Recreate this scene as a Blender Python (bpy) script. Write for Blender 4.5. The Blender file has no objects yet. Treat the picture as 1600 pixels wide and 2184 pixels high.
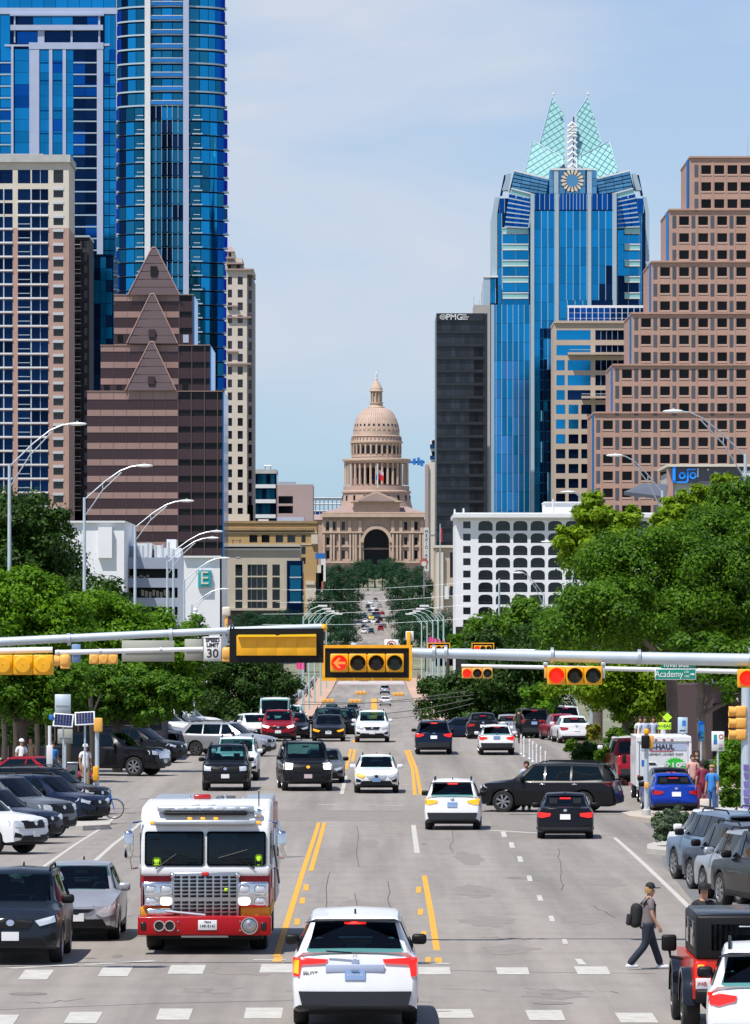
import bpy, bmesh, math, random
from mathutils import Vector, Matrix
from mathutils.bvhtree import BVHTree
R = math.radians
rnd = random.Random(7)
sc = bpy.context.scene
C = sc.collection
# ------------------------------------------------------------------ camera (a long telephoto looking north up the avenue)
F = 11500.0            # focal length in pixels of a 1600 px wide picture
CX, HY, CZ = 800.0, 1320.0, 6.5
cam = bpy.data.cameras.new('camera'); camo = bpy.data.objects.new('camera', cam); C.objects.link(camo)
camo.location = (0, 0, CZ); camo.rotation_euler = (R(90), 0, 0)
cam.sensor_fit = 'HORIZONTAL'; cam.sensor_width = 36; cam.lens = 36*F/1600
cam.shift_y = (HY-1092)/1600
cam.clip_start = 1; cam.clip_end = 30000
sc.camera = camo
# ------------------------------------------------------------------ sky, sun, exposure
SUN = Vector((-.34, -.40, 1)).normalized()
w = bpy.data.worlds.new('World'); sc.world = w; w.use_nodes = True
nt = w.node_tree; nt.nodes.clear()
def nd(t, typ, **k):
    n = t.nodes.new(typ)
    for a, b in k.items():
        if a.startswith('i_'): n.inputs[a[2:].replace('_', ' ')].default_value = b
        else: setattr(n, a, b)
    return n
sky = nd(nt, 'ShaderNodeTexSky', sky_type='NISHITA', sun_disc=False, sun_elevation=math.asin(SUN.z), sun_rotation=math.atan2(SUN.x, SUN.y), altitude=200, air_density=1.0, dust_density=0.35, ozone_density=3.0)
tc = nd(nt, 'ShaderNodeTexCoord')
mp = nd(nt, 'ShaderNodeMapping'); mp.inputs['Scale'].default_value = (5, 5, 16); mp.inputs['Location'].default_value = (1.7, 3.1, .7)
nz = nd(nt, 'ShaderNodeTexNoise', i_Scale=2.2, i_Detail=5.0, i_Roughness=.52, i_Distortion=.35)
rp = nd(nt, 'ShaderNodeValToRGB'); rp.color_ramp.elements[0].position = .33; rp.color_ramp.elements[1].position = .62
rp.color_ramp.elements[0].color = (.40, .40, .40, 1); rp.color_ramp.elements[1].color = (.95, .95, .95, 1)
tint = nd(nt, 'ShaderNodeMixRGB', blend_type='MULTIPLY'); tint.inputs[0].default_value = 1; tint.inputs[2].default_value = (.73, .91, 1.17, 1)
mx = nd(nt, 'ShaderNodeMixRGB'); mx.inputs[2].default_value = (5.9, 6.5, 7.6, 1)
bg = nd(nt, 'ShaderNodeBackground'); bg.inputs[1].default_value = .1
out = nd(nt, 'ShaderNodeOutputWorld')
L = nt.links.new
L(tc.outputs['Generated'], mp.inputs[0]); L(mp.outputs[0], nz.inputs['Vector']); L(nz.outputs[0], rp.inputs[0])
sx_ = nd(nt, 'ShaderNodeSeparateXYZ'); L(tc.outputs['Generated'], sx_.inputs[0]); mr_ = nd(nt, 'ShaderNodeMapRange', interpolation_type='SMOOTHSTEP'); mr_.inputs[1].default_value = .012; mr_.inputs[2].default_value = .055; mr_.inputs[3].default_value = .03; mr_.inputs[4].default_value = 1; L(sx_.outputs[2], mr_.inputs[0]); m2_ = nd(nt, 'ShaderNodeMapRange', interpolation_type='SMOOTHSTEP'); m2_.inputs[1].default_value = .18; m2_.inputs[2].default_value = .6; m2_.inputs[3].default_value = 1; m2_.inputs[4].default_value = .12; L(sx_.outputs[2], m2_.inputs[0]); m3_ = nd(nt, 'ShaderNodeMath', operation='MULTIPLY'); L(mr_.outputs[0], m3_.inputs[0]); L(m2_.outputs[0], m3_.inputs[1]); ml_ = nd(nt, 'ShaderNodeMath', operation='MULTIPLY'); L(m3_.outputs[0], ml_.inputs[0]); L(rp.outputs[0], ml_.inputs[1])
L(sky.outputs[0], tint.inputs[1]); hz_ = nd(nt, 'ShaderNodeMixRGB', blend_type='MULTIPLY'); hz_.inputs[2].default_value = (.86, .96, 1.13, 1); iv_ = nd(nt, 'ShaderNodeMath', operation='SUBTRACT'); iv_.inputs[0].default_value = 1.03; L(mr_.outputs[0], iv_.inputs[1]); L(iv_.outputs[0], hz_.inputs[0]); L(tint.outputs[0], hz_.inputs[1]); L(hz_.outputs[0], mx.inputs[1]); L(ml_.outputs[0], mx.inputs[0]); L(mx.outputs[0], bg.inputs[0]); L(bg.outputs[0], out.inputs[0])
sl = bpy.data.lights.new('sun', 'SUN'); sl.energy = 5.0; sl.angle = R(.5); sl.color = (1, .955, .88)
so = bpy.data.objects.new('sun', sl); C.objects.link(so); so.rotation_euler = (-SUN).to_track_quat('-Z', 'Y').to_euler()
sc.view_settings.view_transform = 'Standard'; sc.view_settings.look = 'None'; sc.view_settings.exposure = .10; sc.view_settings.gamma = 1
sc.cycles.max_bounces = 6; sc.cycles.transparent_max_bounces = 8; sc.cycles.diffuse_bounces = 2; sc.cycles.glossy_bounces = 3
sc.cycles.use_denoising = True; sc.cycles.sample_clamp_indirect = 6

# ------------------------------------------------------------------ pixels of the photograph -> points of the place
KN = [(-200, -6.6), (60, -6.45), (103, -6.4), (140, -6.6), (168, -6.87), (182, -7.0), (214, -6.9), (250, -6.8), (268, -6.74), (285, -6.53), (300, -6.6), (330, -7.4), (380, -9.4), (450, -11.5), (600, -12.2),
      (800, -13.1), (1000, -13.5), (1150, -13.0), (1300, -11.3), (1500, -6.5), (1700, -2.2), (2000, 3.5), (2300, 9.6), (2450, 13.2), (2600, 20), (3200, 22), (9000, 22)]
def gz(D):
    for (a, b), (c, d) in zip(KN, KN[1:]):
        if a <= D <= c: return CZ+b+(d-b)*(D-a)/(c-a)
    return CZ+KN[-1][1]
def X(px, D): return (px-CX)*D/F
def Z(py, D): return CZ+(HY-py)*D/F
def S(n, D): return n*D/F
def P(px, py, D): return Vector((X(px, D), D, Z(py, D)))
def GD(py):                                   # distance of the near road seen at picture row py
    lo, hi = 70., 292.
    for _ in range(40):
        m = (lo+hi)/2
        if HY-(gz(m)-CZ)*F/m > py: lo = m
        else: hi = m
    return lo
def G(px, py, up=0):
    D = GD(py); return Vector((X(px, D), D, gz(D)+up))

# ------------------------------------------------------------------ mesh building
class MB:
    def __init__(s): s.v = []; s.f = []; s.mi = []
    def add(s, vs, fs, mi=0):
        o = len(s.v); s.v += [tuple(v) for v in vs]; s.f += [[i+o for i in f] for f in fs]; s.mi += [mi]*len(fs); return s
    def box(s, x0, x1, y0, y1, z0, z1, mi=0, skip=''):
        vs = [(x0, y0, z0), (x1, y0, z0), (x1, y1, z0), (x0, y1, z0), (x0, y0, z1), (x1, y0, z1), (x1, y1, z1), (x0, y1, z1)]
        fs = {'b': [0, 3, 2, 1], 't': [4, 5, 6, 7], 'f': [0, 1, 5, 4], 'k': [2, 3, 7, 6], 'l': [3, 0, 4, 7], 'r': [1, 2, 6, 5]}
        return s.add(vs, [f for k, f in fs.items() if k not in skip], mi)
    def quad(s, a, b, c, d, mi=0): return s.add([a, b, c, d], [[0, 1, 2, 3]], mi)
    def prism(s, poly, d0, d1, axis='y', mi=0):
        n = len(poly)
        def m(p, d): return {'y': (p[0], d, p[1]), 'x': (d, p[0], p[1]), 'z': (p[0], p[1], d)}[axis]
        vs = [m(p, d0) for p in poly]+[m(p, d1) for p in poly]
        return s.add(vs, [list(range(n)), list(range(2*n-1, n-1, -1))]+[[i, (i+1) % n, n+(i+1) % n, n+i][::-1] for i in range(n)], mi)
    def tube(s, pts, r, n=8, mi=0, cap=True):
        pts = [Vector(p) for p in pts]; k = len(pts); rs = r if isinstance(r, (list, tuple)) else [r]*k; o = len(s.v)
        for i, p in enumerate(pts):
            t = (pts[min(i+1, k-1)]-pts[max(i-1, 0)]).normalized()
            u = t.cross(Vector((0, 0, 1)) if abs(t.z) < .95 else Vector((0, 1, 0))).normalized(); q = t.cross(u)
            for j in range(n):
                a = 2*math.pi*j/n; s.v.append(tuple(p+(u*math.cos(a)+q*math.sin(a))*rs[i]))
        fs = [[o+i*n+j, o+i*n+(j+1) % n, o+(i+1)*n+(j+1) % n, o+(i+1)*n+j] for i in range(k-1) for j in range(n)]
        if cap: fs += [list(range(o+n-1, o-1, -1)), list(range(o+(k-1)*n, o+k*n))]
        s.f += fs; s.mi += [mi]*len(fs); return s
    def lathe(s, prof, n=32, c=(0, 0), axis='z', mi=0, a0=0, a1=2*math.pi, sx=1, sy=1):
        o = len(s.v); full = abs(a1-a0-2*math.pi) < 1e-6; m = n if full else n+1
        for r, z in prof:
            for j in range(m):
                a = a0+(a1-a0)*j/n; p = (c[0]+r*math.cos(a)*sx, c[1]+r*math.sin(a)*sy)
                s.v.append((p[0], p[1], z) if axis == 'z' else (z, p[0], p[1]) if axis == 'x' else (p[0], z, p[1]))
        fs = [[o+i*m+j, o+i*m+(j+1) % m, o+(i+1)*m+(j+1) % m, o+(i+1)*m+j] for i in range(len(prof)-1) for j in range(n)]
        s.f += fs; s.mi += [mi]*len(fs); return s
    def ball(s, c, r, n=10, k=6, sz=1, mi=0):
        return s.lathe([(max(r*math.sin(math.pi*i/k), 1e-4), c[2]-r*sz*math.cos(math.pi*i/k)) for i in range(k+1)], n, (c[0], c[1]), mi=mi)
    def mesh(s, name, smooth=0, mats=()):
        me = bpy.data.meshes.new(name); me.from_pydata(s.v, [], s.f)
        for m in mats: me.materials.append(m)
        if len(mats) > 1: me.polygons.foreach_set('material_index', s.mi)
        if smooth:
            me.polygons.foreach_set('use_smooth', [True]*len(me.polygons)); me.set_sharp_from_angle(angle=R(smooth))
        return me
def obj(name, mb, m=None, parent=None, loc=None, smooth=0, rot=None, scale=None):
    ms = m if isinstance(m, (list, tuple)) else ([m] if m else [])
    me = mb if isinstance(mb, bpy.types.Mesh) else mb.mesh(name, smooth, ms)
    o = bpy.data.objects.new(name, me); C.objects.link(o)
    if parent: o.parent = parent
    if loc is not None: o.location = loc
    if rot: o.rotation_euler = rot
    if scale: o.scale = scale
    return o
def omat(o, m):                                # a paint of its own on a shared mesh
    o.material_slots[0].link = 'OBJECT'; o.material_slots[0].material = m; return o
def tag(o, label, cat, group=None, kind=None):
    o['label'] = label; o['category'] = cat
    if group: o['group'] = group
    if kind: o['kind'] = kind
    return o
def thing(name, label, cat, loc=(0, 0, 0), rz=0, group=None):
    o = bpy.data.objects.new(name, None); C.objects.link(o); o.location = loc; o.rotation_euler = (0, 0, rz); o.empty_display_size = .2
    return tag(o, label, cat, group)
def struct(name, mb, m, smooth=0):
    o = obj(name, mb, m, smooth=smooth); o['kind'] = 'structure'; return o
_pc = {}
def pane(w, h, t=.06):
    k = (round(w, 2), round(h, 2))
    if k not in _pc: _pc[k] = MB().box(-w/2, w/2, 0, t, -h/2, h/2).mesh('pane', 0, [MAT['glass_dark']])
    return _pc[k]
def text_obj(name, body, size, loc, m, parent=None, ext=.01, align='CENTER', rot=(R(90), 0, 0), sx=1, font_off=0):
    cu = bpy.data.curves.new(name, 'FONT'); cu.body = body; cu.size = size; cu.align_x = align; cu.align_y = 'CENTER'; cu.extrude = ext; cu.resolution_u = 3; cu.offset = font_off
    cu.materials.append(m)
    to = bpy.data.objects.new(name, cu); C.objects.link(to)
    dg = bpy.context.evaluated_depsgraph_get(); me = bpy.data.meshes.new_from_object(to.evaluated_get(dg)); bpy.data.objects.remove(to)
    o = bpy.data.objects.new(name, me); C.objects.link(o); o.location = loc; o.rotation_euler = rot; o.scale = (sx, 1, 1)
    if parent: o.parent = parent
    return o

# ------------------------------------------------------------------ materials
MAT = {}
def mat(key, col, rough=.6, metal=0., var=0., sc_=1., bump=0., isl=0., coat=0., emit=None, es=1., spec=.5, trans=0., stretch=None, obr=0., bsc=None, bd=.02):
    m = bpy.data.materials.new(key); m.use_nodes = True; t = m.node_tree; b = t.nodes['Principled BSDF']
    b.inputs['Base Color'].default_value = (*col, 1); b.inputs['Roughness'].default_value = rough; b.inputs['Metallic'].default_value = metal
    b.inputs['Specular IOR Level'].default_value = spec; b.inputs['Coat Weight'].default_value = coat; b.inputs['Coat Roughness'].default_value = .04
    if metal > .7 and key.startswith('glass'): b.inputs['Specular Tint'].default_value = (min(1, col[0]*1.5+.02), min(1, col[1]*1.4+.05), min(1, col[2]*1.25+.1), 1)
    if trans: b.inputs['Transmission Weight'].default_value = trans
    if emit: b.inputs['Emission Color'].default_value = (*emit, 1); b.inputs['Emission Strength'].default_value = es
    last = None
    if var or isl or bump or obr:
        tcn = nd(t, 'ShaderNodeTexCoord'); src = tcn.outputs['Object']
        if stretch:
            mpn = nd(t, 'ShaderNodeMapping'); mpn.inputs['Scale'].default_value = stretch; t.links.new(src, mpn.inputs[0]); src = mpn.outputs[0]
        val = None
        if var:
            n = nd(t, 'ShaderNodeTexNoise', i_Scale=sc_, i_Detail=6.0, i_Roughness=.6); t.links.new(src, n.inputs['Vector'])
            r = nd(t, 'ShaderNodeMapRange'); r.inputs[1].default_value = .3; r.inputs[2].default_value = .7; r.inputs[3].default_value = 1-var; r.inputs[4].default_value = 1+var
            t.links.new(n.outputs[0], r.inputs[0]); val = r.outputs[0]
        for amt, typ, sock in ((isl, 'ShaderNodeNewGeometry', 'Random Per Island'), (obr, 'ShaderNodeObjectInfo', 'Random')):
            if amt:
                g = nd(t, typ); r = nd(t, 'ShaderNodeMapRange'); r.inputs[3].default_value = 1-amt; r.inputs[4].default_value = 1+amt
                t.links.new(g.outputs[sock], r.inputs[0])
                if val:
                    mm = nd(t, 'ShaderNodeMath', operation='MULTIPLY'); t.links.new(val, mm.inputs[0]); t.links.new(r.outputs[0], mm.inputs[1]); val = mm.outputs[0]
                else: val = r.outputs[0]
        if val:
            mm = nd(t, 'ShaderNodeVectorMath', operation='SCALE'); mm.inputs[0].default_value = col; t.links.new(val, mm.inputs['Scale']); t.links.new(mm.outputs[0], b.inputs['Base Color'])
        if bump:
            n2 = nd(t, 'ShaderNodeTexNoise', i_Scale=bsc or sc_*4, i_Detail=4.0); t.links.new(src, n2.inputs['Vector'])
            bp = nd(t, 'ShaderNodeBump', i_Strength=bump, i_Distance=bd); t.links.new(n2.outputs[0], bp.inputs['Height']); t.links.new(bp.outputs[0], b.inputs['Normal'])
    MAT[key] = m; return m
def leafmat(key, col, col2, trans=.35):
    m = bpy.data.materials.new(key); m.use_nodes = True; t = m.node_tree; b = t.nodes['Principled BSDF']; o = t.nodes['Material Output']
    g = nd(t, 'ShaderNodeNewGeometry'); tcn = nd(t, 'ShaderNodeTexCoord'); n = nd(t, 'ShaderNodeTexNoise', i_Scale=.45, i_Detail=3.0)
    t.links.new(tcn.outputs['Object'], n.inputs['Vector'])
    ad = nd(t, 'ShaderNodeMath', operation='MULTIPLY_ADD'); ad.inputs[1].default_value = .7; t.links.new(g.outputs['Random Per Island'], ad.inputs[0])
    sb = nd(t, 'ShaderNodeMath', operation='SUBTRACT'); sb.inputs[1].default_value = .34; t.links.new(n.outputs[0], sb.inputs[0]); t.links.new(sb.outputs[0], ad.inputs[2])
    mxn = nd(t, 'ShaderNodeMixRGB'); mxn.inputs[1].default_value = (*col, 1); mxn.inputs[2].default_value = (*col2, 1); t.links.new(ad.outputs[0], mxn.inputs[0]); mxn.use_clamp = True
    t.links.new(mxn.outputs[0], b.inputs['Base Color']); b.inputs['Roughness'].default_value = .5; b.inputs['Specular IOR Level'].default_value = .22
    tr = nd(t, 'ShaderNodeBsdfTranslucent'); t.links.new(mxn.outputs[0], tr.inputs[0])
    ms = nd(t, 'ShaderNodeMixShader'); ms.inputs[0].default_value = trans
    t.links.new(b.outputs[0], ms.inputs[1]); t.links.new(tr.outputs[0], ms.inputs[2]); t.links.new(ms.outputs[0], o.inputs[0]); MAT[key] = m; return m
mat('glass_dark', (.012, .016, .024), .06, spec=.6, obr=.5)
mat('glass_blue', (.012, .25, .54), .09, .92, obr=.22, bump=.02, sc_=.05, bd=.1)
mat('glass_blue_deep', (.006, .09, .36), .08, .92, obr=.25, bump=.02, sc_=.05, bd=.1)
mat('glass_teal', (.015, .15, .27), .09, .9, obr=.35, bump=.02, sc_=.05, bd=.1)
mat('glass_navy', (.006, .022, .07), .07, .75, obr=.5, bump=.02, sc_=.05, bd=.1)
mat('glass_sky', (.05, .27, .62), .09, .92, obr=.15, bump=.02, sc_=.05, bd=.1)
mat('glass_green', (.33, .62, .60), .25, .3, obr=.06)
mat('glass_haze', (.13, .33, .52), .12, .85, obr=.2)
mat('lavender', (.40, .46, .62), .55, var=.06, sc_=.2)
mat('pale_blue_metal', (.42, .54, .62), .4, .2, var=.06, sc_=.1)
mat('white_trim', (.72, .73, .74), .5, var=.05, sc_=.3)
mat('white_wall', (.76, .77, .79), .65, var=.05, sc_=.25)
mat('grey_conc', (.44, .44, .43), .8, var=.12, sc_=.4, bump=.1)
mat('cream', (.64, .58, .49), .8, var=.06, sc_=.2)
mat('salmon', (.46, .30, .25), .85, var=.08, sc_=.3)
mat('dark_brick', (.035, .032, .045), .85, var=.15, sc_=.3)
mat('brown_glass', (.060, .034, .040), .28, .35, obr=.12, var=.1, sc_=.06)
mat('brown_stone', (.31, .195, .172), .6, var=.08, sc_=.2)
mat('brown_dark', (.10, .066, .07), .45, var=.1, sc_=.15)
mat('window_black', (.010, .010, .013), .12, spec=.2, obr=.6)
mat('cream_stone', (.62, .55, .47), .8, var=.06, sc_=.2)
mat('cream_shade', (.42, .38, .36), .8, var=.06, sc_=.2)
mat('pink_wall', (.40, .30, .29), .8, var=.05, sc_=.15)
mat('ochre', (.44, .29, .13), .8, var=.1, sc_=.25)
mat('ochre_dark', (.33, .23, .12), .85, var=.15, sc_=.5)
mat('tan_conc', (.50, .45, .36), .8, var=.07, sc_=.3)
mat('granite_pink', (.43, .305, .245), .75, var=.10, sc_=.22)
mat('granite_pale', (.50, .37, .285), .75, var=.12, sc_=.2)  # paler granite of the dome, columns and trim
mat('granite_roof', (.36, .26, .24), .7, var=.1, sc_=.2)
mat('granite_r', (.45, .275, .215), .7, var=.09, sc_=.35)
mat('granite_sill', (.53, .36, .29), .7, var=.06, sc_=.35)
mat('panel_slate', (.085, .09, .11), .35, obr=.15)
mat('beige', (.50, .40, .31), .75, var=.06, sc_=.2)
mat('black_tower', (.022, .026, .034), .3, var=.12, sc_=.08)
mat('black_glass', (.03, .036, .048), .16, .3, obr=.35)
mat('teal_sign', (.0, .36, .36), .4)
mat('steel', (.46, .50, .54), .42, .55, var=.1, sc_=3)
mat('galv', (.50, .58, .64), .5, .3, var=.08, sc_=2)
mat('black_trim', (.007, .007, .008), .5, spec=.25)
mat('rubber', (.014, .014, .015), .75, var=.2, sc_=9)
mat('rim_silver', (.42, .43, .45), .3, .85)
mat('rim_dark', (.05, .05, .055), .35, .6)
mat('chrome', (.75, .76, .78), .12, 1)
mat('car_glass', (.003, .008, .012), .03, spec=.28)
mat('trim_grey', (.022, .025, .031), .42, spec=.4)
mat('seat_dark', (.02, .021, .023), .7); mat('dash_grey', (.045, .05, .052), .6)
def seeglass():
    m = bpy.data.materials.new('see_glass'); m.use_nodes = True; t = m.node_tree; t.nodes.clear(); o = nd(t, 'ShaderNodeOutputMaterial'); tr = nd(t, 'ShaderNodeBsdfTransparent'); tr.inputs[0].default_value = (.34, .58, .58, 1); gl = nd(t, 'ShaderNodeBsdfGlossy'); gl.inputs['Roughness'].default_value = .02; fr = nd(t, 'ShaderNodeFresnel'); fr.inputs[0].default_value = 1.45; ms = nd(t, 'ShaderNodeMixShader')
    t.links.new(fr.outputs[0], ms.inputs[0]); t.links.new(tr.outputs[0], ms.inputs[1]); t.links.new(gl.outputs[0], ms.inputs[2]); t.links.new(ms.outputs[0], o.inputs[0]); MAT['see_glass'] = m
seeglass()
mat('lamp_red', (.42, .006, .008), .2, coat=.5)
mat('lamp_red_lit', (.6, .01, .01), .25, emit=(1, .03, .02), es=.75)
mat('lamp_amber', (.75, .28, .01), .25, emit=(1, .42, .02), es=.8)
mat('lamp_clear', (.62, .66, .70), .12, .3, coat=1)
mat('lamp_white_lit', (.9, .88, .8), .2, emit=(1, .96, .85), es=1.5)
mat('plate_white', (.72, .73, .74), .5)
mat('plate_blue', (.16, .26, .46), .5)
mat('print_dark', (.02, .022, .03), .6)
mat('yellow_sig', (.84, .40, .008), .48, var=.14, sc_=5)
mat('amber_faded', (.80, .40, .08), .5)
mat('lens_dark', (.012, .010, .008), .2)
mat('lens_green', (.004, .022, .018), .2)
mat('lens_red_lit', (.6, .0, .0), .3, emit=(1, .012, .004), es=1.4)
mat('green_sign', (.0, .25, .17), .45)
mat('sign_white', (.78, .78, .76), .5)
mat('sign_red', (.55, .03, .03), .5)
mat('sign_blue', (.02, .16, .50), .5)
mat('blue_neon', (.01, .22, .72), .4, emit=(.01, .25, .9), es=.35)
mat('lime', (.50, .85, .02), .5)
mat('pay_grey', (.10, .11, .12), .4)
def roadmat():
    m = mat('concrete_road', (.36, .335, .31), .88, bump=.12, sc_=.6, bsc=30, bd=.01); t = m.node_tree; b = t.nodes['Principled BSDF']; tcn = nd(t, 'ShaderNodeTexCoord'); val = None
    for scl, ns, det, lo, hi, a in (((1.1, .022, 1), .75, 5., .42, .68, .76), ((.42, .012, 1), 1.0, 3., .45, .70, .80), ((1, .25, 1), 2.2, 8., .35, .65, .93), ((.03, .45, 1), 1.0, 4., .50, .70, .95), ((.5, .06, 1), .9, 6., .60, .74, .86)):
        mpn = nd(t, 'ShaderNodeMapping'); mpn.inputs['Scale'].default_value = scl; t.links.new(tcn.outputs['Object'], mpn.inputs[0]); n = nd(t, 'ShaderNodeTexNoise', i_Scale=ns, i_Detail=det, i_Roughness=.6); t.links.new(mpn.outputs[0], n.inputs['Vector'])
        r = nd(t, 'ShaderNodeMapRange'); r.inputs[1].default_value = lo; r.inputs[2].default_value = hi; r.inputs[3].default_value = 1.04; r.inputs[4].default_value = a; t.links.new(n.outputs[0], r.inputs[0])
        if val:
            mm = nd(t, 'ShaderNodeMath', operation='MULTIPLY'); t.links.new(val, mm.inputs[0]); t.links.new(r.outputs[0], mm.inputs[1]); val = mm.outputs[0]
        else: val = r.outputs[0]
    mm = nd(t, 'ShaderNodeVectorMath', operation='SCALE'); mm.inputs[0].default_value = (.268, .241, .213); t.links.new(val, mm.inputs['Scale']); t.links.new(mm.outputs[0], b.inputs['Base Color'])
roadmat()
mat('side_asphalt', (.165, .162, .162), .9, var=.1, sc_=.8, bump=.15, bsc=40, bd=.01)
mat('terrain', (.20, .20, .13), .95, var=.25, sc_=.06)
mat('sidewalk', (.47, .405, .33), .85, var=.09, sc_=.9)
mat('kerb', (.46, .43, .38), .8, var=.1, sc_=2)
mat('kerb_red', (.45, .12, .10), .75, var=.15, sc_=3)
mat('paint_white', (.50, .485, .44), .75, var=.16, sc_=4)
mat('paint_yellow', (.74, .36, .03), .7, var=.12, sc_=5)
mat('crack', (.055, .053, .05), .9)
mat('soil', (.12, .09, .06), .95, var=.2, sc_=2)
mat('bark', (.13, .105, .085), .9, var=.3, sc_=2, bump=.4)
mat('bark_dark', (.06, .05, .042), .9, var=.3, sc_=2, bump=.4)
mat('wire', (.05, .05, .055), .6)
mat('pavers', (.50, .33, .24), .85, var=.1, sc_=.4)
mat('patch', (.215, .205, .195), .9, var=.1, sc_=1.5)
mat('tyre_stain', (.20, .192, .184), .9, var=.1, sc_=1.5)
# ================================================================== ground, roads, markings
def stations(a, b, step=12.):
    ds = sorted({a, b} | {k for k, _ in KN if a < k < b})
    o = []
    for p, q in zip(ds, ds[1:]):
        n = max(1, int(math.ceil((q-p)/(step if q < 420 else 120))))
        o += [p+(q-p)*i/n for i in range(n)]
    return o+[b]
def lerp(tab, d):
    if d <= tab[0][0]: return tab[0][1]
    for (a, b), (c, e) in zip(tab, tab[1:]):
        if a <= d <= c: return b+(e-b)*(d-a)/(c-a)
    return tab[-1][1]
def sheet(mb, xl, xr, a, b, up, step=12., nx=1):
    f = lambda v, d: lerp(v, d) if isinstance(v, list) else v
    ds = stations(a, b, step); vs = []
    for d in ds:
        l, r = f(xl, d), f(xr, d)
        vs += [(l+(r-l)*i/nx, d, gz(d)+up) for i in range(nx+1)]
    k = nx+1
    return mb.add(vs, [[i*k+j, i*k+j+1, (i+1)*k+j+1, (i+1)*k+j] for i in range(len(ds)-1) for j in range(nx)])
def slab(mb, xl, xr, a, b, up, down=.15, step=12.):
    f = lambda v, d: lerp(v, d) if isinstance(v, list) else v
    ds = stations(a, b, step); n = len(ds); vs = []
    for d in ds:
        l, r, g = f(xl, d), f(xr, d), gz(d)
        vs += [(l, d, g-down), (l, d, g+up), (r, d, g+up), (r, d, g-down)]
    fs = [[i*4+j, i*4+j+1, i*4+j+5, i*4+j+4][::-1] for i in range(n-1) for j in range(3)]
    return mb.add(vs, fs+[[0, 3, 2, 1], [4*n-4, 4*n-3, 4*n-2, 4*n-1]])
struct('ground', sheet(MB(), -3000, 3000, -200, 9000, -.14, 40), MAT['terrain'])
RL = [(-150, -14.6), (255, -14.6), (300, -12), (340, -9), (450, -8.2), (1150, -8.0), (1350, -12), (2450, -12)]
RR = [(-150, 11.2), (292, 11.2), (330, 8), (450, 6.6), (1150, 6.2), (1350, 10), (2450, 10)]
road = struct('road', sheet(MB(), RL, RR, -150, 2440, 0), MAT['concrete_road'])
struct('side_street', sheet(MB(), 9.2, 160, 163.5, 184.5, .006, 6), MAT['side_asphalt'])
struct('parking_lane', sheet(MB(), [(119, 7.2), (150, 7.9), (163, 9.1)], 11.3, 119, 163, .005, 6), MAT['side_asphalt'])
def side(name, m, *a, **k): return struct(name, slab(MB(), *a, **k), MAT[m])
swn = side('near_pavement', 'sidewalk', 7.0, 40, 60, 118.4, .13)
side('right_pavement', 'sidewalk', 11.3, 60, 118.4, 163.2, .132)
side('corner_pavement', 'sidewalk', [(184.8, 9.6), (187, 8.9), (191, 8.7), (195, 10.2), (199, 11.0), (292, 10.6)], 60, 184.8, 292, .13, step=3)
side('left_pavement', 'sidewalk', -60, [(60, -14.7), (255, -14.7), (300, -12.1), (340, -9.1)], 40, 340, .13)
side('bridge_pavement', 'pavers', [(900, -12.5), (1160, -12.5)], -8.1, 620, 1160, .15)
side('bridge_pavement', 'pavers', 6.3, 11.5, 620, 1160, .15)
k1 = side('red_kerb', 'kerb_red', [(222, 10.45), (292, 10.05)], [(222, 10.75), (292, 10.35)], 222, 291.5, .16, step=5)
side('planting_bed', 'soil', [(222, 10.75), (292, 10.35)], 16, 222, 291.4, .155, step=5)
isl = side('planting_island', 'kerb', [(153, 8.3), (155, 7.8), (160, 8.1), (162.5, 9.0)], 11.4, 153, 162.5, .15, step=2)
side('traffic_island', 'kerb', [(177, -10.4), (179, -10.7), (186, -10.7)], [(177, -9.6), (178.5, -8.75), (186, -9.3)], 177, 186, .16, step=2)
# painted markings: each a sheet of its own lying 5 mm above the road
def stripe(name, pts, wd, m='paint_white', up=.006, par=None):
    mb = MB(); g = [G(*p) for p in pts]; vs = []
    for (a, b) in zip(g, g[1:]):
        n = max(1, int(abs(b.y-a.y)/5))
        for i in range(n+1):
            q = a.lerp(b, i/n); q.z = gz(q.y)+up
            vs.append(q)
    v2 = []
    for i, q in enumerate(vs):
        t = (vs[min(i+1, len(vs)-1)]-vs[max(i-1, 0)]); t.z = 0; t.normalize(); nrm = Vector((t.y, -t.x, 0))*wd/2
        v2 += [q-nrm, q+nrm]
    mb.add(v2, [[2*i, 2*i+1, 2*i+3, 2*i+2] for i in range(len(vs)-1)])
    return obj(name, mb, MAT[m], road)
def patchq(name, c, m='paint_white', up=.006):
    vs = [G(*p) for p in c]
    for v in vs: v.z = gz(v.y)+up
    return obj(name, MB().add(vs, [[0, 1, 2, 3]]), MAT[m], road)
Y_ = 'paint_yellow'
stripe('yellow_line', [(680, 1755), (640, 1880), (590, 2040)], .13, Y_)
stripe('yellow_line', [(692, 1755), (663, 1858)], .13, Y_)
stripe('yellow_line', [(905, 1868), (920, 1950), (936, 2055)], .13, Y_)
for a in ([(748, 1598), (738, 1641)], [(757, 1598), (752, 1624)], [(866, 1600), (880, 1640), (885, 1696)], [(873, 1600), (888, 1640), (898, 1695)], [(752, 1572), (757, 1584)]): stripe('yellow_line', a, .14, Y_)
for x, y in ((652, 1893), (644, 1921), (633, 1966), (619, 2008), (892, 1898), (896, 1945), (903, 1993), (912, 2048)): patchq('yellow_dash', [(x-5, y+7), (x+6, y+7), (x+7, y-6), (x-4, y-6)], Y_)
patchq('yellow_dash', [(580, 2052), (600, 2052), (604, 2041), (586, 2041)], Y_)
stripe('lane_line', [(882, 1760), (890, 1820)], .16); stripe('lane_line', [(738, 1655), (729, 1694)], .16)
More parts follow.
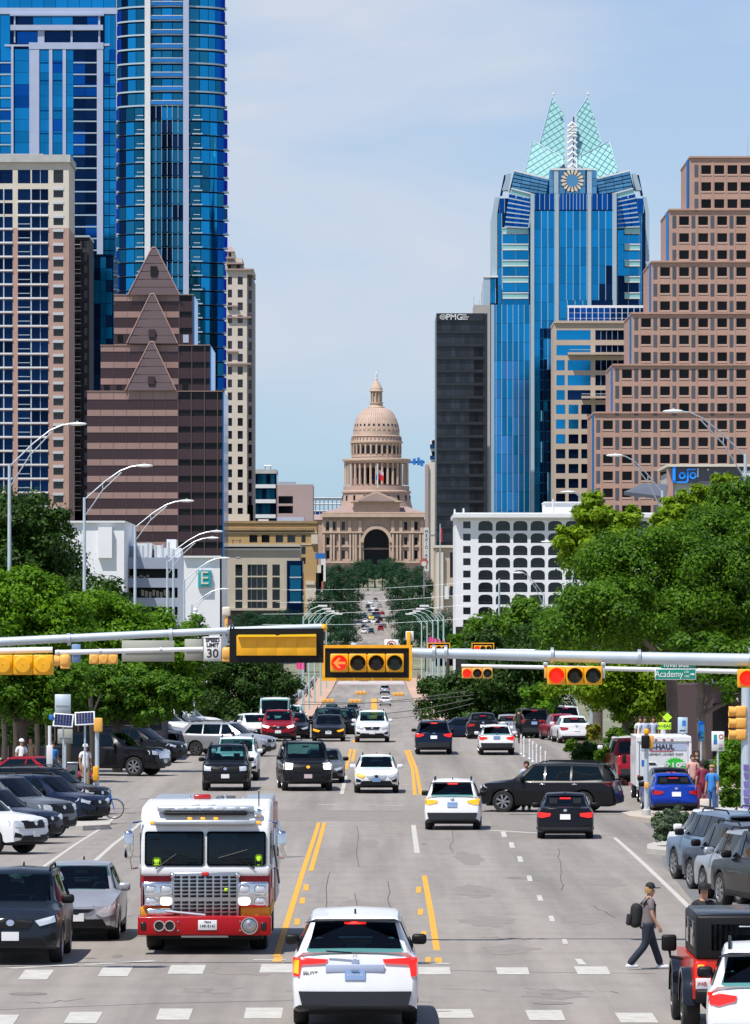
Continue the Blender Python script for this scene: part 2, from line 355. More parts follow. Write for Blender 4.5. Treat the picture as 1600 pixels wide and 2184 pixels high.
for x, y in ((1075, 1780), (1092, 1803), (1110, 1833), (1130, 1874), (1152, 1916), (1177, 1960), (1205, 2008)): patchq('lane_dash', [(x-4, y+6), (x+7, y+6), (x+3, y-6), (x-7, y-6)])
patchq('lane_dash', [(1235, 2058), (1252, 2058), (1240, 2046), (1226, 2046)])
stripe('edge_line', [(1311, 1787), (1345, 1817), (1400, 1868), (1455, 1921), (1492, 1958)], .13)
stripe('edge_line', [(247, 1741), (160, 1802), (80, 1858), (20, 1900)], .11); stripe('edge_line', [(304, 1750), (240, 1803), (190, 1848)], .13)
stripe('stop_line', [(1045, 1771), (1160, 1778)], .35); stripe('stop_line', [(680, 1717), (720, 1716)], .4); stripe('stop_line', [(776, 1717), (862, 1719)], .3)
stripe('stop_line', [(20, 2066), (160, 2058)], .3); stripe('stop_line', [(178, 2058), (330, 2050)], .3); stripe('stop_line', [(540, 2048), (610, 2048)], .3); stripe('stop_line', [(892, 2054), (960, 2056)], .3)
for x0, x1, y0, y1, s in ((38, 100, 2069, 2090, 16), (208, 272, 2062, 2083, 13), (357, 432, 2059, 2078, 8), (553, 626, 2057, 2075, 5), (893, 962, 2063, 2079, -3), (1062, 1130, 2064, 2079, -5), (1233, 1303, 2062, 2079, -9),
                          (-60, 28, 2165, 2186, 14), (135, 205, 2159, 2183, 15), (332, 403, 2152, 2176, 9), (520, 600, 2150, 2173, 5), (936, 1012, 2153, 2172, -8), (1130, 1207, 2155, 2177, -10), (1325, 1405, 2161, 2182, -14)):
    patchq('crosswalk_bar', [(x0, y1), (x1, y1), (x1+s, y0), (x0+s, y0)])
for a, wd in (([(-20, 2155), (150, 2148), (330, 2141), (640, 2134)], .035), ([(888, 2068), (1080, 2073), (1400, 2077)], .035), ([(888, 2137), (925, 2138)], .03), ([(120, 1738), (300, 1733)], .05), ([(1080, 1873), (1160, 1880)], .02),
              ([(762, 1762), (765, 1785), (760, 1820), (766, 1850)], .015), ([(756, 1905), (762, 1930), (757, 1945)], .015), ([(930, 1908), (1090, 1912)], .015), ([(620, 1730), (860, 1731)], .04), ([(200, 1790), (290, 1792)], .02)): stripe('road_joint', a, wd, 'crack', .0045)
# long joints and worn tracks of the far road
for x0, x1, y0, y1 in ((702, 735, 1492, 1508), (738, 778, 1492, 1510)):
    Da = lambda py: next(d for d in range(600, 1300, 4) if HY-(gz(d)-CZ)*F/d < py)
    a, b = Da(y1), Da(y0); obj('road_patch', sheet(MB(), X(x0, 800), X(x1, 800), a, b, .02), MAT['patch'], road)
obj('yellow_line', sheet(MB(), [(600, -.55), (1150, -.6)], [(600, .35), (1150, .15)], 640, 900, .02), MAT['paint_yellow'], road)
obj('crosswalk_band', sheet(MB(), -7.6, 6, 1085, 1145, .02), mat('pale_pink', (.52, .42, .44), .85, var=.1, sc_=.4), road)
for i in range(5): obj('crosswalk_bar', sheet(MB(), -6.6+i*2.6, -5+i*2.6, 1095, 1135, .04), MAT['paint_white'], road)
# bridge parapets
for xs, nm in ((-12.7, 'left'), (11.6, 'right')):
    t = thing('bridge_parapet', 'pale concrete parapet along the '+nm+' side of the distant bridge', 'parapet', (0, 0, 0))
    obj('base_wall', slab(MB(), xs-.2, xs+.2, 640, 1150, .7), MAT['kerb'], t)
    obj('rail', slab(MB(), xs-.12, xs+.12, 640, 1150, 1.15, -1.02), MAT['galv'], t)
    for i in range(24):
        d = 645+i*21.8; obj('post', MB().box(xs-.08, xs+.08, d-.1, d+.1, gz(d)+.7, gz(d)+1.1), MAT['galv'], t)
t = thing('retaining_wall', 'tan retaining wall at the right of the road where it dips to the bridge', 'wall', (0, 0, 0))
obj('wall', slab(MB(), 7.4, 8.2, 330, 560, 1.1), MAT['pavers'], t); obj('coping', slab(MB(), 7.3, 8.3, 330, 560, 1.25, -1.1), MAT['sidewalk'], t)

# repairs, covers, stains and cracks of the near road
def blotch(name, px, py, rx, ry, m, up, n=18, seed=1):
    r_ = random.Random(seed); c = G(px, py); vs = []
    for i in range(n): a = 2*math.pi*i/n; k = .72+.5*r_.random(); x, y = c.x+rx*k*math.cos(a), c.y+ry*k*math.sin(a); vs.append((x, y, gz(y)+up))
    return obj(name, MB().add([(c.x, c.y, gz(c.y)+up)]+vs, [[0, i+1, (i+1) % n+1] for i in range(n)]), MAT[m], road)
mat('stain', (.205, .186, .168), .85, var=.2, sc_=3); mat('stain_soft', (.240, .215, .190), .88, var=.10, sc_=2)
for i, (px, py, rx, ry) in enumerate(((1010, 1900, .5, 3.2), (1040, 1965, .6, 2.2), (1085, 2025, .55, 1.6), (1290, 1880, .5, 3), (1000, 1830, .45, 5), (780, 1800, .4, 4), (760, 1930, .4, 2.5), (1180, 2120, .6, 1.2), (450, 2110, .5, 1.2), (520, 2070, .6, 1.5), (240, 1920, .4, 2.4), (1240, 1960, .5, 2), (960, 1730, .5, 6))): blotch('tyre_stain', px, py, rx, ry, 'stain_soft', .0032, 22, i)
for i, (px, py, rx, ry) in enumerate(((1092, 2028, .13, .5), (1020, 1902, .10, .7), (445, 2112, .12, .4), (1170, 2122, .12, .4), (905, 1800, .1, .8), (250, 2040, .1, .4))): blotch('oil_stain', px, py, rx, ry, 'stain', .0038, 14, i+30)
for px, py in ((1110, 1872), (700, 1745), (560, 1735), (1180, 2140), (60, 2120)): g = G(px, py); obj('manhole_cover', MB().lathe([(.001, gz(g.y)+.0052), (.33, gz(g.y)+.0052)], 22, (g.x, g.y)), MAT['stain'], road)
patchq('road_patch', [(395, 1749), (905, 1752), (912, 1729), (430, 1727)], 'stain_soft', .003); patchq('road_patch', [(1050, 1770), (1180, 1774), (1170, 1752), (1048, 1749)], 'stain_soft', .003)
r_ = random.Random(3)
for px, py, dx, dy, k in ((830, 1880, 4, 110, 9), (1190, 1810, 10, 90, 9), (700, 1860, -8, 90, 8), (1010, 2000, 160, 6, 10), (640, 1985, 120, -4, 8), (220, 1960, 110, -10, 9), (1120, 2110, 200, 8, 12), (930, 2110, 130, 4, 8), (700, 2110, -90, 6, 8), (60, 2140, 120, -8, 9), (960, 1760, 6, 60, 7), (1260, 1930, 60, 30, 8)):
    stripe('crack', [(px+dx*i/k+(r_.random()-.5)*(9 if abs(dy) > abs(dx) else 3), py+dy*i/k+(r_.random()-.5)*(2 if abs(dy) > abs(dx) else 5)) for i in range(k+1)], .016, 'crack', .0044)
# ================================================================== buildings
def gw(wall, root, D, xs, ys, hole, rec=.35, wname='window', arch=0, y0=None, deep=None):
    """a front pierced by openings, each with its reveal and a pane of its own"""
    y = D if y0 is None else y0
    wx = [X(p, D) for p in xs]; wz = [Z(p, D) for p in ys]; n = len(xs)-1
    for j in range(len(ys)-1):
        z1, z0 = wz[j], wz[j+1]; i = 0
        while i < n:
            h = hole(i, j)
            if not h:
                k = i
                while k < n and not hole(k, j): k += 1
                wall.quad((wx[i], y, z0), (wx[k], y, z0), (wx[k], y, z1), (wx[i], y, z1)); i = k; continue
            a, b = wx[i], wx[i+1]; q = y+rec
            wall.quad((a, y, z0), (a, q, z0), (b, q, z0), (b, y, z0)); wall.quad((a, q, z1), (a, y, z1), (b, y, z1), (b, q, z1))
            wall.quad((a, y, z0), (a, y, z1), (a, q, z1), (a, q, z0)); wall.quad((b, y, z1), (b, y, z0), (b, q, z0), (b, q, z1))
            if arch:
                r = (b-a)*arch; 
                for sgn, cx_ in ((1, a), (-1, b)):
                    fan = [(cx_, y, z1)]+[(cx_+sgn*r*(1-math.cos(t)), y, z1-r*.8*(1-math.sin(t))) for t in [math.pi/2*u/4 for u in range(5)]]
                    f2 = [[0, u, u+1] if sgn < 0 else [0, u+1, u] for u in range(1, 5)]
                    wall.add(fan, f2)
                    bk = fan[1:]; wall.add(bk+[(p[0], q, p[2]) for p in bk], [[u, u+1, u+6, u+5] for u in range(4)])
            if h != 'open':
                o = obj(wname, pane(b-a, z1-z0), None, root, ((a+b)/2, q-.02, (z0+z1)/2))
                if isinstance(h, str): omat(o, MAT[h])
            i += 1
def shell(wall, px0, px1, py0, D, depth, py1=None, skip='f'):
    return wall.box(X(px0, D), X(px1, D), D, D+depth, Z(py1, D) if py1 else gz(D)-3, Z(py0, D), skip=skip)
def bx(D, px0, px1, py0, py1, y0, y1): return MB().box(X(px0, D), X(px1, D), D+y0, D+y1, Z(py1, D), Z(py0, D))
def cuts(*seq): return list(seq)
def rows(start, pitch, h, n):
    o = []
    for k in range(n): o += [start+k*pitch, start+k*pitch+h]
    return o
def bname(label, cat='building', nm='building'): return thing(nm, label, cat, (0, 0, 0))

# ---- tan residential tower at the left edge
def tan_tower():
    D = 1350.; t = bname('cream and salmon brick residential tower at the left edge with rows of dark windows', 'tower', 'apartment_tower')
    mat('white_blind', (.55, .58, .62), .6)
    wl = MB(); shell(wl, -60, 147, 345, D, 26, 486)
    xl = [-60, -52, -30, -22, 1, 27, 38, 65, 68, 103, 109]; hl = lambda i, j: 'glass_navy' if i in (1, 3, 4, 6, 8) and j % 2 == 1 else False
    gw(wl, t, D, xl, [345, 362, 391, 403, 427, 432.5, 456.5, 462, 486], hl)
    gw(wl, t, D, [109, 114, 135, 147], [345, 362, 390, 405, 421, 434.5, 450, 464, 480, 486], lambda i, j: i == 1 and j % 2 == 1)
    obj('cream_wall', wl, MAT['cream'], t)
    w2 = MB(); shell(w2, -60, 147, 486, D, 26)
    ys = [486]; y = 491.5
    while y < 1110: ys += [y, y+24.2]; y += 29.6
    gw(w2, t, D, xl, ys, hl)
    ys = [486]; y = 494
    while y < 1110: ys += [y, y+15.5]; y += 29.6
    gw(w2, t, D, [109, 114, 135, 147], ys, lambda i, j: i == 1 and j % 2 == 1)
    obj('brick_wall', w2, MAT['salmon'], t)
    y = 486; 
    while y < 1110:
        for a, b, zz in ((-50, 27, 'w'), (38, 103, 'w')): obj('floor_slab', bx(D, a, b, y, y+3.4, -.35, .3), MAT['white_wall'], t)
        obj('balcony_rail', bx(D, 39, 64, y-9, y-7.6, -.5, -.35), MAT['galv'], t)
        y += 29.6
    y = 403
    while y < 1100:
        obj('lintel', bx(D, 113, 136, y-3, y+2.4, -.15, .1), MAT['white_blind'], t)
        if y < 470: obj('floor_slab', bx(D, 38, 103, y+25, y+28, -.3, .3), MAT['white_wall'], t)
        y += 29.6
    for px in (66.5, 8, -34): obj('mullion', bx(D, px-1.2, px+1.2, 403, 1110, -.1, .3), MAT['galv'], t)
    for px in (86,): obj('mullion', bx(D, px-.5, px+.5, 362, 1110, .15, .32), MAT['galv'], t)
    obj('parapet', bx(D, -60, 150, 330, 346, -.8, 26), MAT['grey_conc'], t); obj('penthouse', bx(D, -60, 92, 327, 331, 1, 20), MAT['grey_conc'], t)
tan_tower()
def dark_block():
    D = 1385.; t = bname('dark brick residential block with stacked balconies behind the tan tower', 'building', 'residential_block')
    w_ = MB(); shell(w_, 140, 190, 505, D, 22)
    gw(w_, t, D, [140, 156, 171, 175, 186, 190], [505]+rows(512, 26.6, 17, 22), lambda i, j: i in (1, 3) and j % 2 == 1, rec=1.0, wname='window')
    obj('wall', w_, MAT['dark_brick'], t)
    for k in range(22):
        y = 512+k*26.6; obj('balcony_rail', bx(D, 155, 172, y+9, y+10.3, -.6, -.4), MAT['galv'], t); obj('balcony', bx(D, 154, 173, y+17, y+19, -.8, .5), MAT['grey_conc'], t)
    obj('roof_edge', bx(D, 139, 191, 502, 506, -.4, 22), MAT['galv'], t)
dark_block()
def frame_tower():
    D = 1500.; t = bname('blue glass tower framed by wide lavender bands at top left', 'tower', 'glass_tower')
    core = MB(); core.box(X(-60, D), X(246, D), D+1.2, D+6, gz(D)-3, Z(-60, D)); obj('core', core, MAT['glass_navy'], t)
    cols = [(-60, -30), (-28, 0), (1, 23), (31, 62), (85, 104), (113, 133), (142, 156), (157, 181), (182, 206), (222, 233), (234, 246)]
    for a, b in cols:
        y = 104
        while y < 850:
            if not (b < 150 and y > 330):
                m = 'glass_blue'
                if 156 <= a < 206: m = 'glass_navy' if rnd.random() < (.75 if a < 182 else .6) else 'glass_blue_deep'  # navy panes: another tower's dark reflection put into the glass colour
                elif rnd.random() < .12: m = 'glass_blue_deep'
                o = obj('window', pane(S(b-a, D), S(24.4, D)), None, t, (X((a+b)/2, D), D+1.0, Z(y+12.2, D))); omat(o, MAT[m])
            y += 25
    for a, b, y0, y1 in ((-60, 246, -60, 16), (-60, 21, 31, 104), (223, 246, 31, 104)):
        n = 12 if b-a > 100 else 4
        for i in range(n):
            o = obj('window', pane(S((b-a)/n*.97, D), S(y1-y0, D)), None, t, (X(a+(b-a)*(i+.5)/n, D), D+1.0, Z((y0+y1)/2, D))); omat(o, MAT['glass_blue'])
    for a, b, m in ((38, 70, 'glass_navy'), (70, 110, 'glass_blue'), (110, 155, 'glass_blue'), (155, 185, 'glass_navy'), (185, 214, 'glass_blue_deep')):
        o = obj('window', pane(S(b-a-1, D), S(22, D)), None, t, (X((a+b)/2, D), D+1.0, Z(44, D))); omat(o, MAT[m])
    for a, b, m in ((36, 80, 'glass_blue_deep'), (97, 150, 'glass_navy'), (156, 208, 'glass_navy')):
        o = obj('window', pane(S(b-a-1, D), S(26, D)), None, t, (X((a+b)/2, D), D+1.0, Z(79, D))); omat(o, MAT[m])
    for a, b, y0, y1, pr in ((-60, 250, 17, 30, .8), (22, 222, 29, 34, 1.4), (23, 220, 54, 65, 1.6), (62, 221, 91, 105, 1.0), (10, 64, 95, 99, .7), (221, 234, 93, 98, .7)): obj('band', bx(D, a, b, y0, y1, -pr, 1.0), MAT['lavender'], t)
    for a, b, y0, y1 in ((24, 29, 99, 340), (63, 84, 105, 340), (105, 112, 105, 340), (134, 141, 105, 340), (207, 220, 105, 545), (81, 95, 65, 91), (151, 155, 65, 91), (210, 214, 34, 91), (30, 33, 34, 91)): obj('pier', bx(D, a, b, y0, y1, -.9, 1.0), MAT['lavender'], t)
    for y in (133, 171, 235, 284):
        for a, b in ((85, 104), (113, 133)): obj('spandrel', bx(D, a, b, y-.7, y+.7, -.2, 1), MAT['glass_blue_deep'], t)
    for k in range(30):
        y = 134+k*25
        if y > 560: break
        obj('balcony', bx(D, 157, 207, y-1.3, y+1.2, -.9, 1.0), MAT['pale_blue_metal'], t)
        if y < 330: obj('balcony', bx(D, -20, 24, y-1.3, y+1.2, -.8, 1.0), MAT['pale_blue_metal'], t)
        obj('spandrel', bx(D, 221, 246, y-.6, y+.6, -.1, 1.0), MAT['glass_navy'], t)
frame_tower()
def blue_slab():
    D = 1460.; t = bname('narrow deep blue glass building between the dark block and the stepped brown tower', 'building', 'glass_building')
    obj('core', bx(D, 188, 242, 545, 1250, .2, 25), MAT['glass_navy'], t)
    for i, (a, b, m) in enumerate(((189, 201, 'glass_blue'), (201, 214, 'glass_navy'), (214, 226, 'glass_blue'), (226, 240, 'glass_navy'))):
        for k in range(14):
            o = obj('window', pane(S(b-a-.8, D), S(24.2, D)), None, t, (X((a+b)/2, D), D+.05, Z(560+k*25, D))); omat(o, MAT['glass_blue' if rnd.random() < .2 else m])
    obj('roof_edge', bx(D, 187, 243, 542, 546, -.2, 25), MAT['glass_navy'], t)
blue_slab()
def round_tower():
    D = 1750.; t = bname('tall rounded blue glass tower ringed by pale balcony slabs', 'tower', 'glass_tower')
    cxp, zt = 362., Z(-60, D)
    def ring(hw, y0, y1, dep=.62):
        a = S(hw, D); return MB().lathe([(a*.9, Z(y1, D)), (a, Z(y1, D)), (a, Z(y0, D)), (a*.9, Z(y0, D))], 40, (X(cxp, D), D+a*dep), sy=dep, a0=math.pi, a1=2*math.pi)
    a = S(117, D); obj('core', MB().lathe([(a*.985, gz(D)-3), (a*.985, zt)], 48, (X(cxp, D), D+a*.62+.6), sy=.62), MAT['glass_navy'], t, smooth=40)
    px = [247, 258, 272, 290, 309, 345, 368, 391, 403, 425, 443, 458, 470, 478]
    ang = [math.pi+math.acos(max(-1, min(1, (cxp-p)/115.6))) for p in px]
    cm = {0: 'glass_blue_deep', 1: 'glass_navy', 2: 'glass_blue', 3: 'glass_teal', 4: 'glass_teal', 5: 'glass_blue', 6: 'glass_teal', 7: 'glass_blue', 8: 'glass_teal', 9: 'glass_blue', 10: 'glass_blue', 11: 'glass_blue_deep', 12: 'glass_blue_deep'}
    fl = [];  y = -16.
    while y < 930: fl.append(y); y += 30.2
    pm = {}
    for up in (0, 1):
        hw = 116.5 if up else 121.5; a = S(hw, D)
        for i in range(13):
            if i in (7,): continue
            pm[up, i] = MB().lathe([(a, 0), (a, S(26.5, D))], 3, (0, 0), sy=.62, a0=ang[i]+.006, a1=ang[i+1]-.006).mesh('pane', 40, [MAT['glass_blue']])
    for k, y in enumerate(fl):
        up = 1 if y < 215 else 0; hw = 116.5 if up else 121.5; a = S(hw, D)
        for i in range(13):
            if (up, i) in pm and y < 820:
                o = obj('window', pm[up, i], None, t, (X(cxp, D), D+S(117, D)*.62, Z(y+30.2, D)))
                mk = cm[i]
                if i in (4, 5, 6) and not up and rnd.random() < .14: mk = 'glass_navy'
                if rnd.random() < .12: mk = 'glass_teal'
                omat(o, MAT[mk])
        s_ = ring(hw+(3 if not up else 1.5), y+27, y+30.4); o = obj('floor_slab', s_, MAT['pale_blue_metal'], t, smooth=30)
        yb = y+19
        fr = lambda p: D+S(117, D)*.62*(1-math.sqrt(max(0, 1-((p-cxp)/122.)**2)))
        if up:
            obj('balcony', bx(D, 322, 390, yb+1, yb+8, -.4, .2), MAT['glass_sky'], t); obj('balcony_rail', bx(D, 322, 390, yb-.6, yb+.6, -.8, -.4), MAT['white_trim'], t)
        else:
            for p in (300, 421):
                q = fr(p)-D; obj('balcony', bx(D, p-11, p+11, y+28, y+30.5, q-1.6, q+2.5), MAT['pale_blue_metal'], t); obj('balcony_rail', bx(D, p-8, p+6, y+20, y+21, q-1.6, q-1.4), MAT['white_trim'], t)
        for p in (480.5,): obj('balcony_rail', bx(D, p-2.2, p+2.2, y+24.5, y+30.4, S(117, D)*.5, S(117, D)*.5+2), MAT['galv'], t)
    for a, b, m in ((309, 321, 'white_trim'), (391, 403, 'lavender')): obj('pier', bx(D, a, b, -60, 900, -1.3, 3), MAT[m], t)
    for y in fl:
        if y > 215:
            for p in (333, 345, 357, 368, 380): obj('mullion', bx(D, p-.45, p+.45, y, y+27, -.95, .1), MAT['pale_blue_metal'], t) if p not in (345, 368) or y % 2 < 3 else None
round_tower()
def stepped_brown():
    D = 1300.; t = bname('brown stepped office tower with three stacked triangular gables', 'tower', 'office_tower')
    tiers = [(186, 475, 835, 1190, 0, 40), (213, 447, 735, 835, 4, 34), (240, 410, 625, 735, 8, 26)]
    gi = 0
    for a, b, y0, y1, off, dep in tiers:
        y = y0; k = 0
        sp = 380
        while y < y1-1:
            h = 17 if (k == 0 and y0 == 835) else 13 if k % 2 == 0 else 22.2
            e = min(y+h, y1)
            st = k % 2 == 0
            obj('stone_band' if st else 'glass_band', bx(D, a, sp, y, e, off+(-.12 if st else 0), off+dep), MAT['brown_stone' if st else 'brown_glass'], t)
            if st:
                for q0 in range(sp, b, 28): obj('window', bx(D, q0+.8, min(q0+27, b), y, e, off+.4, off+.5), MAT['window_black'], t)
                obj('stone_band', bx(D, sp, b, y, e, off+.5, off+dep), MAT['brown_stone'], t)
            else: obj('glass_band', bx(D, sp, b, y, e, off+.05, off+dep), MAT['brown_glass'], t)
            y = e; k += 1
        for q0 in list(range(sp, b+1, 28)): obj('pier', bx(D, q0-.8, q0+.8, y0, y1, off-.15, off+.6), MAT['brown_dark'], t)
        for q0 in range(a+28, sp-5, 28): obj('joint', bx(D, q0-.35, q0+.35, y0, y1, off-.15, off+.1), MAT['brown_dark'], t)
        obj('coping', bx(D, a-1, b+1, y0-1.6, y0, off-.3, off+dep), MAT['brown_stone'], t)
        obj('side_glass', MB().box(X(b, D)+.02, X(b, D)+.3, D+off, D+off+dep-1, Z(y1, D), Z(y0+2, D)), MAT['glass_sky'], t)
    for apx, ay, bl, br, by, off in ((325, 522, 270, 381, 625, 7), (323, 624, 269, 378, 731, 3), (323, 729, 268, 376, 833, -1)):
        f = D+off
        mb = MB(); A0 = (X(apx-4, D), f+S(22, D), Z(ay, D)); A1 = (X(apx+4, D), f+S(22, D), Z(ay, D)); n = 6
        for i in range(n):
            u0, u1 = i/n, (i+1)/n; w0, w1 = u0, u1
            def pt(u, s):
                e = (X(bl if s < 0 else br, D), f, Z(by, D)); q = A0 if s < 0 else A1
                return tuple(q[c]+(e[c]-q[c])*u for c in range(3))
            g = .012
            obj('gable_panel', MB().add([pt(u0+g, -1), pt(u0+g, 1), pt(u1, 1), pt(u1, -1)], [[0, 1, 2, 3][::-1]]).add([tuple(v[c]+(1.2 if c == 1 else 0) for c in range(3)) for v in (pt(u0, -1), pt(u0, 1), pt(u1, 1), pt(u1, -1))], [[0, 1, 2, 3]]), MAT['brown_dark'], t)
        e = MB()
        for s, q in ((-1, A0), (1, A1)): e.tube([q, (X(bl if s < 0 else br, D), f-.1, Z(by, D))], .17, 5)
        e.tube([A0, A1], .2, 5); obj('gable_rib', e, MAT['brown_stone'], t)
        bk = MB(); b0 = Z(by, D); bk.add([(X(bl, D), f+.3, b0), (X(br, D), f+.3, b0), A1, A0, (X(bl, D), f+26, b0), (X(br, D), f+26, b0)], [[0, 3, 4], [1, 5, 2], [3, 2, 5, 4]]); obj('gable_side', bk, MAT['brown_dark'], t)
        yy = ay+50 if ay < 600 else by-22; q = (yy-ay)/(by-ay)
        obj('gable_window', bx(D, apx-7, apx+7, yy-(9 if ay < 600 else 8), yy+(11 if ay < 600 else 9), off+S(22, D)*(1-q)-.7, off+S(22, D)*(1-q)+1.5), MAT['window_black' if ay < 600 else 'brown_glass'], t)
    for px, py, off in ((253, 719, 8), (394, 719, 8), (226, 824, 4), (253, 824, 4), (394, 824, 4)):
        obj('opening', bx(D, px-6, px+6, py-9, py+8, off-.1, off+.3), MAT['lavender' if (px, py) == (394, 719) else 'window_black'], t)
stepped_brown()
def cream_tower():
    D = 1700.; t = bname('cream stone tower with small square windows and a stepped top', 'tower', 'stone_tower')
    w_ = MB(); shell(w_, 483, 527, 585, D, 40); gw(w_, t, D, [483, 486, 495, 507, 518, 527], [585]+rows(590, 27.4, 17, 19), lambda i, j: i in (1, 3) and j % 2 == 1)
    obj('wall', w_, MAT['cream_stone'], t)
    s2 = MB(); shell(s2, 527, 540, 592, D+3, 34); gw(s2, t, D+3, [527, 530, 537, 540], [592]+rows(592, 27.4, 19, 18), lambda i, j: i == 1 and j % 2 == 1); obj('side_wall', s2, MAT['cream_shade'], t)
    for a, b, y0, y1, o in ((483, 541, 573, 585, 0), (480, 518, 560, 574, 3), (483, 516, 549, 560, 3), (484, 499, 534, 550, 6)): obj('upper_stage', bx(D, a, b, y0, y1, o, 30), MAT['cream_stone'], t)
    obj('roof', MB().add([(X(482, D), D+5, Z(534, D)), (X(500, D), D+5, Z(534, D)), (X(500, D), D+12, Z(534, D)), (X(482, D), D+12, Z(534, D)), (X(491, D), D+8, Z(519, D))], [[0, 1, 4], [1, 2, 4], [2, 3, 4], [3, 0, 4]]), MAT['granite_roof'], t)
    for a, b, y in ((483, 541, 573), (483, 520, 560), (482, 500, 548), (484, 536, 675), (484, 536, 774), (484, 508, 651), (484, 508, 748)): obj('cornice', bx(D, a, b, y, y+3.5, -1, 5), MAT['granite_roof'], t)
    for px, py in ((490, 541), (489, 567), (508, 567)): obj('window', bx(D, px-3, px+3, py-4, py+5, 2.9, 3.2), MAT['window_black'], t)
cream_tower()
def small_offices():
    D = 1900.; t = bname('small teal glass office building with white floor bands beside the cream tower', 'building', 'office_building')
    obj('core', bx(D, 530, 588, 1004, 1330, .6, 28), MAT['glass_navy'], t)
    for k in range(4):
        y = 1011+k*32
        for i, p in enumerate(range(541, 586, 9)):
            o = obj('window', pane(S(8.5, D), S(22, D)), None, t, (X(p+4.5, D), D+.4, Z(y+12, D))); omat(o, MAT['glass_navy' if (i+k) % 3 == 0 else 'glass_teal'])
        obj('floor_band', bx(D, 530, 588, y+22, y+30, -.3, .7), MAT['white_trim'], t)
    obj('parapet', bx(D, 530, 590, 1001, 1010, -.4, 28), MAT['grey_conc'], t); obj('side_wall', bx(D, 586, 590, 1008, 1330, 0, 28), MAT['glass_navy'], t)
    f = MB()
    for p in (566, 577): f.tube([P(p, 1001, D+4), P(p, 993, D+4)], .3, 5)
    f.tube([P(563, 994, D+4), P(578, 994, D+4)], .35, 5); obj('roof_frame', f, MAT['steel'], t)
    D = 2100.; t = bname('plain pinkish block with a dark loading recess behind the ochre building', 'building', 'plain_block')
    w_ = MB(); shell(w_, 588, 632, 1034, D, 40); gw(w_, t, D, [588, 594, 625, 632], [1034, 1058, 1074, 1079, 1095, 1130], lambda i, j: i == 1 and j in (1, 3), rec=2.5); obj('wall', w_, MAT['pink_wall'], t)
    obj('wing', MB().add([(X(632, D), D-8, gz(D)), (X(668, D), D-8, gz(D)), (X(668, D), D+30, gz(D)), (X(632, D), D+30, gz(D)), (X(632, D), D-8, Z(1034, D)), (X(668, D), D-8, Z(1034, D)), (X(668, D), D+30, Z(1034, D)), (X(632, D), D+30, Z(1034, D))], [[0, 1, 5, 4], [1, 2, 6, 5], [3, 0, 4, 7], [4, 5, 6, 7]]), MAT['pink_wall'], t)
    for p in (600, 612, 625): obj('roof_unit', bx(D, p-6, p+6, 1027, 1035, 3, 8), MAT['steel'], t)
small_offices()
def ochre_block():
    D = 1650.; t = bname('ochre brick building with a dark cornice left of the domed capitol', 'building', 'brick_building')
    w_ = MB(); shell(w_, 483, 676, 1112, D, 40)
    gw(w_, t, D, [483, 532, 549, 558, 575, 588, 604, 613, 630, 643, 652, 676], [1112, 1141, 1157, 1166, 1182, 1189, 1203, 1320], lambda i, j: (i % 2 == 1 and j == 1) or (i == 9 and j in (3, 5)), rec=.5); obj('wall', w_, MAT['ochre'], t)
    obj('cornice', bx(D, 483, 669, 1126, 1131, -.8, .3), MAT['ochre_dark'], t)
    for p in range(487, 668, 5): obj('bracket', bx(D, p-1, p+1, 1130.5, 1134, -.6, .2), MAT['ochre_dark'], t)
    obj('parapet', bx(D, 482, 677, 1111, 1116, -.4, 40), MAT['ochre_dark'], t); obj('frieze', bx(D, 545, 660, 1116, 1121, -.15, .2), MAT['ochre_dark'], t)
    for y, hh in ((1135, 2), (1160, 2)): obj('string_course', bx(D, 483, 676, y, y+hh, -.2, .2), MAT['cream'], t)
    obj('corner_pier', bx(D, 652, 674, 1245, 1320, -.6, 2), MAT['cream_stone'], t); obj('bracket', bx(D, 664, 678, 1140, 1160, -1, 1), MAT['cream_stone'], t); obj('bracket', bx(D, 652, 672, 1240, 1247, -1, 1), MAT['cream_stone'], t)
    obj('penthouse', bx(D, 485, 531, 1096, 1112, 3, 14), MAT['cream'], t); obj('roof_unit', bx(D, 550, 572, 1107, 1112, 4, 9), MAT['white_trim'], t); obj('annex', bx(D, 590, 648, 1101, 1113, 12, 30), MAT['lavender'], t)
ochre_block()
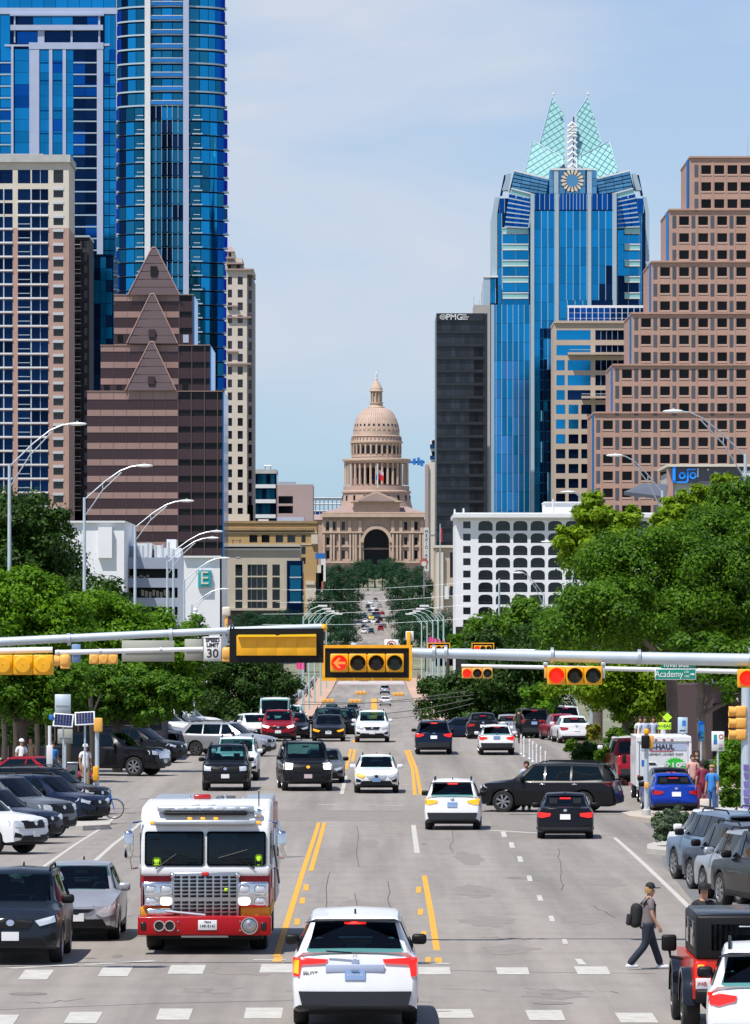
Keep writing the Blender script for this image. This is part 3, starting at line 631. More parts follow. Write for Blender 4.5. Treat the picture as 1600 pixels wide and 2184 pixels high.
def bank_block():
    D = 1450.; t = bname('tan concrete building with tall dark window bays between broad piers', 'building', 'concrete_building')
    w_ = MB(); shell(w_, 478, 640, 1164, D, 30, 1300); gw(w_, t, D, [478, 502, 517, 528, 570, 581, 597, 640], [1164, 1204, 1228, 1231, 1254, 1257, 1280, 1283, 1297, 1300], lambda i, j: i in (1, 3, 5) and j % 2 == 1, rec=1.6); obj('wall', w_, MAT['tan_conc'], t)
    obj('cornice', bx(D, 464, 641, 1160, 1166, -1.2, 30), MAT['tan_conc'], t); obj('frieze', bx(D, 468, 641, 1166, 1169.5, -.4, .1), MAT['window_black'], t); obj('band', bx(D, 468, 641, 1169.5, 1174, -.5, .1), MAT['white_trim'], t)
    obj('base', bx(D, 488, 610, 1297, 1302, -1.2, 20), MAT['tan_conc'], t); obj('lower_storey', bx(D, 480, 640, 1302, 1345, 1, 20), MAT['brown_dark'], t)
    for p in (548, 536, 560): obj('mullion', bx(D, p-.6, p+.6, 1204, 1297, 1.3, 1.6), MAT['steel'], t)
    for a, b in ((502, 517), (528, 570), (581, 597)):
        for y in (1229, 1255, 1281): obj('transom', bx(D, a, b, y-.8, y+1.4, 1.0, 1.6), MAT['steel'], t)
    obj('side_wing', bx(D, 612, 646, 1196, 1330, -1, 20), MAT['glass_navy'], t)
    for y in (1206, 1235, 1262): o = obj('window', bx(D, 619, 642, y, y+23, -1.3, -1.05), MAT['glass_teal'], t)
    for y in (1230, 1257, 1283): obj('sill', bx(D, 618, 643, y, y+3, -1.7, -1.05), MAT['pale_blue_metal'], t)
    obj('emblem', bx(D, 478, 488, 1180, 1190, -.1, .1), MAT['grey_conc'], t); obj('emblem', bx(D, 503, 513, 1180, 1190, -.1, .1), MAT['grey_conc'], t)
    f = MB(); f.tube([P(497, 1159, D+3), P(497, 1151, D+3)], .12, 5); f.tube([P(512, 1159, D+3), P(512, 1150, D+3)], .12, 5); f.tube([P(494, 1153, D+3), P(516, 1153, D+3)], .1, 5); obj('roof_rail', f, MAT['wire'], t)
bank_block()
def hotel_e():
    D = 520.; t = bname('white hotel with an open parking garage and a teal letter E sign', 'building', 'hotel')
    w_ = MB(); shell(w_, 397, 473, 1190, D-6, 20); w_.quad((X(397, D), D-6, gz(D)-3), (X(473, D), D-6, gz(D)-3), (X(473, D), D-6, Z(1190, D)), (X(397, D), D-6, Z(1190, D))); obj('tower_wall', w_, MAT['white_wall'], t)
    g = MB(); shell(g, 250, 397, 1189, D, 18); gw(g, t, D, [250, 265, 379, 397], [1189, 1213, 1233, 1253, 1275, 1294, 1312, 1350], lambda i, j: 'open' if i == 1 and j in (1, 3, 5) else False, rec=6); obj('garage_wall', g, mat('shaded_white_wall', (.30, .34, .43), .7, var=.05, sc_=.3), t)  # garage front's bluish shade is put into its wall colour
    obj('garage_back', bx(D, 255, 395, 1200, 1330, 7, 8), MAT['window_black'], t)
    for k, (a, y) in enumerate([(268+i*7.2, 1226+3*(i % 2)) for i in range(7)]+[(300+i*8, 1258+2.2*(i % 3)) for i in range(9)]): obj('louvre', bx(D, a, a+5.5, y, y+(5 if y < 1240 else 13), 1.5, 1.8), MAT['cream'], t)
    obj('stair_block', bx(D, 140, 273, 1117, 1330, -8, 14), MAT['white_wall'], t); obj('stair_cap', bx(D, 138, 275, 1114, 1118, -8.3, 14), MAT['white_trim'], t); obj('stair_recess', bx(D, 219, 248, 1127, 1192, -8.5, -8), MAT['white_wall'], t)
    for a, b, y in ((262, 290, 1163), (290, 322, 1158), (326, 340, 1162), (340, 384, 1168), (352, 372, 1149)): obj('roof_unit', bx(D, a, b, y, 1190, 2+a % 5, 8), MAT['white_trim'], t)
    for a in (296, 305, 316, 332, 347, 360): obj('roof_pipe', MB().tube([P(a, 1190, D+1.5), P(a, 1156+a % 9, D+1.5)], .1, 6), MAT['galv'], t)
    obj('parapet', bx(D, 396, 475, 1187, 1191, -6.4, 12), MAT['white_trim'], t)
    s = obj('letter_sign', bx(D, 428, 453, 1218, 1252, -6.5, -6.1), MAT['teal_sign'], t); obj('letter_sign_rim', bx(D, 426.5, 454.5, 1216.5, 1253.5, -6.25, -6.02), MAT['pale_blue_metal'], t)
    text_obj('letter', 'E', S(39, D), (X(440.5, D), D-6.55, Z(1235, D)), MAT['cream'], s, .03)
hotel_e()
def capitol():
    D = 2600.; t = bname('pink granite domed capitol closing the far end of the avenue', 'capitol', 'capitol_building')
    cx = X(803, D); q = lambda n: S(n, D); gs, gp, gr = MAT['granite_pale'], MAT['granite_pink'], MAT['granite_roof']; yc = D+26
    lp = lambda tab: [(q(r), Z(y, D)) for r, y in tab]
    L_ = lambda nm, tab, m, n=40, sm=35: obj(nm, MB().lathe(lp(tab), n, (cx, yc)), m, t, smooth=sm)
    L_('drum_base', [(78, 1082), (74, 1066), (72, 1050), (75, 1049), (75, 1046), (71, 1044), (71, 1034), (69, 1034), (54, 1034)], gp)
    L_('drum_core', [(55, 1034), (55, 984)], gr); L_('drum_cornice', [(55, 986), (70, 985), (70, 981), (74, 980), (74, 976), (70, 975), (54, 974)], gs)  # shade behind the columns is put into the core's darker granite
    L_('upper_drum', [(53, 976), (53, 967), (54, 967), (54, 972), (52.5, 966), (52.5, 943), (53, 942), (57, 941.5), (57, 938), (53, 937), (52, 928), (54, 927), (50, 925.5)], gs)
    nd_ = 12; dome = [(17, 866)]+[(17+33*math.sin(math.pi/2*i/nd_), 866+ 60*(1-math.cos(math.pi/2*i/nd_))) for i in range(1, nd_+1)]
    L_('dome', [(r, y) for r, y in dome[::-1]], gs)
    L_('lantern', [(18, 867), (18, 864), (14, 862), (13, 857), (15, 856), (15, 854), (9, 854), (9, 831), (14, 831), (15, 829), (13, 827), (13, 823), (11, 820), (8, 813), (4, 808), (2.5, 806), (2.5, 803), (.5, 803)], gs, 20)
    for i in range(10):
        a = 2*math.pi*i/10+.2; obj('lantern_column', MB().tube([(cx+q(11.5)*math.cos(a), yc+q(11.5)*math.sin(a), Z(854, D)), (cx+q(11.5)*math.cos(a), yc+q(11.5)*math.sin(a), Z(831, D))], q(1.3), 6), gs, t)
    for i in range(28):
        a = math.pi*(1+(i+.5)/28)
        if i % 1 == 0:
            r0 = 44.; mb = MB().tube([(cx+q(r)*math.cos(a), yc+q(r)*math.sin(a), Z(y, D)) for r, y in dome[1::2]], [q(.6)]*len(dome[1::2]), 4); obj('dome_rib', mb, gr, t)
    for i in range(14):
        a = math.pi*(1+(i+.5)/14); r = 46.5; obj('dormer', MB().box(-q(1.6), q(1.6), -q(1.5), q(3), 0, q(10)), MAT['window_black'], t, (cx+q(r)*math.cos(a), yc+q(r)*math.sin(a), Z(911, D)), rot=(R(-12) if 0 else 0, 0, a+math.pi/2)); 
        obj('dormer_sill', MB().box(-q(2.6), q(2.6), -q(2), q(2), 0, q(3)), gs, t, (cx+q(48.2)*math.cos(a), yc+q(48.2)*math.sin(a), Z(914, D)), rot=(0, 0, a+math.pi/2))
    cm = MB().lathe([(q(2.8), 0), (q(2.4), q(46))], 8).mesh('column', 40, [gs])
    for i in range(17):
        a = math.pi*(1+(i+.5)/17) if i else math.pi*1.001; obj('column', cm, None, t, (cx+q(67)*math.cos(a), yc+q(67)*math.sin(a), Z(1032, D)))
    for i in range(14):
        a = math.pi*(1+(i+.5)/14); 
        obj('drum_window', MB().box(-q(3), q(3), -q(.6), q(2), 0, q(34)), MAT['window_black'], t, (cx+q(55)*math.cos(a), yc+q(55)*math.sin(a), Z(1030, D)), rot=(0, 0, a+math.pi/2))
        obj('arched_window', MB().prism([(-q(3.2), 0), (q(3.2), 0), (q(3.2), q(13)), (q(1.8), q(17)), (-q(1.8), q(17)), (-q(3.2), q(13))], -q(.8), q(2)), MAT['window_black'], t, (cx+q(52.5)*math.cos(a), yc+q(52.5)*math.sin(a), Z(965, D)), rot=(0, 0, a+math.pi/2))
        b_ = math.pi*(1+(i+.0)/14); obj('pilaster', MB().box(-q(1.7), q(1.7), -q(2.2), q(2), 0, q(23)), gs, t, (cx+q(53)*math.cos(b_), yc+q(53)*math.sin(b_), Z(966, D)), rot=(0, 0, b_+math.pi/2))
    for i in range(20):
        a = math.pi*(1+(i+.5)/20); obj('bracket', MB().box(-q(1), q(1), -q(2), q(1), 0, q(8)), gr, t, (cx+q(52.5)*math.cos(a), yc+q(52.5)*math.sin(a), Z(937, D)), rot=(0, 0, a+math.pi/2))
    for i in range(9):
        a = math.pi*(1+(i+.5)/9); obj('base_window', MB().box(-q(2.4), q(2.4), -q(1), q(2), 0, q(11)), MAT['window_black'], t, (cx+q(73.6)*math.cos(a), yc+q(73.6)*math.sin(a), Z(1066, D)), rot=(0, 0, a+math.pi/2))
    # statue on the lantern
    sb = MB().lathe([(q(2.6), 0), (q(2.8), q(2)), (q(1.6), q(3)), (q(2.3), q(6)), (q(2.0), q(10)), (q(2.4), q(13)), (q(.8), q(14.5)), (q(1.2), q(16)), (.01, q(17.6))], 8).tube([(q(1.5), 0, q(12)), (q(3.4), 0, q(16)), (q(3.4), 0, q(19))], q(.7), 5); obj('statue', sb, MAT['white_trim'], t, (cx, yc, Z(804, D)), smooth=50)
    # south front
    y0 = D-14.
    w_ = MB(); shell(w_, 688, 905, 1103, y0, 60, None)
    pxs = [688, 694, 702, 711, 720, 729, 738, 746, 755, 775, 830, 850, 858, 867, 876, 885, 893, 905]
    hole = lambda i, j: (j in (1, 3, 5) and i in (1, 3, 5, 7, 11, 13, 15) and not (i in (7,) and 0)) 
    xs = [688, 696, 703, 709, 716, 729, 736, 743, 750, 776, 830, 851, 858, 862, 869, 884, 891, 905]
    hole = lambda i, j: j in (1, 3, 5) and i in (1, 3, 5, 7, 11, 13)
    gw(w_, t, y0, xs[:10], [1103, 1113, 1130, 1146, 1162, 1174, 1192, 1235], hole, rec=1.2, y0=y0)
    gw(w_, t, y0, xs[10:], [1103, 1113, 1130, 1146, 1162, 1174, 1192, 1235], lambda i, j: j in (1, 3, 5) and i in (1, 3, 5), rec=1.2, y0=y0)
    n = 12; a_ = [(803+27*math.cos(math.pi*k/n), 1157-29*math.sin(math.pi*k/n)) for k in range(n+1)]
    for (p0, p1), (p2, p3) in zip(a_, a_[1:]): w_.quad((X(p0, y0), y0, Z(p1, y0)), (X(p0, y0), y0, Z(1103, y0)), (X(p2, y0), y0, Z(1103, y0)), (X(p2, y0), y0, Z(p3, y0)))
    for (p0, p1), (p2, p3) in zip(a_, a_[1:]): w_.quad((X(p0, y0), y0, Z(p1, y0)), (X(p2, y0), y0, Z(p3, y0)), (X(p2, y0), y0+8, Z(p3, y0)), (X(p0, y0), y0+8, Z(p1, y0)))
    for px in (776, 830): w_.quad((X(px, y0), y0, Z(1157, y0)), (X(px, y0), y0+8, Z(1157, y0)), (X(px, y0), y0+8, Z(1235, y0)), (X(px, y0), y0, Z(1235, y0)))
    obj('south_wall', w_, gp, t)
    obj('portal_recess', MB().box(X(770, y0), X(836, y0), y0+8, y0+9, Z(1235, y0), Z(1125, y0)), MAT['window_black'], t); obj('portal_beam', MB().box(X(776, y0), X(830, y0), y0+7, y0+7.9, Z(1172, y0), Z(1168, y0)), gr, t)
    ar = MB()
    for r0, r1 in ((27.5, 34),):
        for k in range(n):
            a, b = math.pi*k/n, math.pi*(k+1)/n; pt = lambda r, g: (X(803+r*math.cos(g), y0), y0-1.2, Z(1157-r*1.05*math.sin(g), y0))
            vs = [pt(r0, a), pt(r1, a), pt(r1, b), pt(r0, b)]; ar.add(vs+[(v[0], y0+.2, v[2]) for v in vs], [[0, 1, 2, 3][::-1], [1, 2, 6, 5], [0, 4, 7, 3]])
    obj('arch_ring', ar, gs, t)
    for y, h, pr in ((1096, 7, 3), (1133, 4, 1.6), (1196, 5, 1.2), (1164, 3, .8)):
        for a, b in (((684, 909),) if y == 1096 else ((687, 774), (832, 906))): obj('cornice', MB().box(X(a, y0), X(b, y0), y0-pr, y0+2, Z(y+h, y0), Z(y, y0)), gs, t)
    for px in (691, 706, 712, 724, 747, 754, 759, 768, 838, 847, 854, 874, 880, 896, 902): obj('pilaster', MB().box(X(px-2, y0), X(px+2, y0), y0-1.3, y0+.3, Z(1196, y0), Z(1138, y0)), gs, t)
    for px in (691, 706, 722, 746, 768, 838, 855, 880, 900): obj('pier', MB().box(X(px-3.5, y0), X(px+3.5, y0), y0-1, y0+.3, Z(1133, y0), Z(1110, y0)), gs, t)
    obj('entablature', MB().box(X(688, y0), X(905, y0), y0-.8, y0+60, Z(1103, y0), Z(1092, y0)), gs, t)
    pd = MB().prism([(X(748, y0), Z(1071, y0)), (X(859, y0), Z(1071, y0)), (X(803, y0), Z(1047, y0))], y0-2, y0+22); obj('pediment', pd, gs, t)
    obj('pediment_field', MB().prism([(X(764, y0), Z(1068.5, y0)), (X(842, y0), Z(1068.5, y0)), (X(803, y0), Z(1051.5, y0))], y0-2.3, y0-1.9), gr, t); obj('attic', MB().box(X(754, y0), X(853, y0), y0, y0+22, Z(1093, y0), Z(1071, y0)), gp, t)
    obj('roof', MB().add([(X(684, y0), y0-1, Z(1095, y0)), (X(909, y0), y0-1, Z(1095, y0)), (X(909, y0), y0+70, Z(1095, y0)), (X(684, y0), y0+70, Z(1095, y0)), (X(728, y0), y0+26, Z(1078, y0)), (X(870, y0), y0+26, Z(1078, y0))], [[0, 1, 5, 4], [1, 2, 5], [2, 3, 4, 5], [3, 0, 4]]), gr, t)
    for px, pr in ((640, 30),): obj('west_wing', MB().box(X(560, D), X(690, D), D+22, D+50, gz(D)-2, Z(1106, D)), gp, t)
    obj('west_wing_roof', MB().add([(X(560, D), D+21, Z(1107, D)), (X(690, D), D+21, Z(1107, D)), (X(690, D), D+40, Z(1094, D)), (X(560, D), D+40, Z(1094, D))], [[0, 1, 2, 3]]), gr, t)
    obj('east_wing', MB().box(X(905, D), X(1040, D), D+22, D+50, gz(D)-2, Z(1106, D)), gp, t)
    fl = thing('flag', 'pink white and blue flags flying in front of the capitol colonnade', 'flag', P(806, 1036, D-60))
    obj('pole', MB().tube([(0, 0, -q(4)), (0, 0, q(46))], .22, 6), MAT['white_trim'], fl)
    for z0, h, m in ((q(14), q(12), 'sign_red'), (q(26), q(8), 'pale_pink')): obj('cloth', MB().add([(.2, 0, z0), (q(6), 1, z0-q(2)), (q(12), 0, z0-q(6)), (q(12), 0, z0-q(6)+h), (q(6), 1, z0-q(2)+h), (.2, 0, z0+h)], [[0, 1, 4, 5], [1, 2, 3, 4]]), MAT[m], fl)
    obj('cloth', MB().quad((0, -.1, q(13)), (-q(4), .2, q(11)), (-q(4), .2, q(23)), (0, -.1, q(24))), MAT['sign_blue'], fl)
capitol()
def cranes():
    D = 2900.; t = thing('tower_crane', 'blue tower crane jib poking out right of the capitol drum', 'crane', (0, 0, 0))
    obj('jib', bx(D, 820, 906, 983, 988, 0, 2), MAT['sign_blue'], t); obj('mast', bx(D, 850, 853, 975, 1230, 0, 1), MAT['sign_blue'], t)
    for p, y0, y1 in ((884, 978, 991), (893, 976, 992), (900, 981, 994)): obj('counterweight', bx(D, p-3, p+3, y0, y1, -1, 3), MAT['sign_blue'], t)
    D = 2950.; t = thing('scaffold_frame', 'thin steel building frame seen left of the capitol dome', 'frame', (0, 0, 0)); f = MB()
    for p in range(664, 735, 9): f.tube([P(p, 1230, D), P(p, 1064, D)], .35, 4)
    for y in (1062, 1075, 1090): f.tube([P(660, y, D), P(735, y, D)], .4, 4)
    obj('frame', f, MAT['steel'], t); obj('deck', bx(D, 662, 733, 1060, 1066, 0, 12), MAT['steel'], t); obj('base_block', bx(D, 662, 733, 1088, 1230, 1, 14), MAT['glass_blue_deep'], t)
cranes()
def right_strip():
    D = 2000.; t = bname('narrow pale building with small balconies squeezed left of the black tower', 'building', 'pale_building')
    obj('wall', bx(D, 913, 960, 985, 1340, 4, 40), MAT['cream'], t); obj('tower_part', bx(D, 919, 960, 936, 1340, 10, 40), MAT['white_wall'], t)
    for y in (946, 970, 992): obj('balcony', bx(D, 918, 934, y, y+9, 8.5, 10), MAT['glass_sky'], t); obj('window', bx(D, 922, 934, y-9, y, 9.4, 9.9), MAT['window_black'], t)
    obj('brick_pier', bx(D, 908, 914, 990, 1340, 3, 30), MAT['pink_wall'], t)
    D = 1750.; t = thing('vertical_sign', 'tall white vertical blade sign with dark letters right of the capitol', 'sign', (0, 0, 0))
    obj('panel', bx(D, 904, 915, 1125, 1218, 0, .4), MAT['white_trim'], t); obj('bracket', bx(D, 914, 935, 1140, 1144, .1, .3), MAT['steel'], t)
    for i, ch in enumerate('MEXIC-ARTE'): text_obj('letter', ch, S(9, D), (X(909.5, D), D-.05, Z(1134+i*8.4, D)), MAT['print_dark'], t, .02)
    t = thing('round_sign', 'round orange and white emblem sign at the foot of the white blade sign', 'sign', (0, 0, 0))
    obj('disc', MB().lathe([(.01, D-8), (S(9, D), D-8), (S(9, D), D-7.4)], 20, (X(904, D), Z(1200, D)), axis='y'), MAT['lamp_amber' if 0 else 'kerb_red'], t); obj('emblem', MB().lathe([(.01, D-8.1), (S(5.5, D), D-8.1), (S(5.5, D), D-8)], 16, (X(904, D), Z(1203, D)), axis='y'), MAT['white_trim'], t); obj('post', bx(D, 903, 905, 1208, 1330, -7.9, -7.6), MAT['steel'], t)
    D = 1300.; t = bname('low beige stone building with tall pilasters under the black tower', 'building', 'stone_building')
    w_ = MB(); shell(w_, 928, 980, 1166, D, 30); gw(w_, t, D, [928, 960, 972, 980], [1166, 1178, 1232, 1250, 1272, 1340], lambda i, j: i == 1 and j in (1, 3)); obj('wall', w_, MAT['beige'], t)
    for p in (934, 943): obj('pilaster', bx(D, p-2.6, p+2.6, 1178, 1300, -1, .2), MAT['cream'], t)
    obj('cornice', bx(D, 926, 981, 1163, 1168, -1, 30), MAT['cream'], t); obj('awning', bx(D, 948, 957, 1250, 1278, -2, 0), MAT['white_trim'], t)
    f = thing('flag', 'small flag on a pole in front of the black tower', 'flag', P(939, 1240, D-30)); obj('pole', MB().tube([(0, 0, -8), (0, 0, S(120, D))], .12, 6), MAT['galv'], f); obj('cloth', MB().quad((.1, 0, S(85, D)), (S(4, D), 0, S(80, D)), (S(4, D), 0, S(108, D)), (.1, 0, S(115, D))), MAT['sign_red'], f)
    D = 1640.; t = thing('theatre_sign', 'stacked theatre blade sign with a round white globe at the edge of the ochre building', 'sign', (0, 0, 0))
    for a, b, y0, y1, m in ((673, 694, 1180, 1192, 'sign_blue'), (685, 695, 1192, 1240, 'white_trim'), (677, 690, 1205, 1222, 'cream'), (681, 690, 1222, 1260, 'kerb_red'), (674, 686, 1222, 1270, 'window_black'), (676, 690, 1270, 1280, 'white_trim')): obj('panel', bx(D, a, b, y0, y1, -2, -1.4), MAT[m], t)
    obj('globe', MB().ball((X(686, D), D-2, Z(1262, D)), S(3, D)), MAT['white_trim'], t, smooth=60)
right_strip()
def black_tower():
    D = 1600.; t = bname('black glass slab tower with white PMG letters on its top corner', 'tower', 'office_tower')
    obj('core', bx(D, 931, 1040, 668, 1330, .5, 45), MAT['black_tower'], t)
    for k in range(18):
        y = 684+k*27.8
        for i in range(10):
            a = 932+i*9.9; o = obj('window', pane(S(9.4, D), S(20, D)), None, t, (X(a+4.9, D), D+.42, Z(y+10.5, D))); omat(o, MAT['window_black' if (i > 6 and k > 1 and i+k*.12 > 7.6) else 'black_glass'])
        obj('spandrel', bx(D, 931, 1031, y+21, y+27, -.1, .5), MAT['black_tower'], t)
    obj('sign_band', bx(D, 931, 1031, 668, 684, -.1, .5), MAT['black_tower'], t)
    text_obj('logo_letters', 'PMG', S(17.5, D), (X(969, D), D-.2, Z(676.5, D)), MAT['white_trim'], t, .05, font_off=.03)
    e = MB()
    for k in range(20):
        a, b = 2*math.pi*k/20, 2*math.pi*(k+1)/20
        for r0, r1 in ((5.5, 7), (2., 3.4)):
            pt = lambda r, g: (X(945+r*math.cos(g), D), D-.2, Z(676-r*.78*math.sin(g), D)); e.quad(pt(r0, a), pt(r1, a), pt(r1, b), pt(r0, b))
    obj('logo_mark', e, MAT['white_trim'], t)
    for y, b in ((671.5, 996), (676, 1001), (680.5, 999)):
        for i in range(int((b-986)/2.4)): obj('logo_fine_print', bx(D, 986+i*2.4, 987.7+i*2.4, y-1.2, y+1.2, -.2, -.12), MAT['white_trim'], t)
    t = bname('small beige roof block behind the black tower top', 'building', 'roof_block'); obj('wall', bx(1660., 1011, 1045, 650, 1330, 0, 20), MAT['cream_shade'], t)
    for p, y in ((1003, 632), (1014, 640), (1019, 622)): obj('antenna', MB().tube([P(p+8, 650, 1662), P(p+8, y, 1662)], .12, 5), MAT['galv'], t)
black_tower()
def owl_tower():
    D = 1700.; t = bname('blue glass tower with a folded pale green glass crown and a round clock dial', 'tower', 'crowned_tower')
    gb, gd, pm_, gm = 'glass_blue', 'glass_blue_deep', MAT['pale_blue_metal'], MAT['glass_green']
    base = gz(D)-3
    def wall(px0, px1, y0, y1, n, fh, off, m=gb, dark=None, frame=True):
        """a curtain wall: panes three storeys tall between mullions"""
        step = (px1-px0)/n
        y = y0
        while y < y1-.5:
            e = min(y+fh, y1)
            for i in range(n):
                mm = m
                if dark: mm = dark(px0+step*(i+.5), (y+e)/2) or m
                o = obj('window', pane(S(step*.955, D), S((e-y)*.985, D)), None, t, (X(px0+step*(i+.5), D), D+off, Z((y+e)/2, D))); omat(o, MAT[mm])
            y = e
        for i in range(n+1): obj('mullion', bx(D, px0+step*i-.55, px0+step*i+.55, y0, y1, off-.22, off+.05), pm_, t)
    # cores
    for a, b, y0, o in ((1133, 1317, 412, 1), (1052, 1388, 450, 9), (1033, 1062, 590, 5), (1033, 1330, 650, 5)): obj('core', bx(D, a, b, y0, 1340, o+.2, o+34), MAT['glass_navy'], t)
    dk = lambda p, y: ('glass_navy' if (p > 1288 and 575 < y < 648) or (p > 1276 and 600 < y < 646 and rnd.random() < .5) else None)  # navy panes at right: a dark reflection put into their colour
    for a, b, n in ((1141, 1183, 3), (1194, 1252, 4), (1263, 1307, 3)):
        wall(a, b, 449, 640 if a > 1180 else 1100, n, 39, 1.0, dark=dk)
        wall(a, b, 413, 447, n*2 if n > 3 else 4, 34, .7, gd)
    for p in (1136, 1188, 1257.5, 1311.5): obj('pilaster', bx(D, p-4, p+4, 413, 1110 if p < 1180 else 690, .0, 2), pm_, t); obj('pilaster_edge', bx(D, p+4, p+5.4, 449, 1110 if p < 1180 else 690, .5, 2), MAT['glass_navy'], t)
    wall(1194, 1260, 640, 1100, 4, 39, 1.0, 'glass_blue'); obj('pilaster', bx(D, 1184, 1193, 690, 1110, 0, 2), pm_, t)
    # outer bays
    for a, b, n in ((1064, 1072, 1), (1366, 1372, 1)): wall(a, b, 450, 660, n, 39, 9, gb)
    for a, b, sgn in ((1073, 1130, -1), (1320, 1366, 1)):
        wall(a, b, 484, 650, 2, 33.5, 7 if sgn < 0 else 8, gb, (lambda p, y: 'glass_navy' if y > 590 else None) if sgn > 0 else None)  # lower right bay: the dark reflection is carried by the pane colour
        for k in range(5):
            y = 484+k*34.7; aa, bb = (a, b-2) if sgn < 0 else (1334, 1367)
            obj('balcony', bx(D, aa, bb, y+1, y+10, 5.2, 7), gm, t); obj('balcony_rail', bx(D, aa-.5, bb+.5, y-1.6, y+.6, 5.0, 5.6), MAT['white_trim'], t); obj('balcony', bx(D, aa, bb, y+10, y+12.3, 5, 7), MAT['white_trim'], t)
    for p0, p1, y0 in ((1051, 1062, 452), (1380, 1388, 452)): obj('pilaster', bx(D, p0, p1, y0, 1100, 8, 12), pm_, t)
    for p0, p1, q0, q1 in ((1051, 1062, 1057, 1067), (1380, 1388, 1374, 1382)): obj('pilaster_cap', MB().prism([(X(p0, D), Z(452, D)), (X(p1, D), Z(452, D)), (X(q1, D), Z(416, D)), (X(q0, D), Z(416, D))], D+8, D+12), pm_, t)
    wall(1067, 1078, 418, 450, 1, 32, 9, gd); wall(1362, 1376, 418, 450, 1, 32, 9, gd)
    # leaning blue panels of the shoulders
    def slant(nm, poly, y0, y1, m): obj(nm, MB().prism([(X(a, D), Z(b, D)) for a, b in poly], D+y0, D+y1), m, t)
    for sgn in (-1, 1):
        mx_ = lambda a: 1221+sgn*(a-1221)*-1 if sgn > 0 else a
        f = (lambda a: a) if sgn < 0 else (lambda a: 2442-a+1)
        n = 7
        for k in range(n):
            u0, u1 = k/n, (k+1)/n; e = lambda u, l: (f((1087 if l else 1134)+((1077 if l else 1127)-(1087 if l else 1134))*u), (410 if l else 421)+(481-(410 if l else 421))*u if l else 421+(484-421)*u)
            for c0, c1 in ((0, .33), (.34, .66), (.67, 1)):
                L0, R0, L1, R1 = e(u0+.02, 1), e(u0+.02, 0), e(u1-.015, 1), e(u1-.015, 0); ml = lambda A, B, c: (A[0]+(B[0]-A[0])*c, A[1]+(B[1]-A[1])*c)
                slant('window', [ml(L0, R0, c0), ml(L0, R0, c1-.02), ml(L1, R1, c1-.02), ml(L1, R1, c0)], 4, 4.4, MAT[gd])
            slant('transom', [e(u1-.02, 1), e(u1-.02, 0), e(u1+.02, 0), e(u1+.02, 1)], 3.8, 4.3, pm_)
        slant('green_band', [(f(1091), 400), (f(1136), 412), (f(1134), 421), (f(1088), 410)], 3.7, 4.4, gm); slant('cap_rail', [(f(1091), 398.5), (f(1137), 410.5), (f(1136), 413), (f(1091), 401)], 3.3, 4.6, MAT['white_trim'])
        slant('frame_edge', [(f(1137), 411), (f(1140), 411), (f(1130), 484), (f(1127), 484)], 3.2, 4.4, pm_)
        slant('core', [(f(1062), 418), (f(1134), 418), (f(1134), 640), (f(1064), 640)], 9.3, 20, MAT['glass_navy'])
        # upper wing
        n = 5
        for k in range(n):
            u0, u1 = k/n, (k+1)/n
            e = lambda u, l: ((f(1098-6*u), 361+40*u) if l else (f(1172-5*u), 379+34*u))
            for c0, c1 in ((0, .24), (.25, .49), (.5, .74), (.75, .99)):
                L0, R0, L1, R1 = e(u0+.03, 1), e(u0+.03, 0), e(u1-.02, 1), e(u1-.02, 0); ml = lambda A, B, c: (A[0]+(B[0]-A[0])*c, A[1]+(B[1]-A[1])*c)
                slant('window', [ml(L0, R0, c0), ml(L0, R0, c1), ml(L1, R1, c1), ml(L1, R1, c0)], 5, 5.4, MAT['glass_haze'])
        slant('wing_core', [(f(1098), 362), (f(1172), 380), (f(1172), 414), (f(1088), 402)], 5.5, 16, MAT['glass_navy'])
        slant('cap_rail', [(f(1097), 359), (f(1172), 377), (f(1172), 380.5), (f(1097), 362.5)], 4.5, 6, MAT['white_trim'])
        slant('side_post', [(f(1083), 366), (f(1092), 366), (f(1086), 402), (f(1072), 402)], 7, 11, pm_); slant('side_post', [(f(1077), 368), (f(1081), 368), (f(1073), 412), (f(1068), 412)], 9, 12, MAT['glass_navy'])
        # crown fins: thick glass leaves that lean inwards, with their glazing bars
        def fin(poly, yb, lean, nm):
            zb = max(p[1] for p in poly); th = 1.4
            V = [Vector((X(f(a), D), D+yb+lean*(zb-b)/100., Z(b, D))) for a, b in poly]
            mb = MB(); n = len(V); mb.add(V+[v+Vector((0, th, 0)) for v in V], [list(range(n)), list(range(2*n-1, n-1, -1))]+[[i, (i+1) % n, n+(i+1) % n, n+i][::-1] for i in range(n)])
            o = obj(nm, mb, gm, t); e = MB(); e.tube([v-Vector((0, .1, 0)) for v in V]+[V[0]-Vector((0, .1, 0))], .17, 5); obj('fin_edge', e, MAT['pale_blue_metal'], t)
            g = MB(); ctr = sum(V, Vector())/n; P2 = [(v.x, v.z) for v in V]
            def clip(p, d):
                ts = []
                for (ax, az), (bx_, bz) in zip(P2, P2[1:]+P2[:1]):
                    ex, ez = bx_-ax, bz-az; den = d[0]*ez-d[1]*ex
                    if abs(den) < 1e-9: continue
                    tt = ((ax-p[0])*ez-(az-p[1])*ex)/den; ss = ((ax-p[0])*d[1]-(az-p[1])*d[0])/den
                    if 0 <= ss <= 1: ts.append(tt)
                return (min(ts), max(ts)) if len(ts) > 1 else None
            zbw = Z(zb, D); yat = lambda z: D+yb+lean*((z-zbw)/S(1, D))/100.-.12
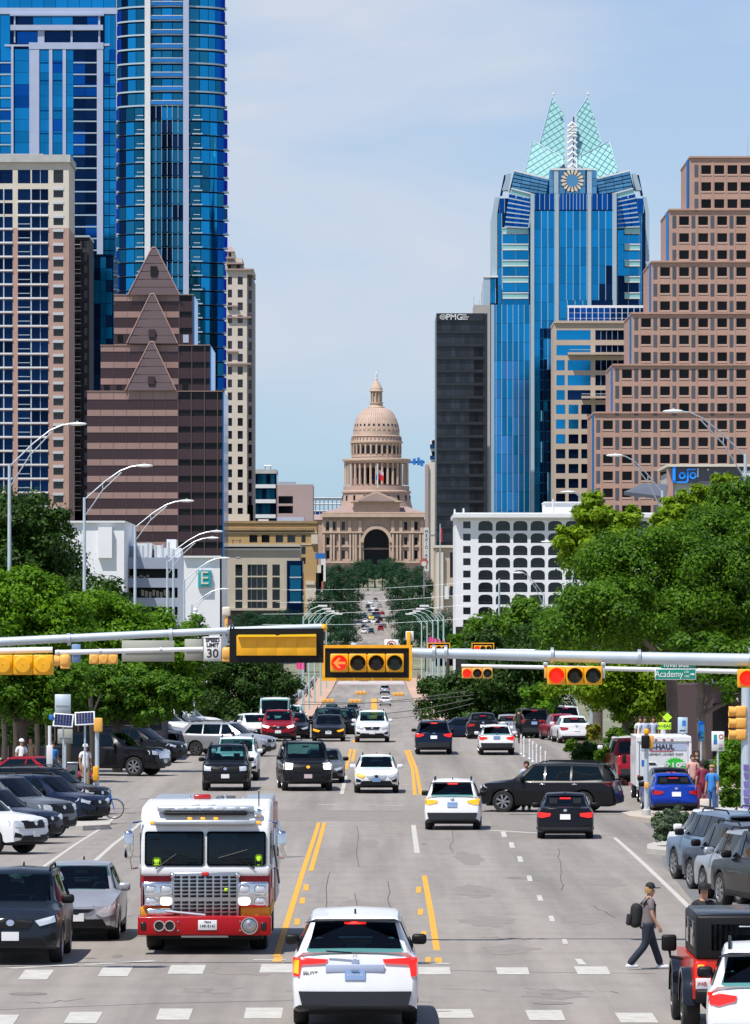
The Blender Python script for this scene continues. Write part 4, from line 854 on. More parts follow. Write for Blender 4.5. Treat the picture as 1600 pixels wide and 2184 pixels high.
            for d in ((.55*-sgn, -.835), (.835*-sgn, .55)):
                nrm = (-d[1], d[0])
                for k in range(-14, 15):
                    p = (ctr.x+nrm[0]*k*S(11.5, D), ctr.z+nrm[1]*k*S(11.5, D)); c = clip(p, d)
                    if c and c[1]-c[0] > .5: a, b = [(p[0]+d[0]*q, yat(p[1]+d[1]*q), p[1]+d[1]*q) for q in c]; g.tube([a, b], .085, 4)
            obj('glazing_bars', g, mat('bar_green', (.12, .26, .27), .5) if 'bar_green' not in MAT else MAT['bar_green'], t)
        fin([(1183, 192), (1209, 231), (1209, 362), (1160, 362), (1152, 305)], 12, 6, 'crown_fin')
        fin([(1139, 292), (1201, 326), (1204, 344), (1168, 379), (1121, 362)], 7, 9, 'crown_fin')
        obj('antenna', MB().tube([(X(f(1183), D), D+16, Z(193, D)), (X(f(1183), D), D+16, Z(181, D))], .14, 5).ball((X(f(1185), D), D+16, Z(190, D)), .4), MAT['white_trim'], t)
    # lattice spine between the fins
    sp = MB(); 
    for a in (1213, 1229): sp.box(X(a-.9, D), X(a+.9, D), D+14, D+15, Z(357, D), Z(272, D))
    for k in range(7):
        y = 272+k*13; sp.tube([P(1212, y+8, D+14), P(1221, y, D+14), P(1230, y+8, D+14)], .5, 4)
    for y in (270, 278, 283, 290): sp.tube([P(1212, y, D+14), P(1230, y, D+14)], .45, 4)
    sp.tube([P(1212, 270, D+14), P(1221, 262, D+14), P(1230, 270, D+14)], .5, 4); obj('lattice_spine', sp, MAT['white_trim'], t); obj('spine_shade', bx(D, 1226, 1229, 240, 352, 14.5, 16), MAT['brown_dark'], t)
    obj('spine_hub', MB().lathe([(.01, D+11), (S(8, D), D+11), (S(8, D), D+14)], 20, (X(1221, D), Z(356, D)), axis='y'), MAT['white_trim'], t)
    # central block with the dial
    obj('crown_block', MB().prism([(X(1176, D), Z(360, D)), (X(1266, D), Z(360, D)), (X(1280, D), Z(412, D)), (X(1167, D), Z(412, D))], D+3.4, D+20), MAT['glass_navy'], t)
    for a, b, m in ((1172, 1181, 'glass_haze'), (1193, 1207, 'glass_haze'), (1208, 1222, 'glass_haze'), (1222.5, 1236, 'glass_haze'), (1236.5, 1250, 'glass_haze'), (1262, 1274, 'glass_haze')):
        for y in (361, 378.5, 396): obj('window', bx(D, a+.4, b-.4, y, y+16.6, 3, 3.4), MAT[m], t)
    for a in (1182, 1253): obj('pilaster', bx(D, a, a+10, 359, 413, 2.4, 4), pm_, t)
    obj('cap_rail', bx(D, 1174, 1268, 357.5, 361, 2.2, 8), MAT['white_trim'], t)
    dx, dz = X(1221.5, D), Z(384, D); obj('dial_backing', MB().lathe([(.01, D+2.5), (S(24, D), D+2.5), (S(24, D), D+3)], 32, (dx, dz), axis='y'), MAT['panel_slate'], t)
    obj('dial_glass', MB().lathe([(.01, D+2.25), (S(13, D), D+2.25), (S(13, D), D+2.5)], 28, (dx, dz), axis='y'), MAT['glass_haze'], t)
    for k in range(16):
        a = 2*math.pi*k/16; u = Vector((math.cos(a), 0, math.sin(a))); v = Vector((-math.sin(a), 0, math.cos(a))); c = Vector((dx, D+2.0, dz)); r = lambda q, s: c+u*S(q, D)+v*S(s, D)
        obj('dial_petal', MB().add([r(13, -1.2), r(13, 1.2), r(21, 3.1), r(24.5, 1.6), r(24.5, -1.6), r(21, -3.1)]+[p+Vector((0, .5, 0)) for p in (r(13, -1.2), r(13, 1.2), r(21, 3.1), r(24.5, 1.6), r(24.5, -1.6), r(21, -3.1))], [[0, 1, 2, 3, 4, 5], [11, 10, 9, 8, 7, 6]]+[[i, (i+1) % 6, 6+(i+1) % 6, 6+i] for i in range(6)]), MAT['cream'], t)
    # lower wing on the left
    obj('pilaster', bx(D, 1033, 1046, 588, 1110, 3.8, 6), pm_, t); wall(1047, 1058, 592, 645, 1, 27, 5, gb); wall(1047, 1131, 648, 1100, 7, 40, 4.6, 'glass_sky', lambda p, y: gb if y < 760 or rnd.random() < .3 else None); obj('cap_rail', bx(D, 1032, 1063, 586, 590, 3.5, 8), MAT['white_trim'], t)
    obj('pilaster', bx(D, 1047, 1055, 648, 1110, 4.2, 5.2), pm_, t)
    # dark lower strip: a neighbour's reflection put into the pane colour
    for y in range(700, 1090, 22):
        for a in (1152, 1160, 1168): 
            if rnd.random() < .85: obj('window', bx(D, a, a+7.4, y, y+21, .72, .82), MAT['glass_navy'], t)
owl_tower()
def beige_offices():
    D = 1500.; t = bname('beige terraced office building with ribbon windows in front of the crowned tower', 'building', 'office_building')
    w_ = MB(); shell(w_, 1183, 1350, 686, D, 30)
    blue = lambda px, py: 'glass_blue' if px < 1206 or (px < 1236 and py < 850) or (px < 1262 and py < 800) else 'glass_navy'
    top = [686, 704, 725, 736, 758, 768, 790, 800, 822, 832, 853]; xs = [1183, 1187, 1205, 1211, 1260, 1270, 1334, 1350]
    gw(w_, t, D, [1183, 1187, 1260, 1270, 1334, 1350], top[:5], lambda i, j: ({1: 'glass_blue', 3: 'glass_navy'}.get(i) if j % 2 == 1 else False), rec=.5)  # blue reflection on the left columns is put into their glass colour
    gw(w_, t, D, xs, top[4:], lambda i, j: ({1: 'glass_blue', 3: 'glass_blue' if j < 4 else 'glass_navy', 5: 'glass_navy'}.get(i) if j % 2 == 1 else False), rec=.5)
    low = [853]+rows(863, 31.6, 20, 9); gw(w_, t, D, [1183, 1186, 1206, 1213, 1234, 1240, 1262, 1270, 1302, 1350], low, lambda i, j: ((('glass_blue' if i == 1 and j < 6 or (i == 3 and j < 5) else 'glass_navy')) if i in (1, 3, 5, 7) and j % 2 == 1 else False), rec=.5)
    obj('wall', w_, MAT['beige'], t)
    for y in range(704, 850, 32):
        for p in (1282, 1294, 1306, 1318): obj('mullion', bx(D, p-.5, p+.5, y, y+22, .25, .45), MAT['steel'], t)
    obj('coping', bx(D, 1182, 1352, 684, 689, -.6, 30), MAT['beige'], t); obj('terrace', bx(D, 1211, 1345, 752, 757, -2.5, 0), MAT['beige'], t); obj('terrace_rail', bx(D, 1214, 1262, 746, 747.2, -2.4, -2.2), MAT['galv'], t); obj('terrace', bx(D, 1240, 1306, 845, 850, -2.5, 0), MAT['beige'], t); obj('terrace_rail', bx(D, 1240, 1304, 840, 841.2, -2.4, -2.2), MAT['galv'], t)
    D2 = 1520.; obj('rooftop_core', bx(D2, 1212, 1400, 654, 700, .3, 16), MAT['glass_navy'], t)
    for j in range(3):
        for i in range(14): o = obj('window', pane(S(11, D2), S(10, D2)), None, t, (X(1213+i*12.7+6, D2), D2, Z(656+j*11.5+5.5, D2))); omat(o, MAT['glass_blue_deep'])
    obj('rooftop_grid', bx(D2, 1211, 1400, 651, 690, .08, .28), MAT['white_trim'], t)
beige_offices()
def granite_steps():
    D = 1350.; t = bname('pink granite office tower stepping up to the right edge with square black windows', 'tower', 'stepped_tower')
    w_ = MB(); steps = [(1472, 335), (1428, 447), (1390, 558), (1348, 668), (1308, 778), (1268, 880)]; cnt = 0; nxt = 1720
    yr = lambda k: 352+36.3*k
    for s, (px, top) in enumerate(steps):
        off = (6-s)*-1.0+6
        bot = steps[s+1][1] if s < 5 else 1150
        b0 = MB()
        ks = [k for k in range(-1, 23) if top+6 < yr(k) and yr(k)+19 < bot+4]
        ys = [top]
        for k in ks: ys += [yr(k), yr(k)+19]
        ys.append(bot if bot > ys[-1] else ys[-1]+2)
        xs = [px]
        if s == 0: ws = [1496+28*i for i in range(7)]
        else: ws = []; 
        if s: 
            q = 1287+40.6*(5-s)-.5
            while q < 1640: ws.append(q); q += 40.6
        for q in ws: xs += [q, q+21]
        xs.append(1700)
        gw(w_, t, D, xs, ys, lambda i, j: (i % 2 == 1 and j % 2 == 1 and xs[i] < 1612) and 'window_black', rec=.9)
        w_.box(X(px, D), X(1700, D), D, D+40+s, Z(bot, D), Z(top, D), skip='fb')
        for q in ws:
            if q > 1605: continue
            for k in ks:
                obj('sill', bx(D, q-1, q+22, yr(k)+19.2, yr(k)+22.4, -.12, .1), MAT['granite_sill'], t)
                if s or q < 1500: obj('slate_panel', bx(D, q-14.5, q-6, yr(k)-1, yr(k)+26, -.03, .05), MAT['panel_slate'], t)
        obj('coping', bx(D, px-1.5, 1700, top-2, top+1.5, -.5, 40), MAT['granite_r'], t)
        for q in ws:
            if q < 1605: obj('pilaster', bx(D, q-4.6, q-2.2, top+6, bot, -.07, .02), MAT['granite_r'], t)
        obj('corner_glass', bx(D, px-6 if s < 2 else px-4, px, top+4, bot, 3, 3.3), MAT['glass_sky'], t)
        y = 2
    obj('wall', w_, MAT['granite_r'], t)
    obj('antenna', MB().tube([P(1595, 340, D+5), P(1595, 292, D+5)], .12, 5), MAT['galv'], t)
granite_steps()
def arcade():
    D = 1000.; t = bname('white building with a grid of dark arched openings and a heavy cornice', 'building', 'arcaded_building')
    w_ = MB(); shell(w_, 972, 1400, 1096, D, 34)
    gw(w_, t, D, [972, 988, 1004, 1018], [1096]+rows(1112, 26.2, 15, 9), lambda i, j: i == 1 and j % 2 == 1, rec=.6)
    xs = [1018]
    for k in range(10): xs += [1020.5+37.2*k, 1020.5+37.2*k+30.5]
    xs.append(1400)
    gw(w_, t, D, xs, [1096]+rows(1111, 26.2, 21, 9)+[1360], lambda i, j: i % 2 == 1 and j % 2 == 1 and xs[i] < 1390, rec=2.2, arch=.36)
    obj('wall', w_, MAT['white_wall'], t)
    for k in range(9):
        for i in range(6 if k < 6 else 5): obj('inner_slab', bx(D, 1021+37.2*i, 1050+37.2*i, 1126+26.2*k, 1127.5+26.2*k, 1.9, 2.1), MAT['panel_slate'], t)
    obj('cornice', bx(D, 967, 1402, 1096, 1104, -1.6, 34), MAT['white_trim'], t); obj('cornice', bx(D, 970, 1402, 1104, 1107, -.9, 0), MAT['white_trim'], t); obj('cornice_cap', bx(D, 969, 1402, 1093.5, 1096, -.8, 34), MAT['white_trim'], t)
    obj('penthouse', bx(D, 1163, 1243, 1071, 1097, 4, 18), MAT['white_wall'], t); obj('penthouse_cap', bx(D, 1162, 1244, 1069, 1072, 3.7, 18), MAT['white_trim'], t)
    for p, y in ((968, 1086), (987, 1084), (1178, 1064)): obj('roof_vent', MB().tube([P(p+2, 1096, D+1), P(p+2, y, D+1)], [.22, .14], 6), MAT['white_trim'], t)
arcade()
def corner_shop():
    D = 420.; t = bname('dark fascia corner building with blue Lojo lettering above the right trees', 'building', 'shop_building')
    obj('wall', bx(D, 1430, 1760, 1005, 1500, .3, 14), MAT['grey_conc'], t); obj('corner_pier', bx(D, 1424, 1436, 1000, 1500, .1, 1.2), MAT['granite_r'], t)
    obj('coping', bx(D, 1423, 1760, 990, 995.5, -.5, 14), MAT['cream'], t); obj('fascia', bx(D, 1437, 1760, 995.5, 1030, -.05, .4), MAT['panel_slate'], t)
    s = obj('sign_frame', MB().box(X(1434.5, D), X(1441, D), D-.25, D-.06, Z(1029, D), Z(996, D)).box(X(1441, D), X(1466, D), D-.25, D-.06, Z(1030, D), Z(1027, D)).box(X(1434.5, D), X(1440, D), D-.5, D-.06, Z(1024, D), Z(1000, D)), MAT['blue_neon'], t)
    for ch, px, sz in (('o', 1455, 30), ('j', 1467, 30), ('o', 1478, 30)): text_obj('letter', ch, S(sz, D), (X(px, D), D-.16, Z(1012, D)), MAT['blue_neon'], t, .06, font_off=.02)
    obj('letter_bar', bx(D, 1466, 1484, 1000, 1002.5, -.22, -.08), MAT['blue_neon'], t); obj('sign_end', bx(D, 1487, 1490, 999, 1017, -.2, 0), MAT['white_trim'], t)
    for p, y in ((1510, 1002), (1526, 1008), (1545, 1010)): obj('lamp', MB().ball((X(p, D), D-.2, Z(y, D)), .09), MAT['white_trim'], t)
    obj('side_sign', bx(D, 1582, 1600, 1004, 1016, -.3, 0), MAT['white_trim'], t)
    D = 400.; t = thing('canopy_pavilion', 'flat roofed canopy on slim posts behind the street lamp at right', 'canopy', (0, 0, 0))
    rf = MB().add([P(1331, 1056, D-3), P(1420, 1066, D-3), P(1425, 1040, D+5), P(1372, 1038, D+5)]+[p+Vector((0, 0, .25)) for p in (P(1331, 1056, D-3), P(1420, 1066, D-3), P(1425, 1040, D+5), P(1372, 1038, D+5))], [[3, 2, 1, 0], [4, 5, 6, 7], [0, 1, 5, 4], [1, 2, 6, 5], [2, 3, 7, 6], [3, 0, 4, 7]]); obj('roof', rf, MAT['panel_slate'], t)
    for p in (1404, 1416): obj('post', bx(D, p-1.5, p+1.5, 1062, 1500, 0, .3), MAT['steel'], t)
    for i in range(5): obj('rafter', MB().tube([P(1345+i*17, 1059+i*1.6, D-2.9), P(1382+i*9, 1042, D+4.5)], .06, 4), MAT['steel'], t)
corner_shop()
# ================================================================== vehicles
def paint(key, col, metal=.0, rough=.28, coat=.28): return mat(key, col, rough, metal, coat=coat, spec=.15, var=.04, sc_=3)
for k, c, me in (('car_white', (.74, .75, .76), 0), ('car_black', (.008, .008, .010), 0), ('car_navy', (.010, .018, .045), .3), ('car_silver', (.46, .48, .52), .55), ('car_grey', (.15, .165, .185), .4), ('car_red', (.30, .012, .025), .2), ('car_blue', (.01, .05, .42), .3),
                 ('car_jeep', (.62, .03, .015), 0), ('car_slate', (.018, .026, .038), .3), ('car_bluesilver', (.17, .25, .36), .5), ('car_yellow', (.75, .55, .03), 0), ('fire_red', (.36, .006, .010), 0)): paint(k, c, me)
PM = lambda k: MAT[k]
def T_(L_, W_, H, **k):
    d = dict(L=L_, W=W_, H=H, r=.36, fo=.90, wb=L_*.585, gc=.24, tw=.71, zc=.655*H, zh=.585*H, belt=.62*H, ycowl=L_/2-1.22, ywt=L_/2-1.98, yrt=-L_/2+.58, yrb=-L_/2+.10, zdeck=.655*H, ztail=.65*H, rake=.10, kind='suv'); d.update(k); return d
TY = {
 'suv': T_(4.65, 1.87, 1.69), 'suv_big': T_(4.99, 2.0, 1.80, r=.385, tw=.67, yrt=-2.495+.50), 'coupe_suv': T_(4.42, 1.81, 1.50, r=.35, tw=.67, yrt=-2.21+.85),
 'full': T_(5.35, 2.06, 1.95, r=.41, tw=.765, zh=.60*1.95, yrt=-2.675+.32, yrb=-2.675+.07, gc=.30), 'box': T_(4.80, 1.93, 1.83, r=.40, tw=.75, zh=.60*1.83, yrt=-2.4+.40, gc=.30),
 'sedan': T_(4.62, 1.80, 1.44, r=.325, gc=.20, tw=.66, zc=.645*1.44, zh=.53*1.44, belt=.615*1.44, ywt=2.31-2.05, yrt=-2.31+1.42, yrb=-2.31+.66, zdeck=1.02, ztail=1.0, kind='sedan'),
 'versa': T_(4.50, 1.70, 1.53, r=.31, gc=.20, tw=.66, zc=.64*1.53, zh=.53*1.53, belt=.61*1.53, ycowl=1.10, ywt=.30, yrt=-2.25+1.32, yrb=-2.25+.60, zdeck=1.05, ztail=1.03, kind='sedan'),
 'pickup': T_(5.90, 2.06, 1.93, r=.42, fo=.98, wb=3.75, gc=.34, tw=.75, zh=.63*1.93, zc=.67*1.93, belt=.64*1.93, ycowl=1.45, ywt=.72, yrt=-1.15, yrb=-1.30, zdeck=1.28, ztail=1.27, kind='pickup'),
 'van': T_(5.5, 2.0, 2.3, r=.36, tw=.82, zc=1.25, zh=1.05, belt=1.25, ycowl=1.9, ywt=1.15, yrt=-2.72, yrb=-2.74, zdeck=1.3, ztail=1.3),
}
def car_stations(p):
    L_, W_, H = p['L'], p['W'], p['H']; f = L_/2; r_ = -f; hw = W_/2; yf = f-p['fo']; yr = yf-p['wb']; p['yf'], p['yr'] = yf, yr; ra = p['r']+.06
    ctl = [ # y, width factor, bottom, belt, greenhouse base z, base x, roof x, roof edge z, roof z
        (r_, .90, p['gc']+.10, p['belt']-.05, p['ztail']-.045, .80, .60, p['ztail']-.015, p['ztail']), (r_+.07, .965, p['gc']+.06, p['belt']-.02, p['ztail']-.035, .86, .66, p['ztail']-.01, p['ztail']+.004)]
    if p['kind'] == 'suv': ctl += [(p['yrb']+.03, .97, p['gc']+.05, p['belt'], p['belt']+.015, .93, .84, p['zdeck']+.02, p['zdeck']+.03), (p['yrt'], .995, p['gc'], p['belt'], p['belt']+.02, .935, p['tw'], H-.085, H-.03)]
    else: ctl += [(p['yrb']-.02, .99, p['gc'], p['belt'], p['zdeck']-.03, .89, .74, p['zdeck']-.01, p['zdeck']), (p['yrt'], 1.0, p['gc'], p['belt'], p['belt']+.02, .92, p['tw'], H-.08, H-.03)]
    ctl += [((p['yrt']+p['ywt'])/2+.15, 1.0, p['gc'], p['belt'], p['belt']+.015, .935, p['tw']+.01, H-.05, H), (p['ywt'], .995, p['gc'], p['belt']-.01, p['belt']+.01, .93, p['tw']-.01, H-.075, H-.03),
            (p['ycowl'], .99, p['gc'], p['belt']-.03, p['zc']-.055, .90, .80, p['zc']-.012, p['zc']+.012), (f-.38, .965, p['gc']+.02, p['belt']-.07, p['zh']-.03, .86, .62, p['zh']+.012, p['zh']+.03), (f-.10, .925, p['gc']+.05, p['belt']-.13, p['zh']-.085, .82, .58, p['zh']-.035, p['zh']-.02), (f, .80, p['gc']+.09, p['belt']-.22, p['zh']-.17, .72, .5, p['zh']-.12, p['zh']-.11)]
    ys = sorted({round(c[0], 4) for c in ctl} | {round(yc+ra*math.cos(math.pi*k/8), 4) for yc in (yf, yr) for k in range(9)})
    dW = p['ycowl']-p['ywt']; p['wc'] = (p['ywt']+.11*dW, p['ycowl']-.05*dW); r0 = p['yrb']+(.03 if p['kind'] == 'suv' else -.02); dR = p['yrt']-r0; p['rc'] = (r0+.10*dR, p['yrt']-.16*dR)
    ys = sorted(set(ys) | {round(q, 4) for q in p['wc']+p['rc']})
    ys = [y for i, y in enumerate(ys) if i == 0 or y-ys[i-1] > .012]
    o = []
    for y in ys:
        for a, b in zip(ctl, ctl[1:]):
            if a[0]-1e-4 <= y <= b[0]+1e-4:
                u = (y-a[0])/(b[0]-a[0]); v = [a[i]+(b[i]-a[i])*u for i in range(9)]; break
        arch = 0
        for yc in (yf, yr):
            if abs(y-yc) < ra: arch = max(arch, p['r']+math.sqrt(max(ra*ra-(y-yc)**2, 0)))
        w = hw*v[1]; zb = max(v[2], arch); zm = max(v[2]+(v[3]-v[2])*.52, arch+.02); z3 = max(v[3]-.10, zm+.02)
        pts = [(w*.90, zb), (w*.975, max(v[2]+.04, arch)+.005), (w, zm), (w*.99, z3), (w*.958, v[3]), (w*v[5], v[4]), (w*v[6], v[7]), (w*v[6]*.91, v[7]+(v[8]-v[7])*.36), (0, v[8])]
        end = p['rake'] if (y < r_+.01 or y > f-.01) else p['rake']*.6 if (y > f-.12 or y < r_+.08) else 0
        row = []
        for x, z in pts:
            t = max(0, (z-.62))/.6
            yy = y+(end*t if y < 0 else -end*t) if p['kind'] != 'sedan' or y > 0 else y+end*t*.6
            if y < r_+.08 and len(row) >= 3: yy += .055
            row.append((x, yy, z))
        o.append(row)
    return o
def car_mesh(p, cut=False):
    rows_ = car_stations(p); mb = MB(); n = 9; full = []
    for row in rows_: full.append([(-x, y, z) for x, y, z in row]+[(x, y, z) for x, y, z in row[-2::-1]])
    m = 17
    vs = [v for f in full for v in f]; fs = []; fm = []
    for i in range(len(full)-1):
        ym_ = (rows_[i][0][1]+rows_[i+1][0][1])/2; op = cut and any(a < ym_ < b for a, b in (p['wc'], p['rc']))
        for j in range(m-1):
            if op and j in (7, 8): continue
            fs.append([i*m+j, i*m+j+1, (i+1)*m+j+1, (i+1)*m+j]); fm.append(1 if j in (0, 15) else 0)
        fs.append([i*m+m-1, i*m, (i+1)*m, (i+1)*m+m-1]); fm.append(1)
    mb.add(vs, fs); mb.mi = fm
    for row, sg in ((rows_[0], -1), (rows_[-1], 1)):
        us = (-1, -.75, -.4, 0, .4, .75, 1); g = [[(x*u, y+sg*(1-u*u)*(.05 if sg < 0 else .09), z+(row[8][2]-z)*0) for u in us] for x, y, z in row[:8]]
        k = len(us); vs = [v for r in g for v in r]; q = [[i*k+j, i*k+j+1, (i+1)*k+j+1, (i+1)*k+j] for i in range(7) for j in range(k-1)]
        vs.append((0, row[8][1]+sg*.03, row[8][2])); q += [[7*k+j, 7*k+j+1, len(vs)-1] for j in range(k-1)]
        mb.add(vs, q if sg < 0 else [f[::-1] for f in q]); mb.mi[-len(q):] = [1 if i_ < k-1 else 0 for i_ in range(len(q))]
    return mb.mesh('body', 38, [MAT['car_white'], MAT['trim_grey']])
def decal(bvh, poly, ax, sg, off=.022, m='car_glass', name='glass', cuts=2):
    """a plate lying on the body, cut to an outline given in front, rear or side view"""
    bm = bmesh.new()
    f = bm.faces.new([bm.verts.new((p[0], 0, p[1]) if ax == 'y' else (0, p[0], p[1])) for p in poly])
    bmesh.ops.triangulate(bm, faces=[f]); bmesh.ops.subdivide_edges(bm, edges=bm.edges[:], cuts=cuts, use_grid_fill=True)
    ray = Vector((0, -sg, 0)) if ax == 'y' else Vector((-sg, 0, 0)); c = 1 if ax == 'y' else 0
    for v in bm.verts:
        o = v.co-ray*8; h = bvh.ray_cast(o, ray)[0]
        if h is None: h = bvh.find_nearest(v.co-ray*3)[0]
        v.co[c] = h[c]+sg*off
    be = [e for e in bm.edges if e.is_boundary]; r = bmesh.ops.extrude_edge_only(bm, edges=be)
    for v in r['geom']:
        if isinstance(v, bmesh.types.BMVert): v.co -= Vector((0, sg, 0) if ax == 'y' else (sg, 0, 0))*(off+.02)
    bmesh.ops.recalc_face_normals(bm, faces=bm.faces[:])
    me = bpy.data.meshes.new(name); bm.to_mesh(me); bm.free(); me.materials.append(MAT[m]); me.polygons.foreach_set('use_smooth', [True]*len(me.polygons)); me.set_sharp_from_angle(angle=R(35)); return me
mir = lambda poly: [(-x, z) for x, z in poly]
_wh = {}
def wheel_mesh(r, w):
    k = (r, w)
    if k not in _wh:
        ty = MB().lathe([(r*.66, -w/2), (r*.93, -w/2), (r, -w/2+.035), (r, w/2-.035), (r*.93, w/2), (r*.66, w/2)], 26, axis='x')
        rim = MB().lathe([(.01, w*.46), (r*.17, w*.44), (r*.18, w*.2)], 16, axis='x').lathe([(r*.60, w*.22), (r*.64, w*.50), (r*.70, w*.50)], 26, axis='x')
        for i in range(7):
            a = 2*math.pi*i/7; u, v = Vector((0, math.cos(a), math.sin(a))), Vector((0, -math.sin(a), math.cos(a))); X1 = Vector((1, 0, 0))
            q = [u*r*.15+v*r*.06, u*r*.62+v*r*.10, u*r*.62-v*r*.10, u*r*.15-v*r*.06]; rim.add([c+X1*w*.48 for c in q]+[c+X1*w*.2 for c in q], [[0, 1, 2, 3], [0, 4, 5, 1], [2, 6, 7, 3]])
        rd = MB().lathe([(.01, w*.2), (r*.64, w*.18)], 26, axis='x')
        _wh[k] = (ty.mesh('wheel', 40, [MAT['rubber']]), rim.mesh('rim', 30, [MAT['rim_silver']]), rd.mesh('rim_back', 0, [MAT['black_trim']]))
    return _wh[k]
def rbox(sx, sy, sz, bev, m, name='part', seg=2):
    bm = bmesh.new(); bmesh.ops.create_cube(bm, size=1); bmesh.ops.scale(bm, vec=(sx, sy, sz), verts=bm.verts[:])
    bmesh.ops.bevel(bm, geom=bm.edges[:], offset=bev, segments=seg, affect='EDGES', profile=.5)
    me = bpy.data.meshes.new(name); bm.to_mesh(me); bm.free(); me.materials.append(MAT[m]); me.polygons.foreach_set('use_smooth', [True]*len(me.polygons)); me.set_sharp_from_angle(angle=R(50)); return me
_ct = {}
def car_kit(ty, style=''):
    if (ty, style) in _ct: return _ct[ty, style]
    p = TY[ty]; me = car_mesh(p); bm = bmesh.new(); bm.from_mesh(me); bmesh.ops.triangulate(bm, faces=bm.faces[:]); bvh = BVHTree.FromBMesh(bm); bm.free(); me = car_mesh(p, True)
    L_, W_, H = p['L'], p['W'], p['H']; hw = W_/2; f = L_/2; b, zh, zt = p['belt'], p['zh'], p['ztail']; K = [('body', me, 0, None)]
    D_ = lambda n, poly, ax, sg, m, **k: K.append((n, decal(bvh, poly, ax, sg, m=m, name=n, **k), 0, None))
    tw = p['tw']
    zw0 = p['zc']+.045; D_('windscreen', [(-.82*hw, zw0-.02), (.82*hw, zw0-.02), ((tw-.035)*hw, H-.085), (-(tw-.035)*hw, H-.085)], 'y', 1, 'see_glass', cuts=7)
    zr0 = (p['belt']+.09 if p['kind'] == 'suv' else p['zdeck']+.03); D_('rear_window', [(-.76*hw, zr0+.03), (-.70*hw, zr0), (.70*hw, zr0), (.76*hw, zr0+.03), ((tw-.07)*hw, H-.16), (-(tw-.07)*hw, H-.16)], 'y', -1, 'see_glass', cuts=6)
    z0, z1 = b+.055, H-.125; ya = p['ycowl']-.30; yb = p['ywt']-.02; yc = (p['yf']+p['yr'])/2-.05; yd = p['yrt']+(.16 if p['kind'] == 'suv' else .02); ye = p['yrb']+(.42 if p['kind'] == 'suv' else .30)
    ym = yc-.95 if p['kind'] == 'suv' else None
    for sg in (-1, 1):
        D_('side_window', [(ya, z0), (yb, z1), (yc+.04, z1), (yc+.04, z0)], 'x', sg, 'car_glass')
        if p['kind'] == 'suv' and ym-.1 > ye:
            D_('side_window', [(yc-.04, z0), (yc-.04, z1), (ym+.03, z1), (ym+.03, z0)], 'x', sg, 'car_glass'); D_('side_window', [(ym-.05, z0), (ym-.05, z1), (yd, z1-.02), (ye-.1, z0+.03)], 'x', sg, 'car_glass')
        else: D_('side_window', [(yc-.04, z0), (yc-.04, z1), (yd, z1-.02), (ye, z0+.02)], 'x', sg, 'car_glass')
        D_('sill_trim', [(p['yf']-p['r']-.08, p['gc']+.01), (p['yf']-p['r']-.08, p['gc']+.13), (p['yr']+p['r']+.08, p['gc']+.13), (p['yr']+p['r']+.08, p['gc']+.01)], 'x', sg, 'black_trim', cuts=1)
        M_ = (lambda q: q) if sg > 0 else mir
        if style == 'tahoe': hl = [(.58, -.02), (.93, .0), (.95, -.27), (.62, -.27), (.60, -.20), (.84, -.19), (.83, -.1), (.58, -.1)]
        elif style == 'versa': hl = [(.46, -.20), (.72, -.06), (.90, .06), (.97, -.05), (.93, -.22), (.62, -.28)]
        elif ty == 'sedan': hl = [(.48, -.13), (.90, -.02), (.94, -.13), (.60, -.21)]
        elif ty in ('full', 'pickup', 'box'): hl = [(.58, -.08), (.93, -.06), (.94, -.24), (.60, -.26)]
        else: hl = [(.48, -.13), (.90, -.03), (.95, -.14), (.58, -.23)]
        D_('headlight', M_([(x*hw, zh+z-.035) for x, z in hl]), 'y', 1, 'lamp_clear', off=.03, cuts=4)
        if style == 'pilot': tl = [(.43, -.02), (.97, .01), (.985, -.27), (.875, -.29), (.845, -.105), (.47, -.08)]
        elif p['kind'] == 'sedan': tl = [(.50, -.06), (.97, -.02), (.96, -.17), (.80, -.20), (.52, -.15)]
        elif ty in ('full', 'box'): tl = [(.84, .02), (.97, .02), (.97, -.42), (.84, -.40)]
        elif ty == 'pickup': tl = [(.84, -.03), (.97, -.03), (.97, -.42), (.84, -.40)]
        else: tl = [(.52, -.05), (.97, .01), (.97, -.16), (.80, -.19), (.54, -.12)]
        D_('taillight', M_([(x*hw, b+z) for x, z in tl]), 'y', -1, 'lamp_red', off=.03, cuts=4)
        if style == 'pilot': D_('indicator', M_([(x*hw, b+z) for x, z in ((.875, -.04), (.955, -.03), (.96, -.23), (.885, -.25))]), 'y', -1, 'lamp_amber', off=.055, cuts=3)
    gz_ = {'full': (.62, -.03, .60, -.40), 'pickup': (.56, -.0, .52, -.45), 'box': (.56, -.06, .50, -.34)}.get(ty, (.46, -.10, .34, -.30))
    if style == 'versa': gz_ = (.44, -.10, .30, -.22)
    D_('grille', [(-gz_[0]*hw, zh+gz_[1]-.05), (gz_[0]*hw, zh+gz_[1]-.05), (gz_[2]*hw, zh+gz_[3]), (-gz_[2]*hw, zh+gz_[3])], 'y', 1, 'black_trim', off=.03, cuts=4)
    D_('lower_intake', [(-.62*hw, p['gc']+.26), (.62*hw, p['gc']+.26), (.72*hw, p['gc']+.12), (-.72*hw, p['gc']+.12)], 'y', 1, 'black_trim', off=.03, cuts=4)
    if style != 'versa':
        for sg in (-1, 1): D_('fog_pocket', [(sg*.66*hw, p['gc']+.28), (sg*.88*hw, p['gc']+.36), (sg*.90*hw, p['gc']+.22), (sg*.70*hw, p['gc']+.2)], 'y', 1, 'black_trim', cuts=1)
